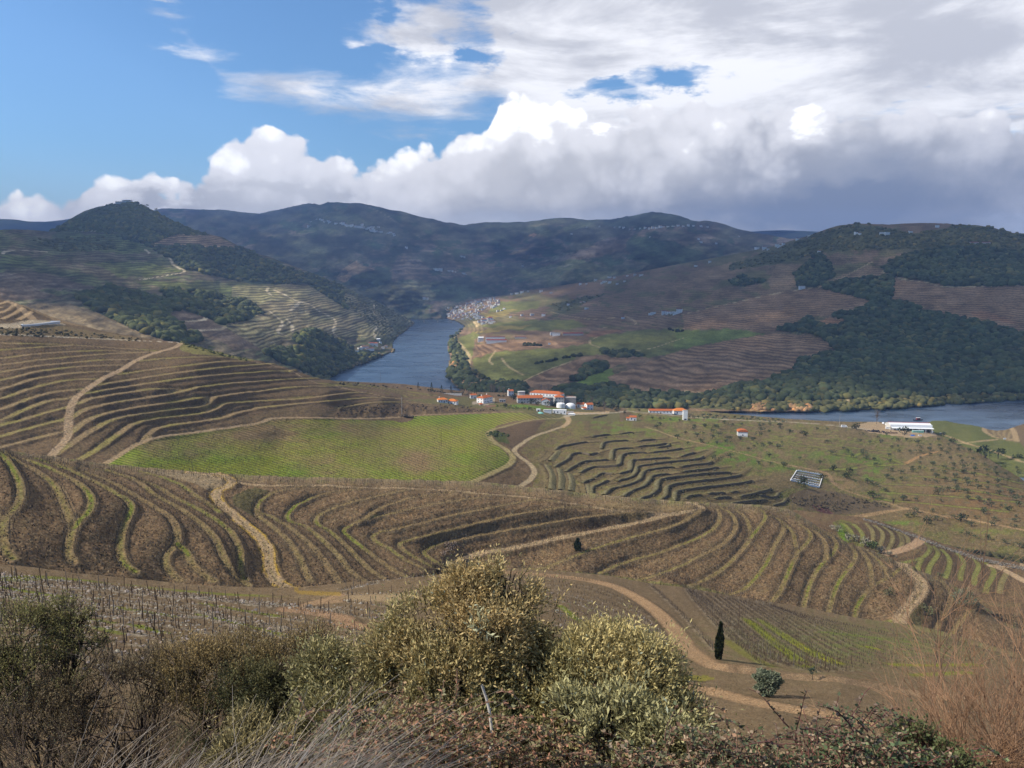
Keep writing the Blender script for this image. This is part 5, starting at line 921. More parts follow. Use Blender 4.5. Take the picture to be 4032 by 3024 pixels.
simple('stone_wall',(0.135,0.105,0.072),.95,.05,grain=.35,amt=.7,bump=.9);simple('red_sheet',(0.36,0.07,0.07),.6,.3,grain=2,amt=.2);simple('white_paint',(0.78,0.78,0.76),.5,.4);simple('tarp_blue',(0.03,0.14,0.50),.6,.3);simple('crate_green',(0.24,0.52,0.42),.7,.2)
simple('tyre',(0.02,0.02,0.02),.9,.1);simple('iron',(0.13,0.15,0.17),.7,.3);simple('steel_red',(0.22,0.035,0.03),.6,.3);simple('stack_dark',(0.035,0.032,0.036),.9,.1,grain=.5,amt=.6);simple('brown_heap',(0.11,0.07,0.05),.95,.05,grain=.5,amt=.6)
attr_mat('crowns',.85,.05);attr_mat('foliage',.62,.22,.22);attr_mat('twigs',.85,.1);attr_mat('blades',.75,.15,.15);attr_mat('stones',.9,.1)
def window(mbp,parent,x,y,z,w,h,axis='y',d=.12,sgn=-1,m='dark_glass'):
 b=MB()
 if axis=='y':b.box(x-w/2,x+w/2,min(y,y+sgn*d),max(y,y+sgn*d),z,z+h,MATS[m])
 else:b.box(min(x,x+sgn*d),max(x,x+sgn*d),y-w/2,y+w/2,z,z+h,MATS[m])
 return b.build('window' if m=='dark_glass' else 'door',parent)
def house(name,label,loc,L,Wd,H,rz,wall='white_wall',roof='orange_tiles',kind='gable',rh=None,floors=1,nwin=3,side=1,chim=0,group=None,cat='house',door=True,found=3.0,back_win=False):
 """L along local x (the front faces local -y), parts: wall, roof, windows, door, chimney"""
 r=empty(name,loc,rz);tag(r,label,cat,group)
 rh=rh or Wd*.24
 b=MB();b.box(-L/2,L/2,-Wd/2,Wd/2,-found,H,MATS[wall])
 if kind=='gable':b.faces([(-L/2,-Wd/2,H),(-L/2,Wd/2,H),(-L/2,0,H+rh),(L/2,-Wd/2,H),(L/2,Wd/2,H),(L/2,0,H+rh)],[(0,2,1),(3,4,5)],MATS[wall])
 b.build('wall',r)
 b=MB()
 if kind=='gable':b.gable(-L/2,L/2,-Wd/2,Wd/2,H,rh,MATS[roof])
 elif kind=='hip':b.hip(-L/2,L/2,-Wd/2,Wd/2,H+.005,rh,MATS[roof])
 elif kind=='shed':b.shed(-L/2,L/2,-Wd/2,Wd/2,H+.02,H+.02+rh,MATS[roof])
 else:b.box(-L/2-.2,L/2+.2,-Wd/2-.2,Wd/2+.2,H+.005,H+.25,MATS[roof])
 b.build('roof',r)
 fh=H/floors
 for f in range(floors):
  for i in range(nwin):
   x=(-.5+(i+.5)/max(1,nwin))*L
   if f==0 and door and i==nwin//2:window(None,r,x,-Wd/2,.05,1.3,min(2.3,fh*.8),m='wood');continue
   window(None,r,x,-Wd/2,f*fh+fh*.35,1.1,fh*.42)
 for f in range(floors):
  for i in range(side):
   y=(-.5+(i+.5)/side)*Wd
   window(None,r,L/2,y,f*fh+fh*.35,1.1,fh*.42,axis='x',sgn=1);window(None,r,-L/2,y,f*fh+fh*.35,1.1,fh*.42,axis='x',sgn=-1)
 for c in range(chim):
  b=MB();x=(-.3+.55*c)*L;b.box(x-.5,x+.5,.2,1.1,H+.2,H+rh+1.3,MATS['white_wall']);b.box(x-.65,x+.65,.05,1.25,H+rh+1.3,H+rh+1.5,MATS[wall]);b.build('chimney',r)
 return r
def small_house_mesh(L,Wd,H,wall,roof,kind,name='small_house'):
 b=MB();b.box(-L/2,L/2,-Wd/2,Wd/2,-3,H,MATS[wall])
 if kind=='gable':b.gable(-L/2,L/2,-Wd/2,Wd/2,H,Wd*.22,MATS[roof],wallm=MATS[wall])
 elif kind=='hip':b.hip(-L/2,L/2,-Wd/2,Wd/2,H,Wd*.22,MATS[roof])
 else:b.box(-L/2-.2,L/2+.2,-Wd/2-.2,Wd/2+.2,H+.003,H+.3,MATS[roof])
 n=max(2,int(L/3.5))
 for f in range(max(1,int(H/3))):
  for i in range(n):
   x=(-.5+(i+.5)/n)*L;b.box(x-.55,x+.55,-Wd/2-.06,-Wd/2-.005,f*3+1.0,f*3+2.3,MATS['dark_glass'])
 return b.mesh(name)
def ground(L,px,py,dz=0.0):
 x,y,z=L.pos(np.array(px,float),np.array(py,float));return(float(x),float(y),float(z)+dz)
def olive_mesh(seed,R0=2.3,H=3.4,n=110,c1=(0.075,0.085,0.045),c2=(0.045,0.052,0.028),lf=.85,round_=False):
 rg=np.random.default_rng(seed);lobes=rg.normal(size=(6,3))*np.array([.45,.45,.22])*R0+np.array([0,0,H*.62])
 P=[];
 for i in range(n):
  l=lobes[rg.integers(6)];d=rg.normal(size=3);d/=np.linalg.norm(d);P.append(l+d*R0*.52*rg.uniform(.55,1.05)*np.array([1,1,.8]))
 P=np.array(P)
 if round_:q=rg.normal(size=(n,3));q/=np.linalg.norm(q,axis=1,keepdims=True);P=q*R0*(.62+.38*rg.random((n,1))**.5)*(1+.55*fbm(q[:,0]*2.4+9,q[:,2]*2+q[:,1]*1.4,seed,3))[:,None]*np.array([1,1,.86])+np.array([0,0,H*.60])
 D=P-np.array([0,0,H*.45]);D/=np.linalg.norm(D,axis=1,keepdims=True);D=D+rg.normal(size=D.shape)*.7;D/=np.linalg.norm(D,axis=1,keepdims=True)
 t=rg.random((n,1));cols=np.array(c1)*t+np.array(c2)*(1-t)
 V,Fq,C=leaf_quads(P,D,rg.uniform(.7,1.3,n)*lf,rg.uniform(.5,.9,n)*lf*.85,cols)
 return mesh_np('crown',V,Fq,MATS['crowns'],cols=C)
def trunk_mesh(H,r,seed,lean=.15):
 rg=np.random.default_rng(seed);ps=[]
 a=np.array([0,0,-.6]);m=np.array([rg.normal()*lean,rg.normal()*lean,H*.38]);ps.append(([a,(a+m)/2+rg.normal(size=3)*.06,m],r*1.25,r*.75,(0.075,0.06,0.048)))
 for i in range(4):
  an=i*1.6+rg.uniform(-.4,.4);e=m+np.array([math.cos(an)*H*.22,math.sin(an)*H*.22,H*rg.uniform(.25,.42)]);ps.append(([m-[0,0,.05],(m+e)/2+rg.normal(size=3)*.1,e],r*.55,r*.2,(0.075,0.06,0.048)))
 V,Fq,C=tubes(ps,5);return mesh_np('trunk',V,Fq,MATS['twigs'],cols=C)
def tree(name,label,loc,crown,trunk,sc=1.0,rz=0.0,cat='tree',group=None):
 r=empty(name,loc,rz);r.scale=(sc,sc,sc);tag(r,label,cat,group)
 link(bpy.data.objects.new('trunk',trunk),r);link(bpy.data.objects.new('crown',crown),r);return r
def cypress_mesh(H,r,seed,n=420,c1=(0.045,0.055,0.022),c2=(0.022,0.03,0.014)):
 rg=np.random.default_rng(seed);z=rg.random(n)**.85*H;k=np.clip(np.sin(np.pi*np.clip((z/H)*.86+.14,0,1))**.6,.06,1)*np.where(z/H>.55,(1-z/H)/.45*.9+.1,1);a=rg.uniform(0,6.28,n)
 rr=r*k*rg.uniform(.6,1.08,n);P=np.stack([rr*np.cos(a),rr*np.sin(a),z+.15],-1);D=np.stack([np.cos(a)*.45,np.sin(a)*.45,np.full(n,1.0)],-1)+rg.normal(size=(n,3))*.2;D/=np.linalg.norm(D,axis=1,keepdims=True)
 t=rg.random((n,1));V,Fq,C=leaf_quads(P,D,rg.uniform(.35,.7,n)*r/.8*1.1,rg.uniform(.22,.4,n)*r/.8*1.1,np.array(c1)*t+np.array(c2)*(1-t))
 return mesh_np('crown',V,Fq,MATS['crowns'],cols=C)
def bare_tree_mesh(H,seed,col=(0.16,0.125,0.10),n=46,spread=.3):
 rg=np.random.default_rng(seed);ps=[([(0,0,-.5),(0.05,0,H*.4),(.1*rg.normal(),.1,H*.8)],H*.018,H*.006,col)]
 for i in range(n):
  z=H*rg.uniform(.2,.75);a=rg.uniform(0,6.28);l=H*spread*rg.uniform(.5,1.1);e=np.array([math.cos(a)*l*.7,math.sin(a)*l*.7,z+l*1.0]);b=np.array([0,0,z]);ps.append(([b,b*.5+e*.5+rg.normal(size=3)*l*.08,e],H*.006,H*.0025,col))
 V,Fq,C=tubes(ps,3);return mesh_np('branches',V,Fq,MATS['twigs'],cols=C)
EXCL=[(1392,1332,1540,1396),(440,780,540,804),(1875,1320,2000,1356),(2150,1300,2310,1330),(2030,1320,2075,1340)]
def forest(layer,polys,name,label,size,dens,c1,c2,seed,cat='woodland',lift=.35,wa=1.0):
 """a far-off wood that reads as one mass: uneven crowns spread over the outlines"""
 rg=np.random.default_rng(seed);PX,PY=[],[]
 for p in polys:
  q=np.array(p);x0,y0=q.min(0);x1,y1=q.max(0);n=int((x1-x0)*(y1-y0)*dens)
  x=rg.uniform(x0,x1,n);y=rg.uniform(y0,y1,n);m=inpoly(x+8*wa*fbm(x/30,y/15,3,2),y+5*wa*fbm(x/30,y/15,4,2),p)&(y>layer.topy(x)+1);PX.append(x[m]);PY.append(y[m])
 x=np.concatenate(PX);y=np.concatenate(PY)
 if not len(x):return
 X,Y,Z=layer.pos(x,y);ok=Z>RIVER+.4
 for(a0,b0,a1,b1)in EXCL:ok&=~((x>a0)&(x<a1)&(y>b0)&(y<b1))
 x,y,X,Y,Z=x[ok],y[ok],X[ok],Y[ok],Z[ok]
 if not len(x):return
 r=size*rg.uniform(.55,1.25,len(X))*(0.75+.5*vnoise(x/25,y/12,9));P=np.stack([X,Y,Z+r*lift],-1)
 t=np.clip(.5+.5*fbm(x/40,y/18,seed,3)+rg.uniform(-.35,.35,len(X)),0,1)[:,None]
 cc=(np.array(c1)*t+np.array(c2)*(1-t))*np.array((1.35,1.08,.80));w=rg.random(len(X))<.12;cc[w]=cc[w]*np.array([1.7,1.35,1.1]);V,Fq,C=blobs(P,r,cc);o=obj_np(name,V,Fq,MATS['crowns'],cols=C);tag(o,label,cat,kind='stuff');return o
def shade_cloud():  # cloud deck out of view, placed and holed for the shade it casts
 rg=np.random.default_rng(5);k=4480/SUN_DIR.z;P=[];r=[]
 x=rg.uniform(-5200,6200,2100);y=1290+rg.random(2100)**1.25*8300
 edge=1340+150*fbm(x/700,x*0,3,3)+np.where(x<-500,(x+500)*.10,0)+np.where(x>400,-60,0)
 hole=(((x+430)/560)**2+((y-2450)/950)**2<1)|(((x-60)/260)**2+((y-3350)/260)**2<1)|(((x+240)/640)**2+((y-4100)/640)**2<1)
 rad=rg.uniform(260,520,2100);rad=np.where(y<2600,rad*.75,rad)
 ok=(y-rad*.8>edge)&~hole;x,y,rad=x[ok],y[ok],rad[ok]
 xf=np.arange(-5200,6200,110.);yf=1340+150*fbm(xf/700,xf*0,3,3)+np.where(xf<-500,(xf+500)*.10,0)+np.where(xf>400,-60,0)
 x=np.concatenate([x,xf,xf+40]);y=np.concatenate([y,yf+130,yf+340]);rad=np.concatenate([rad,np.full(len(xf),135.),np.full(len(xf),190.)])
 hole=(((x+430)/480)**2+((y-2450)/900)**2<1);x,y,rad=x[~hole],y[~hole],rad[~hole]
 P=np.stack([x+SUN_DIR.x*k,y+SUN_DIR.y*k,4300+rg.uniform(0,300,len(x))],-1)
 V,Fq,C=blobs(P,rad,np.ones((len(x),3))*.8,flat=.55,jit=.2)
 m=simple('cloud_white',(0.82,0.84,0.88),1.0,0.0);T=NT(m.node_tree);tr=T.node('ShaderNodeBsdfTransparent');ms=T.node('ShaderNodeMixShader');ms.inputs[0].default_value=.80;T.l.new(T.n['Principled BSDF'].outputs[0],ms.inputs[1]);T.l.new(tr.outputs[0],ms.inputs[2]);T.l.new(ms.outputs[0],T.n['Material Output'].inputs[0]);o=obj_np('cloud',V,Fq,m,smooth=True);tag(o,'broad white cumulus cloud out of view, shaped to shade the far valley','cloud',kind='stuff')
def air():
 m=bpy.data.materials.new('air');m.use_nodes=True;T=NT(m.node_tree);T.n.remove(T.n['Principled BSDF'])
 v=T.node('ShaderNodeVolumePrincipled');v.inputs['Color'].default_value=(0.36,0.56,1.0,1);v.inputs['Density'].default_value=HAZE;v.inputs['Anisotropy'].default_value=0.25
 T.l.new(v.outputs[0],T.n['Material Output'].inputs['Volume'])
 b=MB();s=11000.;b.box(-s,s,-10900,11000,RIVER-12,900,m);o=b.build('haze');tag(o,kind='stuff');o['label']='thin blue air haze over the valley'
HAZE=7.2e-5
def woods(L2,F2,S2,L3,F3,S3,L1):
 forest(L2,F2,'hillside_woods','dark oak woods covering the folds of the left hillside',9.0,1/62.,(0.083,0.114,0.053),(0.037,0.049,0.030),3)
 forest(L2,S2[:1],'summit_scrub','dense green scrub over the rounded summit hill',10.0,1/60.,(0.103,0.130,0.049),(0.056,0.074,0.033),4,lift=.15)
 forest(L2,S2[1:],'slope_scrub','loose scrub and olive bushes on the river slope',6.5,1/110.,(0.125,0.141,0.070),(0.059,0.074,0.037),6,lift=.2)
 forest(L3,F3,'valley_woods','dark green woods on the slopes across the river',8.5,1/58.,(0.100,0.138,0.075),(0.044,0.062,0.040),5)
 forest(L3,S3,'valley_scrub','bushes scattered along the far ridge and the far river bank',7.0,1/95.,(0.151,0.166,0.085),(0.061,0.079,0.045),7,lift=.2)
 forest(L3,[k3((430,1318),(470,1306),(560,1312),(600,1345),(440,1347)),k3((690,1318),(740,1308),(820,1322),(840,1350),(700,1350)),k2((780,1325),(900,1330),(1030,1370),(1000,1395),(820,1390)),k2((690,1230),(740,1180),(760,1210),(720,1290),(700,1290))],'reeds','tan winter reeds and bare willows at the water edge',4.5,1/26.,(0.400,0.292,0.175),(0.250,0.175,0.108),8,cat='reeds')
 forest(L2,[k2((0,1225),(100,1190),(250,1140),(330,1120),(350,1100),(370,1120),(250,1160),(100,1215),(0,1262)),k2((330,1060),(400,995),(480,925),(490,945),(410,1010),(345,1075))],'bank_willows','pale brown willows fringing the left river bank',5.5,1/30.,(0.250,0.208,0.133),(0.117,0.117,0.067),9,cat='willows')
 def strip(layer,pts,w,name,label,size,dens,c1,c2,seed):
  L=smooth_line(pts,8);poly=[(a,b-w)for a,b in L]+[(a,b+w)for a,b in L[::-1]];forest(layer,[poly],name,label,size,dens,c1,c2,seed,lift=.3,cat='hedge',wa=.1)
 g=((0.055,0.068,0.032),(0.022,0.03,0.017))
 for i,(p,w,lb)in enumerate([(k2((930,1330),(1000,1345),(1190,1350)),14,'dark riverside trees below the green terraces'),(k2((840,1230),(900,1290),(960,1320)),7,'hedge of dark bushes curving along the riverside lane'),(k2((1490,1310),(1580,1290),(1620,1230),(1700,1200)),12,'line of bushes in the gully beside the green triangle field'),(k2((1180,1080),(1300,1085)),9,'clump of dark trees below the red roofed barn'),(k2((1330,1020),(1410,1005)),9,'trees at the left end of the red roofed farm'),(k2((1250,1230-20),(1500,1160),(1560,1155)),3,'thin hedge above the contour planted slope'),(k2((1600,1355),(1700,1350),(1850,1360)),3,'row of small trees under the green triangle field'),(k2((2100,980),(2212,1000)),3,'line of bushes above the long green field'),(k2((1820,1120),(1960,1148)),6,'bushes at the right end of the thicket between the fields'),(k2((700,980),(740,975),(760,990)),10,'big dark trees on the point where the river bends')]):
  strip(L3,p,w*s6,'hedge',lb,6.5 if i!=9 else 10,1/34.,g[0],g[1],30+i)
def buildings(L1,L2,L3,L5,K5,L7):
 x,y,z=ground(L5,1742,1584)
 house('cottage','white cottage with bright orange hipped roof, leftmost of the estate',(x,y,z),13,8.5,4.0,.28,roof='new_tiles',kind='hip',rh=2.3,nwin=4,chim=1)
 x2,y2,z2=ground(L5,1778,1588);house('cottage','lower white house with new orange roof joined to the leftmost cottage',(x2+1.5,y2-3,z2-.6),13.5,9,4.6,-.22,roof='new_tiles',kind='hip',rh=2.6,nwin=3)
 x,y,z=ground(L5,1908,1586)
 house('manor_house','two storey white house with orange roof and two chimneys beside the parked car',(x,y+4,z),22,12,7.6,.95,roof='orange_tiles',kind='hip',rh=3.0,floors=2,nwin=6,side=2,chim=2)
 x,y,z=ground(L5,1862,1570);house('outbuilding','small white outbuilding with orange roof left of the two storey house',(x,y+6,z),9,7,5.0,.2,roof='orange_tiles',nwin=2)
 x,y,z=ground(L5,1895,1592);house('hut','tiny hut with pointed orange roof below the two storey house',(x,y-6,z-.5),5,5,1.8,.3,roof='orange_tiles',kind='hip',rh=2.0,nwin=1)
 x,y,z=ground(L5,1932,1597);house('low_shed','low shed with long orange roof sunk below the bank',(x,y-8,z-1.5),13,5,1.6,.05,roof='old_tiles',nwin=1)
 x,y,z=ground(L5,1978,1582);house('garage','grey open fronted garage between the white house and the long manor',(x,y,z),9,6,3.6,.05,wall='old_wall',roof='grey_roof',kind='flat',nwin=3)
 x,y,z=ground(L5,2010,1562);house('outbuilding','narrow white house with steep orange roof behind the round trees',(x,y+14,z),8,8,7.5,.25,roof='orange_tiles',nwin=2,floors=2,chim=1)
 x,y,z=ground(L5,2086,1588)
 house('winery','long old stone wing with orange roof at the front of the manor',(x,y+2,z),37,11,8.4,.10,wall='old_wall',roof='orange_tiles',rh=3.2,floors=2,nwin=9,chim=1,side=2)
 house('winery','longest orange roofed wing rising behind the old stone front',(x+26,y+24,z+1.0),50,13,10.8,-.42,wall='white_wall',roof='orange_tiles',kind='hip',rh=3.2,floors=2,nwin=10,side=2)
 house('winery','grey roofed stone block joining the manor wings',(x+27,y+3,z),14,12,8.2,.08,wall='grey_wall',roof='grey_roof',kind='flat',nwin=3,floors=2)
 house('winery','white end block of the manor under a long orange roof',(x+43,y+8,z),13,16,8.8,.05,wall='old_wall',roof='orange_tiles',kind='hip',rh=2.8,nwin=3,floors=2)
 house('chapel','small white chapel with orange gable in front of the stone wing',(x+23,y-8,z-.3),9,12,6.0,1.50,roof='orange_tiles',nwin=2,side=1)
 house('winery','dark walled shed between the manor and the round white tanks',(x+60,y+12,z),16,12,6.6,-.1,wall='grey_wall',roof='grey_roof',kind='shed',rh=.8,nwin=0,door=False)
 r=empty('tower',(x-12,y+22,z+3),.15);tag(r,'roofless white tower with open columns behind the stone wing','tower')
 b=MB();b.box(-5,5,-4,4,-3,5.5,MATS['old_wall']);b.build('wall',r)
 for i in range(5):
  for j in(0,1):
   b=MB();b.cyl(-4.4+i*2.2,-3.4+6.8*j,5.5,10.6,.42,.36,MATS['white_wall'],8);b.build('column',r)
 b=MB();b.box(-5.1,5.1,-4.1,4.1,10.6,11.5,MATS['old_wall']);b.build('lintel',r)
 x,y,z=ground(L5,2208,1606)
 r=empty('wine_tank',(x,y,z));tag(r,'white drum tank with flat top, left of the two round tanks','tank');b=MB();b.cyl(0,0,-2,6.2,6.3,6.1,MATS['white_wall'],22,False);b.build('drum',r);b=MB();b.dome(0,0,6.2,6.1,1.4,MATS['white_wall'],22,3);b.build('cap',r)
 x,y,z=ground(L5,2246,1608)
 r=empty('wine_tank',(x,y,z));tag(r,'large white domed tank, right of the two round tanks','tank');b=MB();b.cyl(0,0,-2,3.4,7.4,7.4,MATS['white_wall'],24,False);b.build('drum',r);b=MB();b.dome(0,0,3.4,7.4,4.6,MATS['white_wall'],24,6);b.build('cap',r)
 x,y,z=ground(L5,2250,1590);house('outbuilding','orange roofed shed behind the domed tank',(x,y+16,z),12,8,7.5,-.25,roof='new_tiles',wall='old_wall',nwin=2)
 x,y,z=ground(L5,2286,1605);house('outbuilding','small ochre walled house with orange roof right of the domed tank',(x,y,z),10,9,5.6,-.15,roof='orange_tiles',wall='old_wall',nwin=2,side=1)
 x,y,z=ground(L5,2318,1612);house('cottage','white gabled house with orange roof at the right end of the manor',(x,y,z),10,9,7.6,.35,roof='orange_tiles',nwin=2,floors=2)
 house('outbuilding','low lean-to with orange roof against the right end house',(x-7,y-6,z-.4),6,7,3.4,.3,roof='orange_tiles',kind='shed',rh=1.2,nwin=1)
 x,y,z=ground(L5,2203,1629);house('storehouse','long low white flat roofed store below the round tanks',(x,y,z-.5),18,6,5.6,-.12,kind='flat',roof='white_wall',nwin=4)
 x,y,z=ground(L5,2156,1625);house('storehouse','short white flat roofed store with weathered face, left of the long store',(x,y,z-.5),10,5,4.2,.02,wall='white_wall',kind='flat',roof='old_wall',nwin=0,side=0,door=False)
 x,y,z=ground(L5,2120,1619);house('storehouse','smallest white store at the left end of the three stores',(x,y,z-.5),5,4,3.2,.02,kind='flat',roof='white_wall',nwin=1,side=0)
 x,y,z=ground(L5,2250,1634);house('storehouse','low curved white roofed bunker beside the track junction',(x,y,z-.8),9,4.5,2.4,-.2,kind='hip',rh=.8,roof='white_wall',nwin=0,side=0,door=False)
 for px,py,L_,rz,lb in[(1765,1552,40,-.06,'long pale garden wall behind the leftmost cottage'),(2215,1597+26,30,-.05,'low stone retaining wall under the domed tank')]:
  x,y,z=ground(L5,px,py);b=MB();b.box(-L_/2,L_/2,-.3,.3,-2,1.3,MATS['old_wall']);o=b.build('garden_wall');o.location=(x,y,z);o.rotation_euler.z=rz;tag(o,lb,'wall')
 x,y,z=ground(L5,2600,1627);house('farm_building','long low white farm building with orange roof above the river',(x,y,z),34,8,4.3,-.06,roof='orange_tiles',rh=2.2,nwin=7)
 x,y,z=ground(L5,2678,1632);house('farm_building','white hall with hipped orange roof beside the white silo',(x,y+2,z),20,13,6.0,-.05,roof='new_tiles',kind='hip',rh=3.4,nwin=2)
 x,y,z=ground(L5,2697,1654);r=empty('silo',(x,y,z),-.05);tag(r,'tall square white silo standing by the river road','silo');b=MB();b.box(-3,3,-2.6,2.6,-2,13.4,MATS['white_wall']);b.build('wall',r);b=MB();b.box(-3.15,3.15,-2.75,2.75,13.4,13.8,MATS['concrete']);b.build('roof',r)
 b=MB();b.box(-1.6,1.6,-2.68,-2.6,.6,2.2,MATS['dark_glass']);b.build('window',r)
 x,y,z=ground(L5,2492,1655);house('cottage','small white house with orange roof among the olive trees by the road',(x,y,z),8.5,7,4.6,-.1,roof='orange_tiles',nwin=2)
 house('outbuilding','tiny white annex touching the small roadside house',(x-6.4,y+1,z),4,5,3.0,-.1,roof='orange_tiles',nwin=1)
 x,y,z=ground(L5,2922,1718);r=empty('cistern_house',(x,y,z),-.12);tag(r,'white barrel fronted hut with orange roof alone on the olive slope','hut')
 b=MB();b.box(-5.6,5.6,-4.5,4.5,-2,6.2,MATS['old_wall']);b.build('wall',r);b=MB();b.box(-5.7,5.7,-4.62,-4.5,1.6,6.1,MATS['white_wall']);b.build('plaster',r)
 b=MB();n=9
 V=[];Fc=[]
 for i in range(n+1):
  t=math.pi*i/n;V+=[(-6.2*math.cos(t),-5.2,6.2+2.6*math.sin(t)**.8),(-6.2*math.cos(t),5.2,6.2+2.6*math.sin(t)**.8)]
 for i in range(n):Fc.append((2*i,2*i+1,2*i+3,2*i+2))
 Fc.append(tuple(range(0,2*n+2,2)));Fc.append(tuple(range(2*n+1,0,-2)));b.faces(V,Fc,MATS['orange_tiles']);b.build('roof',r);b=MB();b.box(-.6,.6,-4.72,-4.62,1.7,3.2,MATS['dark_glass']);b.build('window',r)
 x,y,z=ground(L5,3585,1694);r=empty('warehouse',(x,y+6,z),-.13);tag(r,'big white warehouse with red edged roof and open front','warehouse')
 Lw,Ww=56,20
 b=MB();b.box(-Lw/2,-Lw/2+.5,-Ww/2,Ww/2,-3,7.4,MATS['old_wall']);b.box(Lw/2-.5,Lw/2,-Ww/2,Ww/2,-3,7.4,MATS['white_wall']);b.box(-Lw/2+.5,Lw/2-.5,Ww/2-.5,Ww/2,-3,7.4,MATS['white_wall']);b.box(-Lw/2+.5,-2,-Ww/2+.01,-Ww/2+.4,-3,4.6,MATS['concrete']);b.box(10,14,-Ww/2+.01,-Ww/2+.4,-3,4.6,MATS['concrete']);b.build('wall',r)
 b=MB();b.box(-Lw/2-.1,Lw/2+.1,-Ww/2-.12,-Ww/2+.005,4.9,8.6,MATS['white_paint']);b.build('fascia',r)
 b=MB();b.gable(-Lw/2,Lw/2,-Ww/2,Ww/2,7.45,2.4,MATS['white_paint'],wallm=MATS['old_wall'],ov=.3);b.build('roof',r);b=MB();b.box(-Lw/2-.3,Lw/2+.3,-.9,.9,9.75,10.35,MATS['red_sheet']);b.build('ridge_cap',r)
 b=MB();b.shed(-Lw/2+1,Lw/2+.8,-Ww/2-5.2,-Ww/2-.6,3.9,4.8,MATS['white_paint'],ov=.1);b.build('canopy',r)
 for i in range(7):b=MB();xx=-Lw/2+2+i*8.8;b.box(xx-.18,xx+.18,-Ww/2-5.1,-Ww/2-4.75,-2,3.85,MATS['white_paint']);b.build('post',r)
 for i in range(3):b=MB();xx=-20+i*9;b.box(xx,xx+5,-Ww/2-.05,-Ww/2+.005,0,3.6,MATS['dark_glass']);b.build('door',r)
 wx,wy,wz=ground(L5,3612,1702)
 for i in range(14):
  b=MB();s=2.0;ix,iz=i%7,i//7;b.box(-1,1,-.9,.9,0,1.5,MATS['crate_green']);b.box(-1.02,1.02,-.92,.92,1.5,1.56,MATS['white_paint']);o=b.build('crate_stack');o.location=(wx-8+ix*2.35,wy-3-.1*iz,wz+.1+iz*1.75)
  o.rotation_euler.z=-.13;tag(o,'pale green wrapped crates stacked in front of the warehouse','crates','green crate stacks at the warehouse')
 def van(px,py,lb,L_=6.2,H_=2.5,rz=0.,cab=False,layer=L5,cat='van',name='parked_van',body='white_paint',dz=.05):
  x,y,z=ground(layer,px,py,dz);r=empty(name,(x,y,z),rz);tag(r,lb,cat)
  b=MB();V=[(-L_/2,.45),(L_/2,.45),(L_/2,H_*.48),(L_/2-.9,H_*.56),(L_/2-1.5,H_*.96),(-L_/2+.15,H_),(-L_/2,H_*.9)]if not cab else[(-L_/2,.45),(L_/2,.45),(L_/2,H_*.5),(L_/2-1.1,H_*.58),(L_/2-1.8,H_),(-L_/2+1.0,H_),(-L_/2,H_*.6)]
  n=len(V);VV=[(a,-.98,c)for a,c in V]+[(a,.98,c)for a,c in V];b.faces(VV,[tuple(range(n)),tuple(range(2*n-1,n-1,-1))]+[((i+1)%n,i,n+i,n+(i+1)%n)for i in range(n)],MATS[body]);b.build('body',r)
  for i in range(3 if L_>5 else 2):b=MB();xx=-L_/2+1.0+i*1.6;b.box(xx,xx+1.2,-1.0,-.981,H_*.58,H_*.84,MATS['dark_glass']);b.build('window',r)
  for sx in(-1,1):
   for sy in(-1,1):
    b=MB();n=10;a=[2*math.pi*i/n for i in range(n)];cx=sx*L_*.32;yy=sy*.99
    VV=[(cx+.36*math.cos(t),yy-.12,.36+.36*math.sin(t))for t in a]+[(cx+.36*math.cos(t),yy+.12,.36+.36*math.sin(t))for t in a]
    b.faces(VV,[tuple(range(n)),tuple(range(2*n-1,n-1,-1))]+[((i+1)%n,i,n+i,n+(i+1)%n)for i in range(n)],MATS['tyre']);b.build('wheel',r)
  return r
 van(3324,1683,'white van driving on the river road left of the warehouse',8.5,3.4,-.1)
 van(3496,1690,'white lorry parked against the left wall of the warehouse',6.0,3.2,-.2,name='parked_lorry',cat='lorry');van(3510,1689,'small white van at the left corner of the warehouse',4.4,2.6,-1.2);van(3534,1694,'white pickup in front of the left warehouse door',4.6,2.4,.2,cab=True,name='pickup',cat='pickup')
 van(3658,1702,'cream truck at the right front of the warehouse',5.2,2.6,.1,name='parked_lorry',cat='lorry');van(3672,1702,'white car at the right end of the warehouse yard',4.2,1.7,.3,cab=True,name='parked_car',cat='car');van(3706,1708,'pinkish car parked on the yard edge right of the warehouse',4.4,1.7,0,cab=True,name='parked_car',cat='car',body='concrete')
 van(1918,1586,'white car parked beside the two storey estate house',4.8,2.0,.95,cab=True,name='parked_car',cat='car')
 for i,(px,py)in enumerate([(3478,1668),(3490,1672),(3499,1670),(3507,1676)]):
  x,y,z=ground(L5,px,py);b=MB();b.dome(0,0,0,2.1,2.3,MATS['white_paint'],10,4);o=b.build('bale');o.location=(x,y,z);tag(o,'white plastic wrapped bale heaped left of the warehouse','bale','white bales by the warehouse')
 x,y,z=ground(L5,3594,1716);b=MB();b.faces([(-3,-1.5,0),(3,-1.2,0),(2.6,1.5,0),(-2.6,1.4,0),(-1.8,-.6,1.4),(1.7,-.5,1.1),(1.4,.8,1.2),(-1.5,.7,1.5)],[(0,1,5,4),(1,2,6,5),(2,3,7,6),(3,0,4,7),(4,5,6,7)],MATS['tarp_blue']);o=b.build('tarpaulin');o.location=(x,y,z);tag(o,'blue tarpaulin over a heap in front of the warehouse','tarpaulin')
 x,y,z=ground(L5,3622,1716);b=MB();b.box(-2,2,-1,1,-.3,1.3,MATS['white_paint']);b.box(-2.1,2.1,-1.1,1.1,1.3,1.42,MATS['concrete']);o=b.build('water_trough');o.location=(x,y,z);tag(o,'white tank on the grass right of the blue tarpaulin','tank')
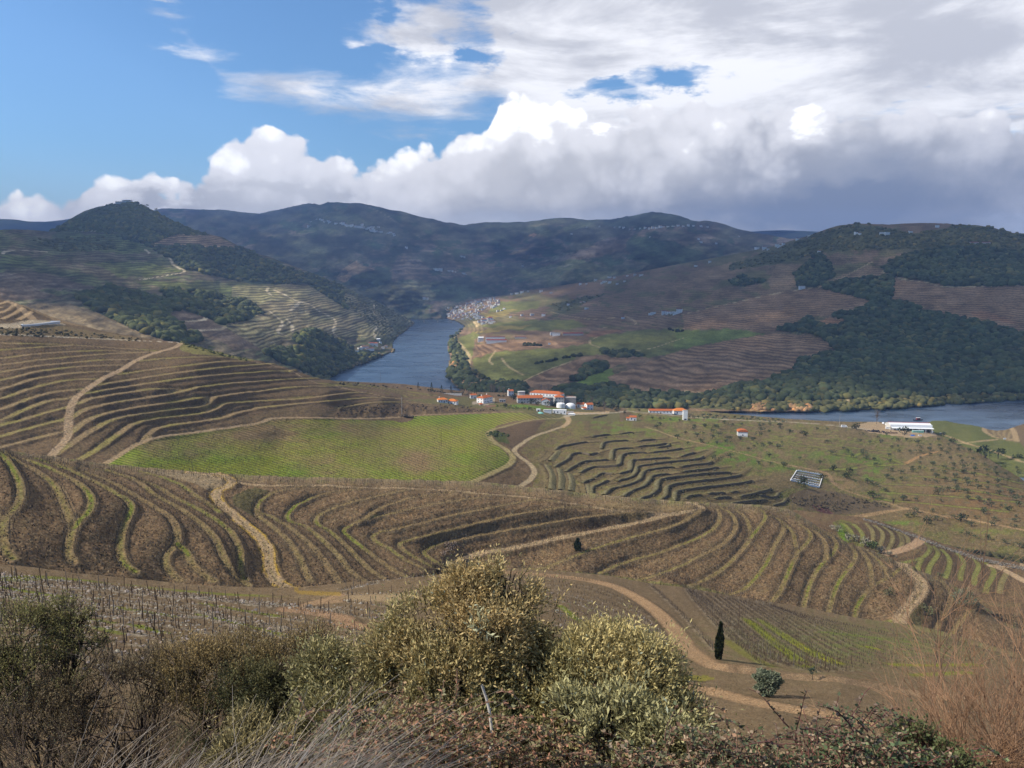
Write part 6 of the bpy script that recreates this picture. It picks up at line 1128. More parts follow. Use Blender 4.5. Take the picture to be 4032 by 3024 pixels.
 rg=np.random.default_rng(3)
 x,y,z=ground(L5,3442,1700);q=rg.normal(size=(70,3))*np.array([7,2.2,.6])+np.array([x,y,z+.8]);V,Fq,C=blobs(q,rg.uniform(.6,1.3,70),np.full((70,3),.030)*np.array([1,.95,1.15]));o=obj_np('heap',V,Fq,MATS['stones'],cols=C);tag(o,'dark heap of old stakes and tyres at the yard edge','heap')
 x,y,z=ground(L5,3505,1706);q=rg.normal(size=(50,3))*np.array([6,1.6,.4])+np.array([x,y,z+.6]);V,Fq,C=blobs(q,rg.uniform(.5,1.1,50),np.full((50,3),.11)*np.array([1,.62,.48]));o=obj_np('heap',V,Fq,MATS['stones'],cols=C);tag(o,'reddish brown prunings heap right of the dark heap','heap')
 x,y,z=ground(L5,2128,1627);b=MB();b.dome(0,0,0,4.2,2.6,MATS['crate_green'],12,4);o=b.build('garden_tent');o.location=(x,y-3,z-.4);tag(o,'small green canopy in front of the three white stores','canopy')
 x,y,z=ground(K5,3615,1700);sl=float(slope(1655));Yb=-RIVER/sl;cx,cy,_=ray(3615,1655);r=empty('river_boat',(cx/cy*Yb,Yb,RIVER),.1);tag(r,'dark red work boat on the river behind the warehouse','boat')
 b=MB();b.faces([(-8,-1.8,1.2),(6,-1.8,1.2),(9,0,1.5),(6,1.8,1.2),(-8,1.8,1.2),(-7,-1.3,-.3),(5,-1.3,-.3),(7,0,-.3),(5,1.3,-.3),(-7,1.3,-.3)],[(0,1,2,3,4),(0,5,6,1),(1,6,7,2),(2,7,8,3),(3,8,9,4),(4,9,5,0)],MATS['stack_dark']);b.build('hull',r)
 b=MB();b.box(-3,3,-1.3,1.3,1.25,4.2,MATS['steel_red']);b.build('cabin',r);b=MB();b.box(-3.4,3.4,-1.6,1.6,4.2,4.4,MATS['white_paint']);b.build('roof',r)
 for(px,py,lb)in[(3920,1667,'small white board at the top of the terraced knoll'),(3956,1732,'small white board where the lanes fork on the knoll')]:
  x,y,z=ground(K5,px,py);r=empty('board',(x,y,z));tag(r,lb,'board');b=MB();b.box(-1.9,1.9,-.06,.06,.7,2.7,MATS['white_paint']);b.build('panel',r)
  for s in(-1,1):b=MB();b.box(s*1.5-.08,s*1.5+.08,.07,.2,-.5,2.6,MATS['grey_wood']);b.build('post',r)
 P4=[ground(L5,*p)for p in[(3112,1893),(3137,1855),(3240,1872),(3225,1921)]]
 r=empty('ruin',P4[0]);tag(r,'roofless ruin of white walled terraces on the olive slope','ruin');o0=Vector(P4[0])
 def seg(a,b_,h,t,m,name):
  a=Vector(a);b_=Vector(b_);d=b_-a;L_=math.hypot(d.x,d.y);n=max(2,int(L_/3));b=MB();nx,ny=-d.y/L_*t,d.x/L_*t
  for i in range(n):
   p,q=a+d*i/n,a+d*(i+1)/n;hh=h*(.75+.45*random.random());zb=min(p.z,q.z)-1.2;zt=max(p.z,q.z)+hh
   V=[(p.x+nx,p.y+ny,zb),(q.x+nx,q.y+ny,zb),(q.x-nx,q.y-ny,zb),(p.x-nx,p.y-ny,zb)];V+=[(v[0],v[1],zt)for v in V];V=[(v[0]-o0.x,v[1]-o0.y,v[2]-o0.z)for v in V]
   b.faces(V,[(0,1,5,4),(1,2,6,5),(2,3,7,6),(3,0,4,7),(4,5,6,7)],MATS[m])
  b.build(name,r)
 ruin_=r
 for i in range(4):seg(P4[i],P4[(i+1)%4],.9,.25,'white_wall' if i!=1 else 'white_wall','wall')
 for k in range(1,5):
  t=k/5;a=Vector(P4[1]).lerp(Vector(P4[0]),t);c=Vector(P4[2]).lerp(Vector(P4[3]),t);seg(a+(c-a)*.05,c-(c-a)*.05,.30,.28,'old_wall' if k%2 else 'white_wall','terrace_step')
 C4=[ground(L5,*p)for p in[(84,1286),(92,1266),(207,1265),(236,1274),(150,1283)]]
 zc=sum(c[2]for c in C4)/5+.6;b=MB();V=[(c[0],c[1],zc)for c in C4];V2=[(c[0],c[1],zc-2.5)for c in C4];n=5;b.faces(V+V2,[tuple(range(n))]+[(i,n+i,n+(i+1)%n,(i+1)%n)for i in range(n)],simple('pond_liner',(0.42,0.46,0.52),.35,.4));o=b.build('reservoir');tag(o,'pale lined water reservoir on the shelf at the left edge','reservoir')
 b=MB()
 for i in range(n):
  p,q=Vector(V[i]),Vector(V[(i+1)%n]);d=(q-p).normalized();e=Vector((-d.y,d.x,0))*.5;b.faces([tuple(p+e+Vector((0,0,.35))),tuple(q+e+Vector((0,0,.35))),tuple(q-e+Vector((0,0,.35))),tuple(p-e+Vector((0,0,.35))),tuple(p+e-Vector((0,0,.6))),tuple(q+e-Vector((0,0,.6))),tuple(q-e-Vector((0,0,.6))),tuple(p-e-Vector((0,0,.6)))],[(0,1,2,3),(0,4,5,1),(2,6,7,3)],MATS['white_paint'])
 b.build('rim',o)
 x,y,z=ground(L2,492,801);r=empty('hilltop_hotel',(x,y-4,z+1),.05);tag(r,'white terraced hotel on the summit of the left hill','hotel')
 b=MB();b.box(-32,26,-8,8,-4,6,MATS['old_wall']);b.box(-6,28,-6,8,6,11,MATS['white_wall']);b.build('wall',r);b=MB();b.box(-34,27,-10,9,6,6.9,MATS['white_wall'])if False else b.box(-8,30,-8,9,11,11.8,MATS['white_wall']);b.build('roof',r)
 for i in range(12):b=MB();b.box(-31+i*4.6,-28.4+i*4.6,-8.1,-8.01,1.5,4.5,MATS['dark_glass']);b.build('window',r)
 for i in range(6):b=MB();b.box(-4+i*5,-.6+i*5,-6.1,-6.01,7,10,MATS['dark_glass']);b.build('window',r)
 b=MB();b.box(6,12,-2,3,11.8,13.0,MATS['grey_wall']);b.build('roof_deck',r)
 for(px,py,hh,lb)in[(545,806,14,'round headed pine right of the hilltop hotel'),(578,812,10,'dark pine on the shoulder right of the hotel'),(617,828,10,'lone bushy pine lower on the summit ridge')]:
  x,y,z=ground(L2,px,py+2);tree('pine_tree',lb,(x,y,z),olive_mesh(px,5,hh,60,(0.03,.04,.02),(.02,.026,.014),lf=3.2),trunk_mesh(hh,.5,px),cat='pine')
 hs=[(1418,1376,13,7,5,.6,'white_wall','grey_roof','gable','long white barn nearest the bend of the left bank farmstead'),(1436,1372,22,9,6,.55,'white_wall','old_tiles','gable','longest white hall of the left bank farmstead'),(1455,1378,26,9,5,.6,'white_wall','old_tiles','gable','red roofed hall at the front of the left bank farmstead'),(1462,1358,14,9,6,.3,'white_wall','red_tiles','gable','red roofed house in the middle of the left bank farmstead'),(1480,1361,12,10,8,.1,'white_wall','orange_tiles','hip','orange roofed tall house of the left bank farmstead'),(1490,1343,11,9,7,.2,'white_wall','white_wall','gable','white gabled chapel above the left bank farmstead'),(1508,1372,9,7,4,0,'white_wall','grey_roof','gable','small white shed at the right of the left bank farmstead'),(1520,1366,8,6,4,.3,'white_wall','old_tiles','gable','rightmost cottage of the left bank farmstead'),(1405,1385,9,6,4,.4,'white_wall','grey_roof','gable','lowest white shed of the left bank farmstead'),(1498,1352,7,6,5,.5,'white_wall','grey_roof','flat','flat roofed white house under the chapel')]
 for px,py,a,w_,h_,rz,wl,rf,kd,lb in hs:
  x,y,z=ground(L2,px,py);o=link(bpy.data.objects.new('farmhouse',small_house_mesh(a,w_,h_,wl,rf,kd,'farmhouse')));o.location=(x,y,z);o.rotation_euler.z=rz;tag(o,lb,'farmhouse','white houses of the left bank farmstead')
 hs=[(1893,1345,18,14,13,.1,'white_wall','white_wall','gable','tall white gabled press house by the river lane'),(1955,1349,62,14,8,-.03,'white_wall','red_tiles','gable','long white warehouse with dark red roof above the river lane'),(1950,1341,62,9,12,-.03,'white_wall','old_tiles','gable','second long roof behind the riverside warehouse'),(1925,1350,14,9,9,0,'white_wall','grey_roof','gable','white lean house between press house and warehouse'),(2050,1333,36,10,5,-.1,'old_wall','old_tiles','gable','old barn with rust red roof in the brown field'),(2190,1322,24,12,8,-.2,'white_wall','grey_roof','gable','white farmhouse at the left of the red roofed farm'),(2176,1318,16,9,7,.2,'white_wall','grey_roof','gable','white gabled house leftmost of the red roofed farm'),(2232,1320,26,12,6,0,'old_wall','red_tiles','gable','middle barn of the red roofed farm'),(2270,1320,42,14,6,-.05,'old_wall','red_tiles','gable','longest barn of the red roofed farm'),(2163,1357,7,6,4,0,'white_wall','grey_roof','gable','tiny white hut right of the clump below the farm')]
 for px,py,a,w_,h_,rz,wl,rf,kd,lb in hs:
  x,y,z=ground(L3,px,py);o=link(bpy.data.objects.new('farm_building',small_house_mesh(a,w_,h_,wl,rf,kd,'farm_building')));o.location=(x,y,z);o.rotation_euler.z=rz;tag(o,lb,'farm building')
 rg=np.random.default_rng(21)
 kinds=[(11,8,6.5,'white_wall','grey_roof','gable'),(13,9,9,'white_wall','old_tiles','gable'),(10,8,6,'white_wall','red_tiles','hip'),(14,9,6,'white_wall','white_wall','flat'),(12,8,8,'white_wall','grey_roof','flat'),(16,10,7,'white_wall','old_tiles','hip'),(9,8,5,'old_wall','old_tiles','gable')]
 meshes=[small_house_mesh(*kk,name='town_house')for kk in kinds]
 lbs=['white town house with weathered grey roof in the riverside town','tall white town house with faded tile roof in the riverside town','small red roofed town house in the riverside town','flat roofed white town house in the riverside town','white block with flat grey roof in the riverside town','broad white house with faded hipped roof in the riverside town','low grey walled house in the riverside town']
 town=[q4((1060,245),(1190,200),(1330,170),(1480,150),(1530,200),(1530,280),(1450,310),(1300,335),(1240,400),(1300,450),(1460,480),(1450,530),(1250,560),(1230,480),(1130,470),(1000,480),(880,490),(800,460),(700,420),(560,390),(400,380),(390,340),(330,270),(340,250),(500,235),(570,270),(720,300),(860,300),(960,280))]
 q=np.array(town[0]);pts=[]
 while len(pts)<185:
  p=(rg.uniform(q[:,0].min(),q[:,0].max()),rg.uniform(q[:,1].min(),q[:,1].max()))
  if not inpoly(np.array(p[0]),np.array(p[1]),town[0]):continue
  if p[0]<1740 and rg.random()<.5:continue
  if any(abs(p[0]-a)<5.0 and abs(p[1]-b)<2.3 for a,b in pts):continue
  pts.append(p)
 def put(layer,px,py,k,lb,grp,rz=None,sc=1.0,name='town_house'):
  x,y,z=ground(layer,px,py);
  if z<RIVER+.6:z=RIVER+.6
  o=link(bpy.data.objects.new(name,meshes[k]));o.location=(x,y,z);o.rotation_euler.z=rg.uniform(-.5,.5)if rz is None else rz;o.scale=(sc,)*3;tag(o,lb,'house',grp);return o
 for px,py in pts:
  k=int(rg.choice(7,p=[.24,.16,.10,.16,.14,.12,.08]));wh='left end' if px<1745 else 'up its hill' if py<1203 else 'near its quay' if py>1245 else 'its middle';put(L3,px,py,k,lbs[k].replace('in the riverside town','of the riverside town, '+wh),'houses of the riverside town')
 for px,py,sc,k,lb in[(1882,1192,1.9,5,'large white house with red roof crowning the riverside town'),(1930,1262,2.2,2,'long red roofed warehouse at the near end of the riverside town'),(1905,1272,1.8,1,'gabled red roofed store by the near end of the riverside town'),(1825,1243,1.8,2,'broad red roofed store on the town quay'),(1745,1223,1.9,2,'long red roofed station building on the town quay'),(1728,1213,1.8,5,'long pale house at the left end of the riverside town'),(1672,1208,1.7,1,'big house with red roof on the far left shore of the town'),(1957,1200,1.4,2,'red roofed villa at the upper right edge of the town')]:
  o=put(L3,px,py,k,lb,'large houses of the riverside town',rz=.1,sc=sc)
 def hamlet(layer,P,lb,grp,ks=(0,3,1,2),sc=1.0):
  for i,(px,py)in enumerate(P):put(layer,px,py,ks[i%len(ks)],lb,grp,sc=sc*rg.uniform(.8,1.3),name='hamlet_house')
 t1=crop(1200,780,450/2212.0)
 hamlet(L1,t1((230,420),(300,415),(340,440),(370,450),(390,470),(460,450),(485,485),(600,500),(620,505),(700,500),(740,510),(800,530),(820,545),(870,540),(910,550),(980,560),(1010,565),(1060,570),(1090,575),(1110,525),(1130,580),(1200,600),(1240,590),(1270,620),(1290,575),(1330,570),(1310,600),(1280,635),(1330,635),(1350,655),(1390,660),(1430,665),(1480,680),(1610,695),(1660,690),(1720,705),(1735,735),(120,460),(80,565),(1430,575)),'tiny pale house of the hamlet high on the central mountain','houses of the high central hamlet',sc=1.55)
 hamlet(L1,[(2420,897),(2440,896),(2455,899),(2480,905),(2500,903),(2520,901),(2540,900),(2556,901),(2570,898),(2585,899),(2600,897),(2612,896),(2630,896),(2650,893),(2670,892),(2690,893),(2360,893),(2310,896),(2710,890),(2730,891),(2760,893),(2785,895),(2250,925),(2560,935),(2750,943),(2760,955),(2820,960),(2910,932)],'tiny pale house of the hamlet under the right hand peak','houses of the hamlet under the right peak',sc=1.25)
 hamlet(L3,[(2795,1034),(2980,980),(3010,982),(3025,984),(3060,970),(3068,973),(3085,965),(3140,945),(3185,932),(3195,930),(3370,923),(3385,924),(3470,924),(3490,924),(3585,920),(3225,995),(3690,895),(2740,1050)],'small pale house along the crest of the right hand hill','houses along the right crest',sc=1.0)
 hamlet(L3,[(2370,1018+100),(2380,1013+100),(2400,1016+100),(2430,1020+100),(2460,1010+100)],'pale house of the farm group on the middle slope','farm group on the middle slope',sc=1.2)
 hamlet(L3,[(2560,1240),(2572,1238),(2615,1237),(2630,1236),(2645,1235),(2660,1237),(2675,1232)],'pale house in the row beside the brown fields','row of houses beside the brown fields',sc=1.1)
 hamlet(L3,[(2015,1160),(2035,1158),(2055,1154),(2080,1148),(2130,1150),(2170,1155),(2285,1122),(2310,1120),(2345,1106),(2400,1095),(2420,1096),(2470,1088),(2500,1085),(2525,1086)],'pale house strung along the ridge above the riverside town','houses along the ridge above the town',sc=1.2)
 hamlet(L3,[(2055,1244),(2095,1242),(2140,1245),(2288,1195),(2300,1193),(2310,1218),(2238,1203),(2453,1255),(1960,1228),(1975,1224),(1985,1218),(2010,1250)],'lone white farmhouse on the slope right of the town','lone farmhouses right of the town',sc=.95)
 hamlet(L1,[(1712,1063),(1722,1064),(1735,1066),(1765,1070),(1778,1072),(1790,1072),(1825,1082),(1835,1085),(1815,1012),(1825,1014),(1670,1177),(1680,1178),(1600,978),(1952,998),(2058,1050)],'tiny pale farmhouse on the lower mountain slope','farmhouses on the lower mountain slope',sc=1.4)
 x,y,z=ground(L3,3157,1138);o=link(bpy.data.objects.new('farmhouse',small_house_mesh(17,10,8,'white_wall','grey_roof','gable','farmhouse')));o.location=(x,y,z);tag(o,'white farmhouse alone at the foot of the dark wood on the right hill','farmhouse')
 for px,py,lb in[(3835,960,'red roofed house left of the pair high on the right hill'),(3880,960,'second red roofed house high on the right hill')]:
  x,y,z=ground(L3,px,py);o=link(bpy.data.objects.new('hill_house',small_house_mesh(26,9,4,'old_wall','red_tiles','gable','hill_house')));o.location=(x,y,z);tag(o,lb,'house')
 def at_h(px,py,h):
  Yv=-h/float(slope(py));cx,cy,_=ray(px,py);return Vector((cx/cy*Yv,Yv,h))
 a=at_h(1614,1259,RIVER+13);c=at_h(1790,1262,RIVER+13);d=c-a;L_=math.hypot(d.x,d.y);r=empty('iron_bridge',a,math.atan2(d.y,d.x));tag(r,'iron truss road bridge across the river at the town','bridge')
 b=MB();b.box(0,L_,-3,3,0,1.4,MATS['iron']);b.build('deck',r)
 for k in range(4):
  xx=L_*(.02+.3*k);b=MB();b.box(xx-2.2,xx+2.2,-3.2,3.2,-16,-.02,MATS['concrete']);b.build('pier',r)
 for s in(-1,1):
  b=MB();n=30;y0,y1=(2.7,3.0)if s>0 else(-3.0,-2.7)
  for i in range(3):
   x0=L_*(.02+.3*i);w=L_*.3;H_=7.5
   pr=None
   for j in range(11):
    t=j/10;xx=x0+w*t;zz=1.4+H_*math.sin(math.pi*t)**.8
    if j not in(0,10):b.box(xx-.18,xx+.18,y0,y1,1.4,zz,MATS['iron'])
    if pr:b.faces([(pr[0],y0,pr[1]-.3),(xx,y0,zz-.3),(xx,y0,zz+.3),(pr[0],y0,pr[1]+.3),(pr[0],y1,pr[1]-.3),(xx,y1,zz-.3),(xx,y1,zz+.3),(pr[0],y1,pr[1]+.3)],[(0,1,2,3),(7,6,5,4),(3,2,6,7),(0,4,5,1)],MATS['iron'])
    pr=(xx,zz)
  b.build('truss',r)
 a=at_h(1592,1217,RIVER+9);c=at_h(1645,1219,RIVER+9);d=c-a;L_=math.hypot(d.x,d.y);r=empty('road_bridge',a,math.atan2(d.y,d.x));tag(r,'low pale bridge far upstream at the left end of the town','bridge');b=MB();b.box(0,L_,-4,4,-2,.8,MATS['concrete']);b.build('deck',r)
 for k in range(5):b=MB();xx=L_*(.1+.2*k);b.box(xx-1.5,xx+1.5,-3,3,-12,-2.02,MATS['concrete']);b.build('pier',r)
def poles(L5,L7,L8,L3):
 def pole(layer,px,py,H,lb,arm=True,mat='concrete',r0=.2,name='power_pole'):
  x,y,z=ground(layer,px,py);r=empty(name,(x,y,z));tag(r,lb,'pole');b=MB();b.cyl(0,0,-.5,H,r0,r0*.6,MATS[mat],8);b.build('shaft',r)
  if arm:b=MB();b.box(-1.3,1.3,-.12,.12,H-1.5,H-1.25,MATS[mat]);b.build('crossarm',r)
 pole(L5,1583,1638,21,'tall concrete power pole on a stony mound at the top of the green field',r0=.32)
 pole(L5,1738,1760,15,'slim dark pole standing in the middle of the green vineyard',False,'wood',.14);pole(L5,2453,1704,14,'slim pole on the terraced slope near the roadside house',False,'wood',.13);pole(L5,1499,1500,14,'pole standing against the river above the brown hill',False,'wood',.2)
 pole(L5,2215,1612,16,'pole between the round white tanks',False,'concrete',.2);pole(L5,3305,1680,17,'tall pole beside the white van on the river road',False,'concrete',.22);pole(L5,2980,1654,11,'pole at the river road left of the warehouse',False,'concrete',.18)
 pole(L8,2908,2472,7.5,'leaning wooden pole among the vine rows behind the cypress',False,'wood',.13);pole(L7,2193,1995,6,'short pole on the crest of the central terraced hill',False,'wood',.1)
 pole(L3,2122,1150,30,'lattice pylon on the ridge above the town',True,'iron',.8,'pylon')
 rg=np.random.default_rng(2);x,y,z=ground(L5,1590,1640);q=rg.normal(size=(60,3))*np.array([4.5,2.5,1.0])+np.array([x+2,y-1,z]);q[:,2]=z+1.5*np.exp(-((q[:,0]-x)/4)**2);V,Fq,C=blobs(q,rg.uniform(.8,1.9,60),np.array([[.10,.075,.05]])*rg.uniform(.6,1.3,(60,1)));o=obj_np('rock_mound',V,Fq,MATS['stones'],cols=C);tag(o,'low mound of brown rock at the foot of the power pole','mound')
def terrace_walls(L5):
 W_=TW
 P=[cC(*w)for w in W_]+[k6((500,500),(600,515),(637,480)),k6((590,565),(660,550),(687,512)),k6((480,480),(560,468),(577,450)),q2((90,510),(180,490),(290,478)),q2((95,300),(200,275),(255,268)),q2((1440-1440+800,625),(930,605),(935,570))]
 for i,p in enumerate(P):
  L=smooth_line(p,5.0);x,y,z=L5.pos(L[:,0],L[:,1]);n=len(L)
  if n<3:continue
  dx,dy=np.gradient(x),np.gradient(y);q=np.hypot(dx,dy)+1e-9;nx,ny=-dy/q,dx/q
  flip=np.where(ny<0,-1,1)if True else 1
  s_=1.0 if ny.mean()+.3*nx.mean()>0 else-1.0;nx,ny=nx*s_,ny*s_
  h=1.45*(.75+.4*vnoise(np.arange(n)*.35,np.zeros(n),i))*np.minimum(1,np.minimum(np.arange(n)+1.2,n-np.arange(n)+.2)/3);th=2.6
  zs=z+.15;j=.12*fbm(np.arange(n)*.9,np.zeros(n)+i,7,2)
  F0=np.stack([x+nx*j,y+ny*j,zs-1.2],1);F1=np.stack([x+nx*j*.6+nx*.18,y+ny*.18,zs+h],1);B1=np.stack([x+nx*th,y+ny*th,zs+h*.86],1);B0=np.stack([x+nx*(th+2.8),y+ny*(th+2.8),zs-.6],1)
  V=np.concatenate([F0,F1,B1,B0]);a=np.arange(n-1);Fq=np.concatenate([np.stack([a+n*k,a+1+n*k,a+1+n*(k+1),a+n*(k+1)],1)for k in range(3)])
  if s_<0:Fq=Fq[:,::-1]
  me=mesh_np('terrace_wall',V,Fq,MATS['stone_wall']);me.materials.append(MATS['terrace_top']);mi=np.zeros(len(Fq),np.int32);mi[n-1:]=1;me.polygons.foreach_set('material_index',mi)
  o=link(bpy.data.objects.new('terrace_wall',me));tag(o,'dry stone retaining wall of the old terraces beside the green vineyard','stone wall','dry stone walls of the old terraces')
 rg=np.random.default_rng(4);Q=[];
 for p in P:
  L=smooth_line(p,9.0);m=rg.random(len(L))<.5;L=L[m]+rg.normal(size=(m.sum(),2))*np.array([4,2.5])+np.array([0,3.5]);Q.append(L)
 Q=np.concatenate(Q);x,y,z=L5.pos(Q[:,0],Q[:,1]);r=rg.uniform(.35,.95,len(x));t=rg.random((len(x),1));V,Fq,C=blobs(np.stack([x,y,z+r*.4],1),r,np.array([[.060,.062,.032]])*t+np.array([[.13,.105,.07]])*(1-t));o=obj_np('terrace_vines',V,Fq,MATS['crowns'],cols=C);tag(o,'low bushy old vines along the feet of the terrace walls','vines',kind='stuff')
simple('terrace_top',(0.165,0.140,0.070),.95,.05,grain=1.4,amt=.6,bump=.5)
def trees(L5,L6,L7,L8,L3,L2):
 cr=[olive_mesh(i,2.1,3.2,90,(.11,.12,.065),(.06,.068,.038))for i in range(4)];tr=[trunk_mesh(3.2,.2,i)for i in range(3)]
 cr2=[olive_mesh(10+i,2.3,3.4,110,(0.05,0.065,0.035),(0.03,0.038,0.022))for i in range(2)]
 rg=np.random.default_rng(8)
 P=list(q3((270,415),(380,435),(505,430),(290,335),(470,370),(575,340),(645,487),(695,405),(710,485),(810,408),(960,435),(970,487),(1090,458),(1200,475),(1190,405),(1220,520),(1320,512),(1310,460),(1430,480),(1440,525),(1575,540),(1095,525),(850,545),(970,550),(710,540),(1090,580),(1290,562),(1215,590),(980,620),(1340,630),(1460,605),(1590,630),(1475,665),(1120,700),(975,680),(620,658),(1360,700),(1140,680),(890,738),(980,742),(1250,738),(1370,757),(1480,730),(1620,697),(1740,700),(1630,760),(1760,770),(1870,755),(2130,748),(2000,815),(2140,810),(1880,815),(1770,825),(1620,828),(1500,795),(1250,790),(1130,775),(890,780),(745,795),(625,765),(460,705),(430,640),(340,625),(300,570),(120,545),(580,855),(640,885),(760,875),(1030,880),(1160,845),(1385,840),(1150,908),(1270,890),(1390,915),(1520,890),(1640,893),(1540,940),(1780,915),(1900,905),(2010,880),(2140,893),(1660,975),(1780,980),(1905,957),(1415,978),(1160,985),(1220,1000),(1300,1005),(1190,1050),(1540,1030),(1550,1100),(1770,1050),(1920,1045),(2060,1040),(2080,1110),(2190,1105),(1685,1130),(1800,1135),(1820,1195),(1950,1190),(2160,1190),(560,1010),(450,945),(410,915),(350,920),(775,1115),(920,1120),(1210,1125),(180,605),(600,590),(1490,790),(1430,1010)))
 P+=list(k6((75,45),(145,50),(210,55),(320,45),(300,125),(375,130),(455,135),(225,160),(500,50),(625,45),(560,85),(690,80),(940,155),(1045,195),(960,225),(510,175),(430,200),(760,260),(560,245),(490,290),(570,295),(655,195+115),(310,245),(210,290-30),(1240,265),(890,285),(640,185-30),(1170,215),(1190,255),(870,70),(935,65),(1310,465),(1270,505),(1430,520),(1580,650),(1650,655),(1745,640),(1800,650),(1870,690),(1620,600),(1500,600),(1450,635),(1500,630),(1960,590),(2160,640),(2150,665),(1950,610),(1900,640),(2020,655),(2120,480),(2000,690),(1840,750),(1900,770),(1980,780),(2080,800),(2150,700),(2180,830)))
 P+=list(q2((600,285),(745,300),(835,305),(945,315),(1040,325),(1140,325),(1180,290),(815,370),(795,405),(1205,385),(1320,390),(1435,400),(1530,350),(1190,415),(1290,460),(1410,445),(1400,515),(1460,480),(1580,515),(1700,530),(1840,535),(1920,430),(1940,370),(2030,375),(2135,380),(2130,415),(1910,480),(1450,570),(1100,460),(1230,495),(1270,555),(1130,575),(1020,515),(2110,620),(1560,560),(1850,610),(2020,590),(1720,370)))
 for i,(px,py)in enumerate(P):
  x,y,z=ground(L5,px,py+2);k=i%4
  sc=rg.uniform(.85,1.55)*(1.1 if y>650 else .95)
  wh='between the terraces and the white silo' if px<2800 and py<1760 else 'near the lone barrel fronted hut' if px<3080 and py<1800 else 'above the white ruin' if px<3300 and py<1850 else 'just below the warehouse yard' if py<1790 and px<3760 else 'by the lower lane' if py>2020 else 'on the reddish ground at the far right' if px>3820 else 'in the orchard rows of the right hand slope' if px>3520 else 'around the green hollow'
  tree('olive_tree',['small','sparse','rounded','ragged'][k]+' olive tree '+wh,(x,y,z),cr[k],tr[i%3],sc,rg.uniform(0,6.28),'olive tree','olive trees on the slope below the warehouse')
 for(a,b),lb in zip(q2((1245,285),(1340,295),(1440,280),(1530,285),(1635,290),(1725,290),(1825,295),(1880,305),(2050,315),(600,215),(1290,262),(1370,268),(2120,320)),['pale olive tree lining the river road']*13):
  x,y,z=ground(L5,a,b+3);tree('olive_tree',lb,(x,y,z),cr[1],tr[0],rg.uniform(1.0,1.5),rg.uniform(0,6),'olive tree','olive trees along the river road')
 for j,(px,py,sc,lb)in enumerate([(3371,1690,2.6,'big dark bush right of the white van on the river road'),(3165,1918,1.9,'round bush growing in front of the white ruin'),(3160,1895,1.5,'grey green bush inside the white ruin'),(3236,1885,1.4,'bush at the right corner of the white ruin'),(3334,1885,2.0,'dark round tree at the dirt track corner'),(3345,1865,1.6,'tree behind the dark round one at the dirt track corner'),(3282,1853,1.7,'broad pale bush above the dirt track'),(3437,1963,1.9,'round dark tree beside the bright green hollow'),(3164,1716,2.0,'rounded dark bush on the upper olive slope'),(3110,1705,1.3,'smaller bush left of the rounded one on the upper slope'),(3752,1745,2.1,'upright dark tree on the edge above the green knoll'),(3562,1713,3.0,'large grey bush in front of the warehouse'),(3716,1716,1.6,'bush at the right end of the warehouse yard'),(3880,1805,4.2,'big spreading dark tree near the right edge track'),(3340+308,2062,1.5,'bush beside the lower lane'),(3782,2052,1.9,'upright bush by the lower lane near the right edge'),(2432,1622,2.0,'round clipped tree on the estate road'),(2410,1612,2.2,'taller round tree left of the clipped tree'),(2460,1628,1.2,'small round bush right of the clipped tree'),(2022,1556,2.4,'dark round tree left of the roofless tower'),(2020,1575,2.3,'green round tree left of the stone wing'),(2092,1592,2.2,'orange tree in front of the stone wing'),(2119,1595,1.6,'small orange tree left of the chapel'),(2157,1598,1.8,'orange tree right of the chapel'),(2185,1598,1.9,'orange tree beside the drum tank'),(2058,1593,1.2,'smallest orange tree at the left of the stone wing'),(1990,1604,1.6,'bush in the garden below the garage'),(3930,1800,3.0,'second crown of the spreading tree at the right edge track'),(3975,2010,1.3,'lone bush at the far right of the olive slope'),(4015,1820,2.6,'dark tree on the right edge of the picture'),(2215,1600,1.5,'dark shrub standing between the two round tanks')]):
  x,y,z=ground(L5,px,py);tree('broadleaf_tree',lb,(x,y,z),cr2[j%2],tr[j%3],sc,j*1.1,'tree')
 cy=cypress_mesh(9,1.0,3,160)
 for(px,py,h,lb)in[(1647,1534,1.0,'narrow dark cypress, leftmost of the four in a row by the river'),(1700,1544,1.25,'tallest dark cypress of the row by the river'),(1739,1548,1.05,'third dark cypress of the row by the river'),(1776,1548,1.05,'dark cypress, rightmost of the row by the river'),(1873,1556,1.4,'dark cypress behind the two storey estate house')]:
  x,y,z=ground(L5,px,py+2);r=empty('cypress_tree',(x,y,z));tag(r,lb,'cypress');o=link(bpy.data.objects.new('crown',cy),r);r.scale=(h*1.35,h*1.35,h*1.3)
 bt=[bare_tree_mesh(10,s,n=60)for s in(1,2,3)];btd=bare_tree_mesh(8,7,(0.10,0.075,0.065),90,.42)
 for j,(px,py,sc,lb)in enumerate([(1846,1578,1.5,'bare grey tree left of the two storey house'),(1935,1553,1.7,'bare poplar behind the estate garden'),(1945,1556,1.6,'second bare poplar behind the estate garden'),(1966,1556,1.4,'bare poplar left of the narrow house'),(1982,1556,1.3,'thin bare poplar beside the narrow house'),(2130,1552,1.8,'bare poplar above the long orange roof'),(2160,1556,1.9,'broad bare poplar above the long orange roof'),(2380,1622,1.5,'pale bare tree right of the estate'),(2330,1600,1.5,'bare tree behind the right end house'),(3452,1668,2.0,'pale bare poplar left of the warehouse'),(2250,1632-40,1.2,'bare tree behind the domed tank')]):
  x,y,z=ground(L5,px,py+2);r=empty('bare_tree',(x,y,z),j);r.scale=(sc*1.2,)*3;tag(r,lb,'bare tree');link(bpy.data.objects.new('branches',bt[j%3]),r)
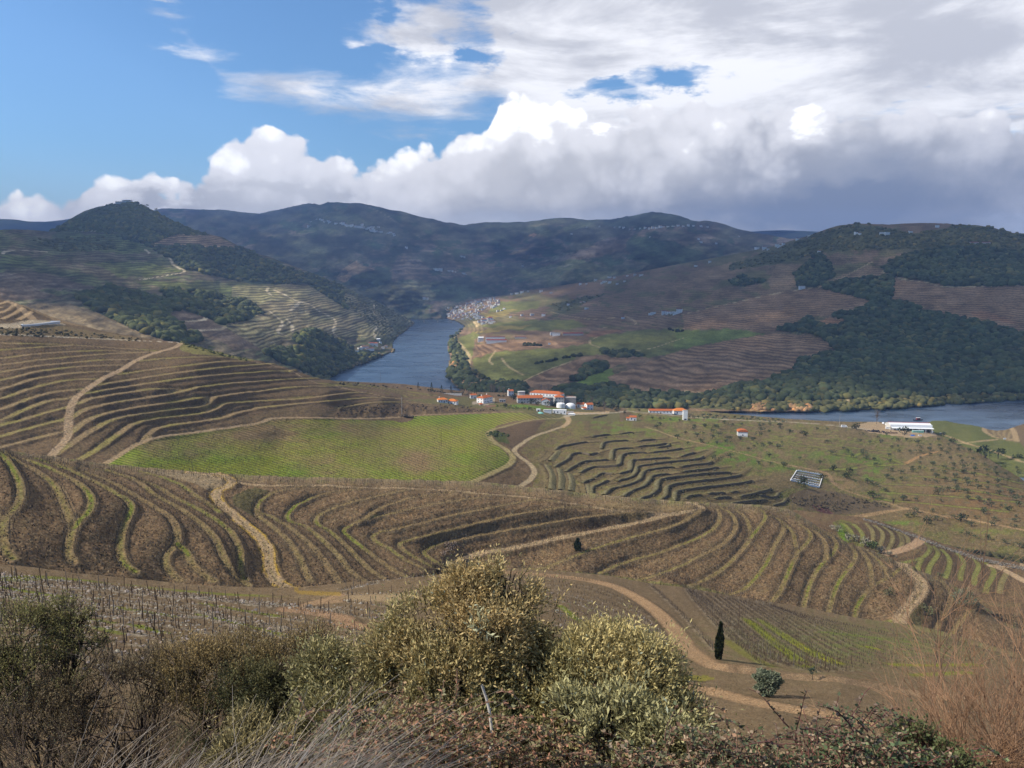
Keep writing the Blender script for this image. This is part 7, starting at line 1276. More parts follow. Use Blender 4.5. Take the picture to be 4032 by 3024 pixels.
 x,y,z=ground(L5,3516,1992);r=empty('bare_tree',(x,y,z),1);r.scale=(1.0,)*3;tag(r,'leafless mauve tree where the two lanes meet','bare tree');link(bpy.data.objects.new('branches',btd),r)
 big=olive_mesh(31,4.8,8.5,1500,(0.210,0.232,0.143),(0.083,0.102,0.057),.62,True)
 x,y,z=ground(L7,3795,2385);tree('evergreen_tree','large round evergreen casting a shadow on the right spur',(x,y,z-.3),big,trunk_mesh(8.5,.4,3),1.0,0,'tree')
 x,y,z=ground(L7,2274,2168);tree('young_tree','single dark young conifer below the track on the central hill',(x,y,z-.3),cypress_mesh(6.0,1.6,9,420,(0.075,0.090,0.045),(0.030,0.042,0.022)),trunk_mesh(5,.14,6),1.0,0,'tree')
 x,y,z=ground(L6,3429,2168);tree('evergreen_tree','upright green tree in the gap between the two spurs',(x,y,z-.5),olive_mesh(41,3.6,7.5,260,(0.090,0.120,0.045),(0.045,0.060,0.027),1.1),trunk_mesh(7,.22,8),1.0,1,'tree')
 for k,(px,py,sc,lb)in enumerate([(3296,2092,1.5,'silvery bare bush at the head of the green gully'),(3362,2132,1.8,'silvery thicket in the gully left of the upright tree'),(3405,2150,1.6,'grey bush left of the upright tree'),(3470,2178,1.3,'grey shrub right of the upright tree'),(3505,2190,1.0,'smallest grey shrub at the bend of the dirt track')]):
  x,y,z=ground(L6,px,py);tree('shrub',lb,(x,y,z-.6),olive_mesh(50+k,2.3,3.4,160,(0.330,0.300,0.225),(0.135,0.128,0.083),.7),tr[0],sc,k,'shrub')
 for k,(px,py,sc,lb)in enumerate([(3500,2345,1.5,'low bush on the bank left of the winding track'),(3640,2420,1.9,'greenish bush on the bank right of the winding track'),(3700,2270,1.0,'small bright bush between the spurs'),(1780,2160,1.5,'pale shrub at the bottom of the central gully'),(1745,2185,.9,'small pale shrub in the central gully')]):
  x,y,z=ground(L7,px,py);tree('shrub',lb,(x,y,z-.3),olive_mesh(60+k,2.0,2.2,200,(0.180,0.173,0.090)if k<3 else(0.390,0.300,0.240),(0.075,0.083,0.042)if k<3 else(0.180,0.135,0.105),.5),tr[1],sc,k,'shrub')
 x,y,z=ground(L8,2828,2597);r=empty('cypress_tree',(x,y,z-.1));tag(r,'slim dark cypress standing alone by the track on the near slope','cypress');V=cypress_mesh(8.1,.72,5,2600);link(bpy.data.objects.new('crown',V),r)
 b=MB();b.cyl(0,0,-.3,.6,.12,.1,MATS['wood'],7);b.build('trunk',r);r.rotation_euler.y=.035
 x,y,z=ground(L8,3022,2742);tree('olive_tree','round silvery olive tree beside the lower track on the near slope',(x,y,z-.1),olive_mesh(71,2.0,4.1,5000,(0.232,0.247,0.158),(0.075,0.093,0.054),.34,True),trunk_mesh(3.9,.16,4,.25),1.0,0,'olive tree')
 x,y,z=ground(L8,3200,2672);tree('sapling','small dark sapling leaning over the vine rows right of the round olive',(x,y,z),olive_mesh(72,.8,3.4,60,(0.045,0.075,0.053),(0.030,0.045,0.030),.5),trunk_mesh(4.2,.08,5,.5),.8,0,'sapling')
 x,y,z=ground(L8,2667,2674);r=empty('bare_tree',(x,y,z));r.scale=(.34,)*3;tag(r,'small leafless shrub by the track below the near vine rows','bare shrub');link(bpy.data.objects.new('branches',bare_tree_mesh(10,11,(0.255,0.180,0.143),120,.4)),r)
 for(layer,poly,n,nm,lb,sz,c1,c2,sd)in[(L5,cE((1560,430),(1700,470),(1900,515),(2100,565),(2230,600),(2100,590),(1900,555),(1600,470)),90,'crest_bushes','yellow green bushes along the crest of the brown hill',1.5,(.16,.15,.055),(.06,.065,.03),1),(L5,cE((0,300),(500,330),(900,370),(1250,405),(1200,425),(700,400),(300,385),(0,370)),130,'bank_bushes','rough bushes on the bank above the brown terraces',1.3,(.12,.10,.05),(.05,.045,.026),2),(L5,[(3350,2085),(3700,2150),(4032,2200),(4200,2250),(4200,2320),(3700,2200),(3350,2120)],420,'gully_brush','dark brush filling the gully behind the second spur',1.7,(.055,.05,.032),(.028,.028,.018),3),(L5,q1((850,640),(960,600),(1120,640),(1120,664),(900,664)),50,'bank_bushes','green brush on the bank beside the field track',1.4,(.07,.08,.03),(.03,.04,.02),4),(L5,q1((960,320),(1120,320),(1400,350),(1420,385),(1200,370),(980,345)),90,'garden_bushes','yellow green garden bushes below the manor',1.3,(.15,.15,.04),(.05,.07,.025),5),(L5,cG((700,760),(1100,745),(1700,760),(2100,790),(2100,815),(1500,815),(1000,830),(700,850)),240,'bank_bushes','dry brush over the eroded bank above the green field',1.2,(.11,.08,.05),(.05,.038,.026),6),(L5,q2((1140,240),(1640,280),(2212,310),(2212,345),(1640,310),(1140,290)),60,'roadside_bushes','grey green bushes between the river road and the water',1.6,(.11,.12,.07),(.06,.07,.04),7),(L5,k6((640,520),(1000,480),(1400,570),(1000,610),(760,560)),160,'slope_brush','brown brush on the slope above the meeting tracks',1.2,(.10,.08,.05),(.05,.04,.028),8),(L5,[(1330,1505),(1700,1535),(1900,1552),(1880,1566),(1600,1530),(1330,1515)],130,'riverside_bushes','bare brown bushes on the crest above the river',2.0,(.13,.10,.07),(.06,.055,.035),9),(L5,[(1960,1560),(2330,1600),(2440,1612),(2440,1600),(2330,1580),(2000,1548)],120,'riverside_bushes','dark trees behind the estate along the river',3.0,(.07,.07,.04),(.03,.035,.02),10)]:
  q=np.array(poly);rgn=np.random.default_rng(sd);x=rgn.uniform(q[:,0].min(),q[:,0].max(),n*5);y=rgn.uniform(q[:,1].min(),q[:,1].max(),n*5);m=inpoly(x,y,poly);x,y=x[m][:n],y[m][:n];X,Y,Z=layer.pos(x,y);r=sz*rgn.uniform(.4,1.2,len(X));t=rgn.random((len(X),1))
  V,Fq,C=blobs(np.stack([X,Y,Z+r*.3],1),r,np.array([c1])*t+np.array([c2])*(1-t),jit=.4);o=obj_np(nm,V,Fq,MATS['crowns'],cols=C);tag(o,lb,'bushes',kind='stuff')
def vines(L5,L6,L7,L8):
 S_pts,K_pts=[],[]
 for L,lx,ly,lz,w,rd in L7.benches:
  for sd in(-1,1):
   off=sd*(w+.25)
   s=stations(L,lx,ly,lz,off,1.15,.12);s[:,2]+=.0;S_pts.append(s)
   k=stations(L,lx,ly,lz,off,5.2,.05);K_pts.append(np.c_[k,np.full(len(k),1.75)])
   if not rd:s=stations(L,lx,ly,lz,sd*(w+1.3),1.2,.2);s[:,2]-=.12*sd*0;S_pts.append(s)
 rng=np.random.default_rng(3)
 for dy in(2,6,11,17):
  px=np.arange(-200,3980,9.);py=L7.topy(px)+dy+rng.uniform(-.6,.6,len(px));x,y,z=L7.pos(px,py);S_pts.append(np.stack([x,y,z,px,py],1))
  px=np.arange(-200,3980,34.)+rng.uniform(-6,6,123);py=L7.topy(px)+dy;x,y,z=L7.pos(px,py);K_pts.append(np.stack([x,y,z,px,py,np.full(len(px),1.85)],1))
 for L,lx,ly,lz in L5.benches:
  s=stations(L,lx,ly,lz,2.6,1.6,.2);S_pts.append(s);k=stations(L,lx,ly,lz,2.6,9,.1);K_pts.append(np.c_[k,np.full(len(k),1.7)])
 for L,lx,ly,lz in L6.benches:
  s=stations(L,lx,ly,lz,2.0,1.3,.2);S_pts.append(s);s=stations(L,lx,ly,lz,-2.0,1.3,.2);S_pts.append(s)
 fieldp=[(480,1880),(560,1795),(700,1725),(1000,1660),(1150,1652),(1560,1652),(1625,1650),(1900,1632),(2130,1628),(2185,1640),(2020,1652),(1950,1670),(1912,1705),(1935,1750),(1975,1775),(1998,1805),(1985,1828),(1900,1860),(1800,1900),(1500,1960),(700,1960)]
 n=30000;px=rng.uniform(480,2180,n);py=rng.uniform(1628,1905,n);m=inpoly(px,py,fieldp);px,py=px[m],py[m];row=field_rows(px,py);py=py+(np.round(row-.5)+.5-row)*9.5;x,y,z=L5.pos(px,py);S_pts.append(np.stack([x,y,z,px,py],1)[:11000]);q=np.stack([x,y,z,px,py],1)[11000:12500];K_pts.append(np.c_[q,np.full(len(q),1.8)])
 near_s,near_k=[],[]
 for L,lx,ly,lz,st,dens in L8.rows:
  s=stations(L,lx,ly,lz,0,.95,.10);near_s.append(s);s2=stations(L,lx,ly,lz,.7,1.0,.35);near_s.append(s2)
  k=stations(L,lx,ly,lz,.1,4.4,.05);near_k.append(np.c_[k,rng.uniform(1.5,2.1,len(k))])
 S_all=np.concatenate(S_pts);NS=np.concatenate(near_s);K_all=np.concatenate(K_pts);NK=np.concatenate(near_k)
 def inframe(a):return a[(a[:,3]>-60)&(a[:,3]<4100)&(a[:,4]<3080)]
 S_all,NS,K_all,NK=map(inframe,(S_all,NS,K_all,NK))
 for a,Lr in((NS,L8),(NK,L8)):
  a[:,2]=a[:,2]
 def stumps(a,h,w,name,label,col,bent=True):
  n=len(a);hh=h*rng.uniform(.6,1.25,n);base=a[:,:3].copy();base[:,2]-=.15;l=rng.normal(size=(n,2))*.16*hh[:,None]
  top=base+np.c_[l,hh+.15];an=rng.uniform(0,6.28,n);t=[np.stack([np.cos(an+k*2.094),np.sin(an+k*2.094),np.zeros(n)],1)*(w*rng.uniform(.7,1.3,n))[:,None]for k in range(3)]
  V=np.stack([base+t[0],base+t[1],base+t[2],top+t[0]*.8,top+t[1]*.8,top+t[2]*.8],1).reshape(-1,3);o=(np.arange(n)*6)[:,None,None]
  Fq=(np.array([[0,1,4,3],[1,2,5,4],[2,0,3,5]])[None]+o).reshape(-1,4);Fl=[Fq]
  C=np.repeat(np.array([col])*rng.uniform(.6,1.5,(n,1)),6,0)
  if bent:
   for s in(-1,1):
    d=np.stack([np.cos(an+1.2*s),np.sin(an+1.2*s),np.full(n,.8)],1)*(hh*.45)[:,None];e=top+d;VV=np.stack([top+t[0]*.5,top+t[1]*.5,e,top+t[2]*.5],1).reshape(-1,3);oo=len(V)+(np.arange(n)*4)[:,None,None]
    Fl.append((np.array([[0,1,2,3]])[None]+oo).reshape(-1,4));V=np.concatenate([V,VV]);C=np.concatenate([C,np.repeat(np.array([col])*rng.uniform(.6,1.3,(n,1)),4,0)])
  ob=obj_np(name,V,np.concatenate(Fl),MATS['twigs'],cols=C);tag(ob,label,'vines',kind='stuff');return ob
 stumps(S_all,.62,.075,'vine_stocks','bare pruned vine stocks along the terraces of the hills',(.060,.045,.035))
 stumps(NS,.56,.058,'vine_stocks','bare crooked vine stocks of the nearest rows',(.055,.040,.032))
 stumps(K_all,1.95,.085,'vine_stakes','thin wooden stakes standing among the hill vines',(.10,.08,.06),False)
 NK=NK[np.argsort(NK[:,1])];vis=NK[NK[:,4]<2990];one,rest=vis[:285],vis[285:]
 stumps(rest,1.8,.045,'vine_stakes','wooden stakes of the farther rows on the near slope',(.17,.14,.11),False)
 ms=[]
 for k in range(5):
  b=MB();h=1.75+.12*k;r=.042+.004*k;r*=1.5;b.cyl(0,0,-.35,h,r,r*.85,MATS['grey_wood' if k%2 else 'wood'],6);ms.append(b.mesh('vine_stake'))
 for i,a in enumerate(one):
  o=link(bpy.data.objects.new('vine_stake',ms[i%5]));o.location=a[:3];o.rotation_euler=(rng.normal()*.06,rng.normal()*.06,rng.uniform(0,6));tag(o,('pale grey' if i%5%2 else 'brown')+' vine stake '+('among the left stony rows, ' if a[3]<1400 else 'behind the centre bushes, ' if a[3]<2500 else 'near the cypress, ' if a[3]<3300 else 'near the right edge, ')+('closest to the shrubs' if a[1]<75 else 'half way up' if a[1]<105 else 'towards the brow'),'stake','wooden vine stakes of the near rows')
 st=[]
 for L,lx,ly,lz,s_,dens in L8.rows:
  if s_<.5:continue
  for off in(-.8,-.45,0,.4,.8,1.15):
   q=stations(L,lx,ly,lz,off,.62 if s_>.8 else 1.3,.25);st.append(q)
 st=inframe(np.concatenate(st));st=st[(st[:,1]<210)];n=len(st)
 if n>11000:st=st[rng.permutation(n)[:11000]];n=len(st)
 P=st[:,:3]+rng.normal(size=(n,3))*np.array([.35,.35,.0]);P[:,2]+=.02;r=rng.uniform(.08,.25,n)*(1+(rng.random(n)<.03)*1.2)
 OV=np.array([(1,0,0),(-1,0,0),(0,1,0),(0,-1,0),(0,0,.7),(0,0,-.7)],float);OF=np.array([(0,2,4),(2,1,4),(1,3,4),(3,0,4)])
 V=OV[None]*rng.uniform(.6,1.3,(n,6,1));an=rng.uniform(0,6.28,n);c,s=np.cos(an)[:,None],np.sin(an)[:,None];V=np.stack([V[...,0]*c-V[...,1]*s,V[...,0]*s+V[...,1]*c,V[...,2]],-1)*r[:,None,None]+P[:,None]
 Fq=(OF[None]+(np.arange(n)*6)[:,None,None]).reshape(-1,3);col=np.array([[.30,.255,.205]])*rng.uniform(.45,1.3,(n,1))*(1-.12*rng.random((n,3)))
 o=obj_np('field_stones',V.reshape(-1,3),Fq,MATS['stones'],cols=np.repeat(col,6,0));tag(o,'loose grey schist stones along the near vine rows','stones',kind='stuff')
 px=np.concatenate([np.linspace(3400,4060,420)]*2);py=L6.topy(px)+rng.uniform(0,7,len(px))*(1+(px-3400)/500);x,y,z=L6.pos(px,py);n=len(x);V,Fq,C=blobs(np.stack([x,y,z+.3],1),rng.uniform(.2,.65,n),np.array([[.20,.175,.14]])*rng.uniform(.5,1.25,(n,1)),jit=.35)
 o=obj_np('tumbled_wall',V,Fq,MATS['stones'],cols=C);tag(o,'tumbled pale stone bank along the ridge of the second spur','stones',kind='stuff')
 for(LL,n,f,sz,nm,lb,ca,cb)in[(L7,24000,lambda px,t:L7.topy(px)+t*(2420-L7.topy(px)),.8,'tussocks','dry grass tussocks on the terrace banks',(.22,.165,.095),(.06,.045,.03)),(L5,9000,lambda px,t:np.where(px<1300,L5.topy(px)+40+t*420,1660+t*560),1.0,'rough_grass','rough grass and low weeds over the slopes beyond the terraces',(.17,.165,.07),(.06,.052,.03)),(L8,9000,lambda px,t:L8.topy(px)+2+t**1.5*560,.22,'weeds','weeds and dry grass between the near vine rows',(.20,.17,.085),(.08,.065,.038))]:
  px=rng.uniform(-20,4050,n);t=rng.random(n);py=f(px,t);x,y,z=LL.pos(px,py);P=np.stack([x,y,z-.1*sz],1);D=np.c_[rng.normal(size=(n,2))*.5,np.ones(n)];D/=np.linalg.norm(D,axis=1,keepdims=True)
  tt=rng.random((n,1));col=np.array([ca])*tt+np.array([cb])*(1-tt);V,Fq,C=leaf_quads(P,D,rng.uniform(.5,1.3,n)*sz,rng.uniform(.35,.8,n)*sz,col);o=obj_np(nm,V,Fq,MATS['crowns'],cols=C);tag(o,lb,'grass',kind='stuff')
def world_at(px,py,Y):
 cx,cy,_=ray(px,py);return np.array([cx/cy*Y,Y,-float(slope(py))*Y])
def grow(rg,base,d,length,r,depth,out,tips,col,kids=4,spread=.55,curl=.25,up=.15,taper=.35,segs=5):
 pts=[np.array(base,float)];dd=np.array(d,float);dd/=np.linalg.norm(dd)
 for i in range(segs):
  dd=dd+rg.normal(size=3)*curl*.35+np.array([0,0,up*.3]);dd/=np.linalg.norm(dd);pts.append(pts[-1]+dd*length/segs)
 out.append((pts,r,r*taper,np.array(col)*rg.uniform(.75,1.25)))
 if depth==0:tips.append((pts[-1],dd,pts));return
 for k in range(kids):
  i=rg.integers(1,segs+1)if k else segs;q=rg.normal(size=3);nd=dd+q/np.linalg.norm(q)*spread
  grow(rg,pts[i],nd,length*rg.uniform(.45,.75),r*.55,depth-1,out,tips,col,kids,spread,curl,up,taper,max(3,segs-1))
FB=np.array((3.0,2.75,2.25))
def leafy_shrub(name,label,base,lobes,nspray_,c_top,c_low,seed,leaf=(.044,.0130),per=9,spray=.16,up=.6,inner=(0.05,0.042,0.03),pale=0.0,cat='bush',branches=True):
 rg=np.random.default_rng(seed);r=empty(name,tuple(base));tag(r,label,cat);b0=np.array(base)
 C=np.array([l[:3]for l in lobes]);Rd=np.array([l[3:6]for l in lobes]);wgt=Rd.prod(1)**.66;wgt=wgt/wgt.sum()
 nspray=nspray_;li=rg.choice(len(lobes),nspray,p=wgt);d=rg.normal(size=(nspray,3));d/=np.linalg.norm(d,axis=1,keepdims=True);k=rg.uniform(.45,1.0,(nspray,1))**.6;k=k*(1+.42*fbm(d[:,0]*2.6+li*3,d[:,2]*2.6+d[:,1]*1.3,5,4))[:,None]
 P=C[li]+d*Rd[li]*k;D=d*.7+np.array([0,0,up])+rg.normal(size=(nspray,3))*.4;D/=np.linalg.norm(D,axis=1,keepdims=True)
 gap=fbm(P[:,0]*4.2+seed,P[:,2]*4.2+P[:,1]*2.1,77,3);keep=gap>-.22;li,d,P,D=li[keep],d[keep],P[keep],D[keep];nspray=len(P)
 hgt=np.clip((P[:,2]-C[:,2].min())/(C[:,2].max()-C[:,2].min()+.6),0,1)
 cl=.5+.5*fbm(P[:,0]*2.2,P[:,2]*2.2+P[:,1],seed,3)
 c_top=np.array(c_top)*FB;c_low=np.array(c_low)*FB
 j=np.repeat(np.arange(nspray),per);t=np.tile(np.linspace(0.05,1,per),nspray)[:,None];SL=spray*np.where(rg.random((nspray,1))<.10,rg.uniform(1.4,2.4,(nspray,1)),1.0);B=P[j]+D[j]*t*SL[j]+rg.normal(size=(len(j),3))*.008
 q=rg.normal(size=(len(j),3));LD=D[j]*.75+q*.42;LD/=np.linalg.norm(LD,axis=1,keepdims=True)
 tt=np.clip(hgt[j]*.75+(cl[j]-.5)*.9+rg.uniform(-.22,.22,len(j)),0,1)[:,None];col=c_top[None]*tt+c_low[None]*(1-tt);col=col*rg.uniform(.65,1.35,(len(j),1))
 if pale:m=rg.random(len(j))<pale;col[m]=np.array([.34,.36,.25])*rg.uniform(.8,1.2,(m.sum(),1))
 V,Fq,CC=leaf_quads(B-b0,LD,leaf[0]*rg.uniform(.6,1.3,len(j)),leaf[1]*rg.uniform(.7,1.3,len(j)),col)
 obj_np('foliage',V,Fq,MATS['foliage'],r,cols=CC)
 ps=[]
 if branches:
  for l in range(len(lobes)):
   e=C[l]-b0;m=e*.5+rg.normal(size=3)*.12;ps.append(([np.zeros(3),m*.6+rg.normal(size=3)*.04,m,e],.035,.012,np.array(inner)))
   for i in range(26):
    q=rg.normal(size=3);q/=np.linalg.norm(q);a=m+(e-m)*rg.random();f=e+q*Rd[l]*rg.uniform(.8,1.06);ps.append(([a,(a+f)/2+rg.normal(size=3)*.05,f],.009,.0025,np.array(inner)*rg.uniform(.7,1.5)))
 for i in rg.choice(nspray,min(nspray,1500),replace=False):ps.append(([P[i]-b0-D[i]*.05,P[i]-b0+D[i]*spray],.0035,.0016,np.array(inner)*rg.uniform(.8,2.0)))
 V,Fq,CC=tubes(ps,3);obj_np('branches',V,Fq,MATS['twigs'],r,cols=CC);return r
def twig_shrub(name,label,base,stems,seed,col,kids=4,depth=3,r=.014,leafc=None,nleaf=0,spread=.55,curl=.25,up=.15,leaf=(.03,.012),cat='shrub',finer=0.0):
 """stems: list of (end point, ) spreading from the base"""
 rg=np.random.default_rng(seed);R_=empty(name,tuple(base));tag(R_,label,cat);out,tips=[],[]
 for(d,ln)in stems:grow(rg,rg.normal(size=3)*.08,d,ln,r,depth,out,tips,col,kids,spread,curl,up)
 V,Fq,CC=tubes(out,3);obj_np('branches',V,Fq,MATS['twigs'],R_,cols=CC)
 if nleaf:
  B,D=[],[]
  for tip,dd,pts in tips:
   for k in range(nleaf):
    i=rg.integers(0,len(pts)-1);B.append(pts[i]+(pts[i+1]-pts[i])*rg.random());q=rg.normal(size=3);D.append(dd+q/np.linalg.norm(q)*.9)
  B=np.array(B);D=np.array(D);D/=np.linalg.norm(D,axis=1,keepdims=True);n=len(B);t=rg.random((n,1));colr=np.array([leafc[0]])*t+np.array([leafc[1]])*(1-t)
  V,Fq,CC=leaf_quads(B,D,leaf[0]*rg.uniform(.6,1.3,n),leaf[1]*rg.uniform(.7,1.3,n),colr);obj_np('foliage',V,Fq,MATS['foliage'],R_,cols=CC)
 return R_
def lobe(px,py,Y,rx,ry,rd=None):
 py=py+(15 if px<1300 else 40);q_=.95 if px<1300 else .82;rx*=q_;ry*=q_;p=world_at(px,py,Y);k=Y/F;return(p[0],p[1],p[2],rx*k,(rd or(rx+ry)/2)*k,ry*k)
def base_at(px,Y):
 x=float(ray(px,2500)[0]/ray(px,2500)[1]*Y);return(x,Y,bank_z(x,Y)-.05)
def foreground():
 tan_=(0.240,0.175,0.098);og=(0.105,0.098,0.050);br=(0.185,0.138,0.085);dg=(0.048,0.056,0.030)
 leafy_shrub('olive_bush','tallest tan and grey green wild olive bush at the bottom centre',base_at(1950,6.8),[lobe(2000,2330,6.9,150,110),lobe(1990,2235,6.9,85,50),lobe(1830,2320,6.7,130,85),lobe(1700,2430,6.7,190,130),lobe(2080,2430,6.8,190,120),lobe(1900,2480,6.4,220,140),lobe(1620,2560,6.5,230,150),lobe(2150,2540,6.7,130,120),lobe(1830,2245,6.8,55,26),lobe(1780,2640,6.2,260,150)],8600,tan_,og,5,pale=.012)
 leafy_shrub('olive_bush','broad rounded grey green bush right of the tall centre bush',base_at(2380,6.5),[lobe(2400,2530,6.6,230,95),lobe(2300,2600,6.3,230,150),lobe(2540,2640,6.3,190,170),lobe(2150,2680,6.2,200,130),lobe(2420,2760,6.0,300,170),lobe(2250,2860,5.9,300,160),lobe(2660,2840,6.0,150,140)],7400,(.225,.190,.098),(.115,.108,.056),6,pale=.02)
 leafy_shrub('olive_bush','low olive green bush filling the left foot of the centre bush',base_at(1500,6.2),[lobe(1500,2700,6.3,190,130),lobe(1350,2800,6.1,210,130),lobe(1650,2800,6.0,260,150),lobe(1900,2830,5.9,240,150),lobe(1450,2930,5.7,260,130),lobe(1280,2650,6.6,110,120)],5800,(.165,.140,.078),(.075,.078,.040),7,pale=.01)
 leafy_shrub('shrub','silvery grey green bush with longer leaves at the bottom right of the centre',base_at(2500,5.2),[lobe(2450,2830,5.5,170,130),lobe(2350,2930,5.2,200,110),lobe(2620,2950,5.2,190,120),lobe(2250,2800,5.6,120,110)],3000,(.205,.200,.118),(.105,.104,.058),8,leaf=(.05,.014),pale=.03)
 leafy_shrub('olive_spray','pale silvery leafed spray on the centre bush',tuple(world_at(1870,2500,6.1)),[lobe(1870,2420,6.1,45,40),lobe(1900,2440,6.1,40,35),lobe(1830,2500,6.1,60,80)],75,(.22,.225,.165),(.12,.125,.085),9,leaf=(.062,.016),branches=False)
 p=[world_at(1897,2697,5.0),world_at(1915,2750,5.0),world_at(1927,2800,4.95),world_at(1937,2880,4.9),world_at(1932,2950,4.85),world_at(1920,3060,4.8)];V,Fq,C=tubes([(p,.010,.013,(.42,.38,.32))],6);o=obj_np('dead_stick',V,Fq,MATS['twigs'],cols=C);tag(o,'pale bleached dead stick standing in front of the centre bush','stick')
 rg=np.random.default_rng(12)
 def brambles(name,label,spots,ncane,seed,lc,cc=(.13,.055,.045),nl=7,Y0=5.0,ln=(.14,.36),leafs=(.034,.022)):
  rg=np.random.default_rng(seed);ps,B,D=[],[],[];R_=empty(name,tuple(world_at(spots[0][0],spots[0][1],Y0)));tag(R_,label,'bramble');b0=np.array(R_.location)
  for i in range(ncane):
   s=spots[rg.integers(len(spots))];a=world_at(s[0]+rg.normal()*s[2],s[1]+rg.normal()*s[3],Y0+rg.uniform(-.6,.9))-b0;d=np.array([rg.normal(),rg.normal()*.4,rg.uniform(.3,1.2)]);d/=np.linalg.norm(d);L_=rg.uniform(*ln);pts=[a]
   for k in range(6):d=d+np.array([0,0,-.16])+rg.normal(size=3)*.12;d/=np.linalg.norm(d);pts.append(pts[-1]+d*L_/6)
   ps.append((pts,.0050,.0025,np.array(cc)*rg.uniform(.6,1.6)))
   for k in range(nl*3):q=rg.integers(0,6);B.append(pts[q]+(pts[q+1]-pts[q])*rg.random());z=rg.normal(size=3);z[2]=abs(z[2])*.5;D.append(z/np.linalg.norm(z))
  V,Fq,C=tubes(ps,3);tag(obj_np('canes',V,Fq,MATS['twigs'],R_,cols=C),kind='stuff');B=np.array(B);D=np.array(D);n=len(B);t=rg.random(n);col=1.9*np.array(lc)[rg.integers(0,len(lc),n)]*rg.uniform(.6,1.35,(n,1));V,Fq,C=leaf_quads(B,D,leafs[0]*rg.uniform(.5,1.3,n),leafs[1]*rg.uniform(.6,1.3,n),col);obj_np('foliage',V,Fq,MATS['foliage'],R_,cols=C)
 brambles('bramble','dark green bramble thicket at the bottom edge right of centre',[(3230,3030,150,30),(3000,3050,150,30),(3430,2990,120,40),(3300,3050,150,30)],330,1,[(.055,.075,.032),(.04,.055,.028),(.085,.10,.045),(.15,.11,.065),(.19,.14,.09)])
 brambles('bramble','reddish bramble canes with sparse leaves at the bottom right of the olive bushes',[(2740,2990,110,45),(2880,3040,120,35),(2650,3040,150,35)],260,2,[(.09,.085,.045),(.15,.085,.05),(.06,.07,.035),(.19,.14,.09)],cc=(.19,.11,.08),nl=9)
 brambles('bramble','rusty leaved bramble in front of the centre bush',[(1850,2950,200,50),(1600,2980,180,40),(2080,2980,140,40),(1750,2860,160,50),(1450,2960,130,50)],420,3,[(.165,.105,.055),(.20,.10,.06),(.11,.095,.045),(.13,.12,.06)],cc=(.20,.12,.085),leafs=(.034,.018),nl=10)
 brambles('bramble','dark bramble arching before the grey rows at the bottom right',[(3180,2920,80,25),(3300,2890,80,25),(3420,2860,60,30)],45,4,[(.05,.06,.03),(.10,.07,.05)],cc=(.11,.05,.045),ln=(.18,.4))
 def fan(n,spr,up,lo,hi,rg):return[(np.array([rg.normal()*spr,rg.normal()*spr*.6,up]),rg.uniform(lo,hi))for _ in range(n)]
 twig_shrub('thorn_shrub','dark leafless thorny shrub at the left edge',base_at(170,6.3),fan(9,.55,1,.75,1.15,rg),21,(.15,.11,.08),kids=5,depth=3,r=.014,leafc=((.11,.115,.05),(.07,.06,.035)),nleaf=3,spread=.7,curl=.35,leaf=(.022,.009))
 twig_shrub('thorn_shrub','dark leafless thorny shrub second from the left',base_at(430,6.6),fan(9,.6,1,.75,1.2,rg),22,(.16,.115,.085),kids=5,depth=3,r=.013,leafc=((.12,.10,.055),(.07,.05,.035)),nleaf=2,spread=.7,curl=.35,leaf=(.02,.008))
 twig_shrub('thorn_shrub','bare brown shrub with crossing stems left of the dark green bush',base_at(640,6.9),fan(8,.6,1,.7,1.15,rg),23,(.20,.145,.10),kids=5,depth=3,r=.011,leafc=((.14,.11,.06),(.08,.06,.04)),nleaf=2,spread=.65,curl=.3,leaf=(.02,.008))
 leafy_shrub('shrub','mossy green shrub top at the left edge of the picture',base_at(120,7.4),[lobe(60,2480,7.4,190,110),lobe(270,2400,7.6,110,55),lobe(330,2480,7.5,130,70),lobe(100,2640,7.2,260,120),lobe(-60,2560,7.3,150,150)],3600,(.135,.130,.052),(.065,.064,.030),24,leaf=(.026,.010),spray=.12,per=8,inner=(.05,.04,.03))
 leafy_shrub('shrub','brown tangled shrub behind the thorny stems at the left',base_at(420,7.3),[lobe(330,2700,7.2,260,140),lobe(560,2720,7.2,220,150),lobe(150,2820,6.8,260,120),lobe(450,2870,6.6,300,110),lobe(640,2620,7.6,150,80)],4000,(.135,.108,.066),(.072,.060,.038),25,leaf=(.026,.007),spray=.13,per=8,inner=(.06,.045,.035))
 leafy_shrub('shrub','olive brown feathery shrub between the thorny stems and the centre bush',base_at(900,7.2),[lobe(760,2600,7.4,150,80),lobe(950,2560,7.6,170,60),lobe(850,2680,7.2,230,110),lobe(1120,2600,7.4,150,75),lobe(1230,2520,7.7,90,50)],4000,(.170,.125,.062),(.085,.070,.036),26,leaf=(.028,.007),spray=.14,per=8)
 leafy_shrub('shrub','dense dark green shrub left of the centre bush',base_at(1050,6.8),[lobe(1000,2740,6.9,190,130),lobe(1130,2700,6.9,160,120),lobe(1180,2820,6.6,170,120),lobe(960,2870,6.5,220,110),lobe(1080,2950,6.2,220,90)],4400,(.085,.075,.034),(.034,.036,.018),27,leaf=(.028,.011),spray=.12,per=9,inner=(.04,.035,.025))
 leafy_shrub('shrub','yellowish spiky shrub at the bottom left of the centre bush',base_at(1000,5.6),[lobe(980,2900,5.9,90,100),lobe(1080,2960,5.6,110,80),lobe(920,2980,5.5,110,60)],900,(.20,.175,.095),(.10,.09,.05),28,leaf=(.045,.009),spray=.13,per=8,up=1.2)
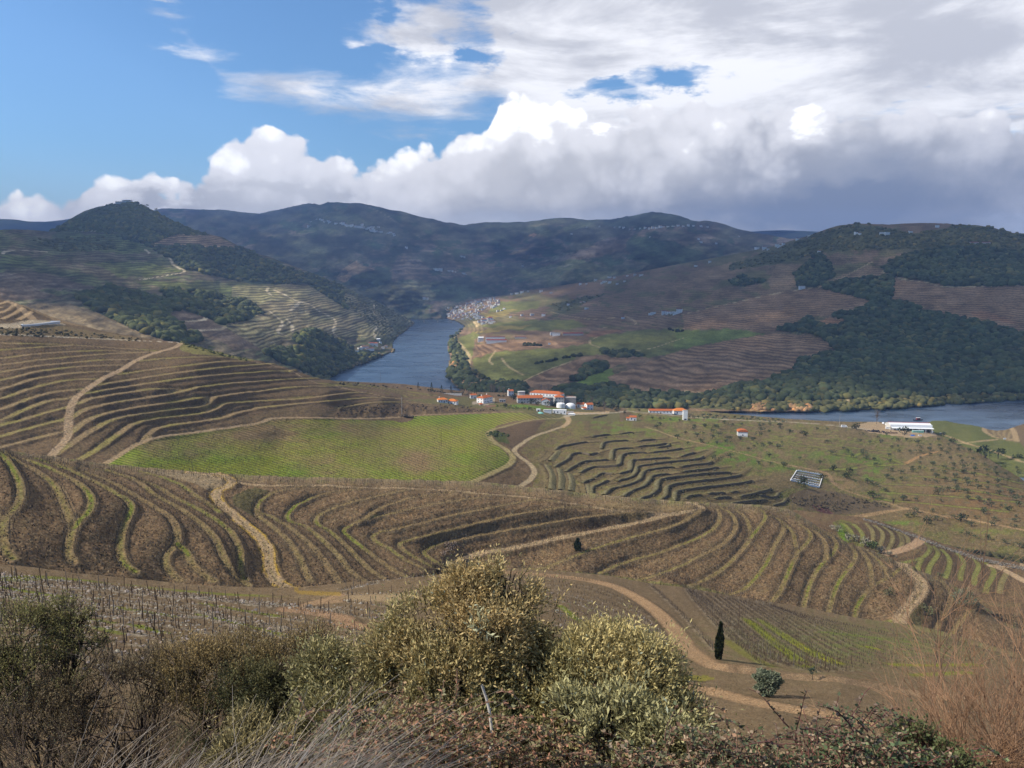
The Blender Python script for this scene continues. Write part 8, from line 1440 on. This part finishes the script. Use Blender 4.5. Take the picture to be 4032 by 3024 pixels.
 twig_shrub('broom','green rush stemmed broom in front of the left shrubs',base_at(560,5.8),fan(42,.42,1,.55,.95,rg),29,(.125,.125,.060),kids=3,depth=1,r=.0045,spread=.35,curl=.15)
 twig_shrub('tamarisk','tall rusty brown tamarisk filling the right edge',base_at(4020,6.3),fan(24,.30,1.1,1.0,1.55,rg),41,(.34,.20,.115),kids=6,depth=3,r=.0125,spread=.50,curl=.40,up=.10)
 twig_shrub('tamarisk','rusty brown tamarisk just left of the tall one at the right edge',base_at(3760,6.2),fan(20,.42,1,.55,.95,rg),42,(.34,.21,.125),kids=6,depth=3,r=.0105,spread=.52,curl=.40,up=.08)
 twig_shrub('tamarisk','small tamarisk brush below the round olive tree',base_at(3440,6.2),fan(12,.30,1,.5,.8,rg),43,(.30,.18,.11),kids=6,depth=2,r=.009,spread=.5,curl=.35,up=.06)
 twig_shrub('bare_sapling','slender leafless sapling standing before the winding track',base_at(3640,8.0),[(np.array([.02,0,1]),2.3),(np.array([-.25,0,1]),1.1),(np.array([.3,0,1]),1.2)],44,(.20,.13,.09),kids=7,depth=2,r=.014,spread=.45,curl=.12,up=.35)
 leafy_shrub('shrub','green bramble covered mound under the tamarisks',base_at(3640,5.9),[lobe(3600,2900,6.0,110,70),lobe(3560,2990,5.6,160,60),lobe(3700,2980,5.7,120,60)],1400,(.075,.085,.035),(.035,.045,.022),45,leaf=(.032,.018),spray=.12,per=8,inner=(.10,.05,.04))
 n=10000;px=rg.uniform(-250,1350,n);Yb=rg.uniform(2.9,4.9,n);lean=rg.normal(.62,.35,n)
 keep=rg.random(n)<np.interp(px,[-250,700,1100,1500],[1,1,.65,.12]);px,Yb,lean=px[keep],Yb[keep],lean[keep];n=len(px)
 x=(px-CX)/F*Yb*1.02;z=np.array([bank_z(a,b)for a,b in zip(x,Yb)]);ln=rg.uniform(.55,1.15,n)*(.75+.5*vnoise(px/120,Yb*2,3));segs=6
 pts=np.zeros((n,segs+1,3));pts[:,0]=np.stack([x,Yb,z],1);d=np.stack([lean*.8,rg.normal(size=n)*.25,np.ones(n)],1);d/=np.linalg.norm(d,axis=1,keepdims=True);bend=np.stack([rg.uniform(.05,.30,n),rg.normal(size=n)*.06,-rg.uniform(.06,.26,n)],1)
 for k in range(segs):pts[:,k+1]=pts[:,k]+d*(ln/segs)[:,None];d=d+bend;d/=np.linalg.norm(d,axis=1,keepdims=True)
 w=rg.uniform(.0016,.0034,n);sd=np.cross(pts[:,1]-pts[:,0],np.array([0,1.0,.2]));sd/=np.linalg.norm(sd,axis=1,keepdims=True);ww=w[:,None]*np.linspace(1,.25,segs+1)[None]
 A=pts+sd[:,None]*ww[...,None];B=pts-sd[:,None]*ww[...,None];V=np.stack([A,B],2).reshape(-1,3);base=(np.arange(n)*(segs+1)*2)[:,None]+(np.arange(segs)*2)[None];Fq=np.stack([base,base+1,base+3,base+2],-1).reshape(-1,4)
 t=rg.random((n,1));col=np.array([[.62,.52,.40]])*t+np.array([[.36,.27,.19]])*(1-t);o=obj_np('dry_grass',V,Fq,MATS['blades'],cols=np.repeat(col,(segs+1)*2,0));tag(o,'bleached dry grass leaning to the right at the bottom left','dry grass',kind='stuff')
import time as _t
_t0=_t.time()
L1=far_ridges();L2,F2,S2=left_hills();L3,F3,S3=right_valley();L5=estate_slope();K5=green_knoll();L6=second_spur();L7=terraced_hills();L8=near_slope();near_bank();water_and_base()
print('terrain',_t.time()-_t0)
woods(L2,F2,S2,L3,F3,S3,L1);buildings(L1,L2,L3,L5,K5,L7);poles(L5,L7,L8,L3);terrace_walls(L5);trees(L5,L6,L7,L8,L3,L2)
print('things',_t.time()-_t0)
vines(L5,L6,L7,L8);print('vines',_t.time()-_t0);foreground();print('foreground',_t.time()-_t0)
shade_cloud();air()
bpy.context.view_layer.update()
_c={}
for _o in bpy.data.objects:
 if _o.type=='MESH':_c[_o.data.name]=len(_o.data.polygons)
print('faces',sum(_c.values()),sorted(_c.items(),key=lambda q:-q[1])[:28])
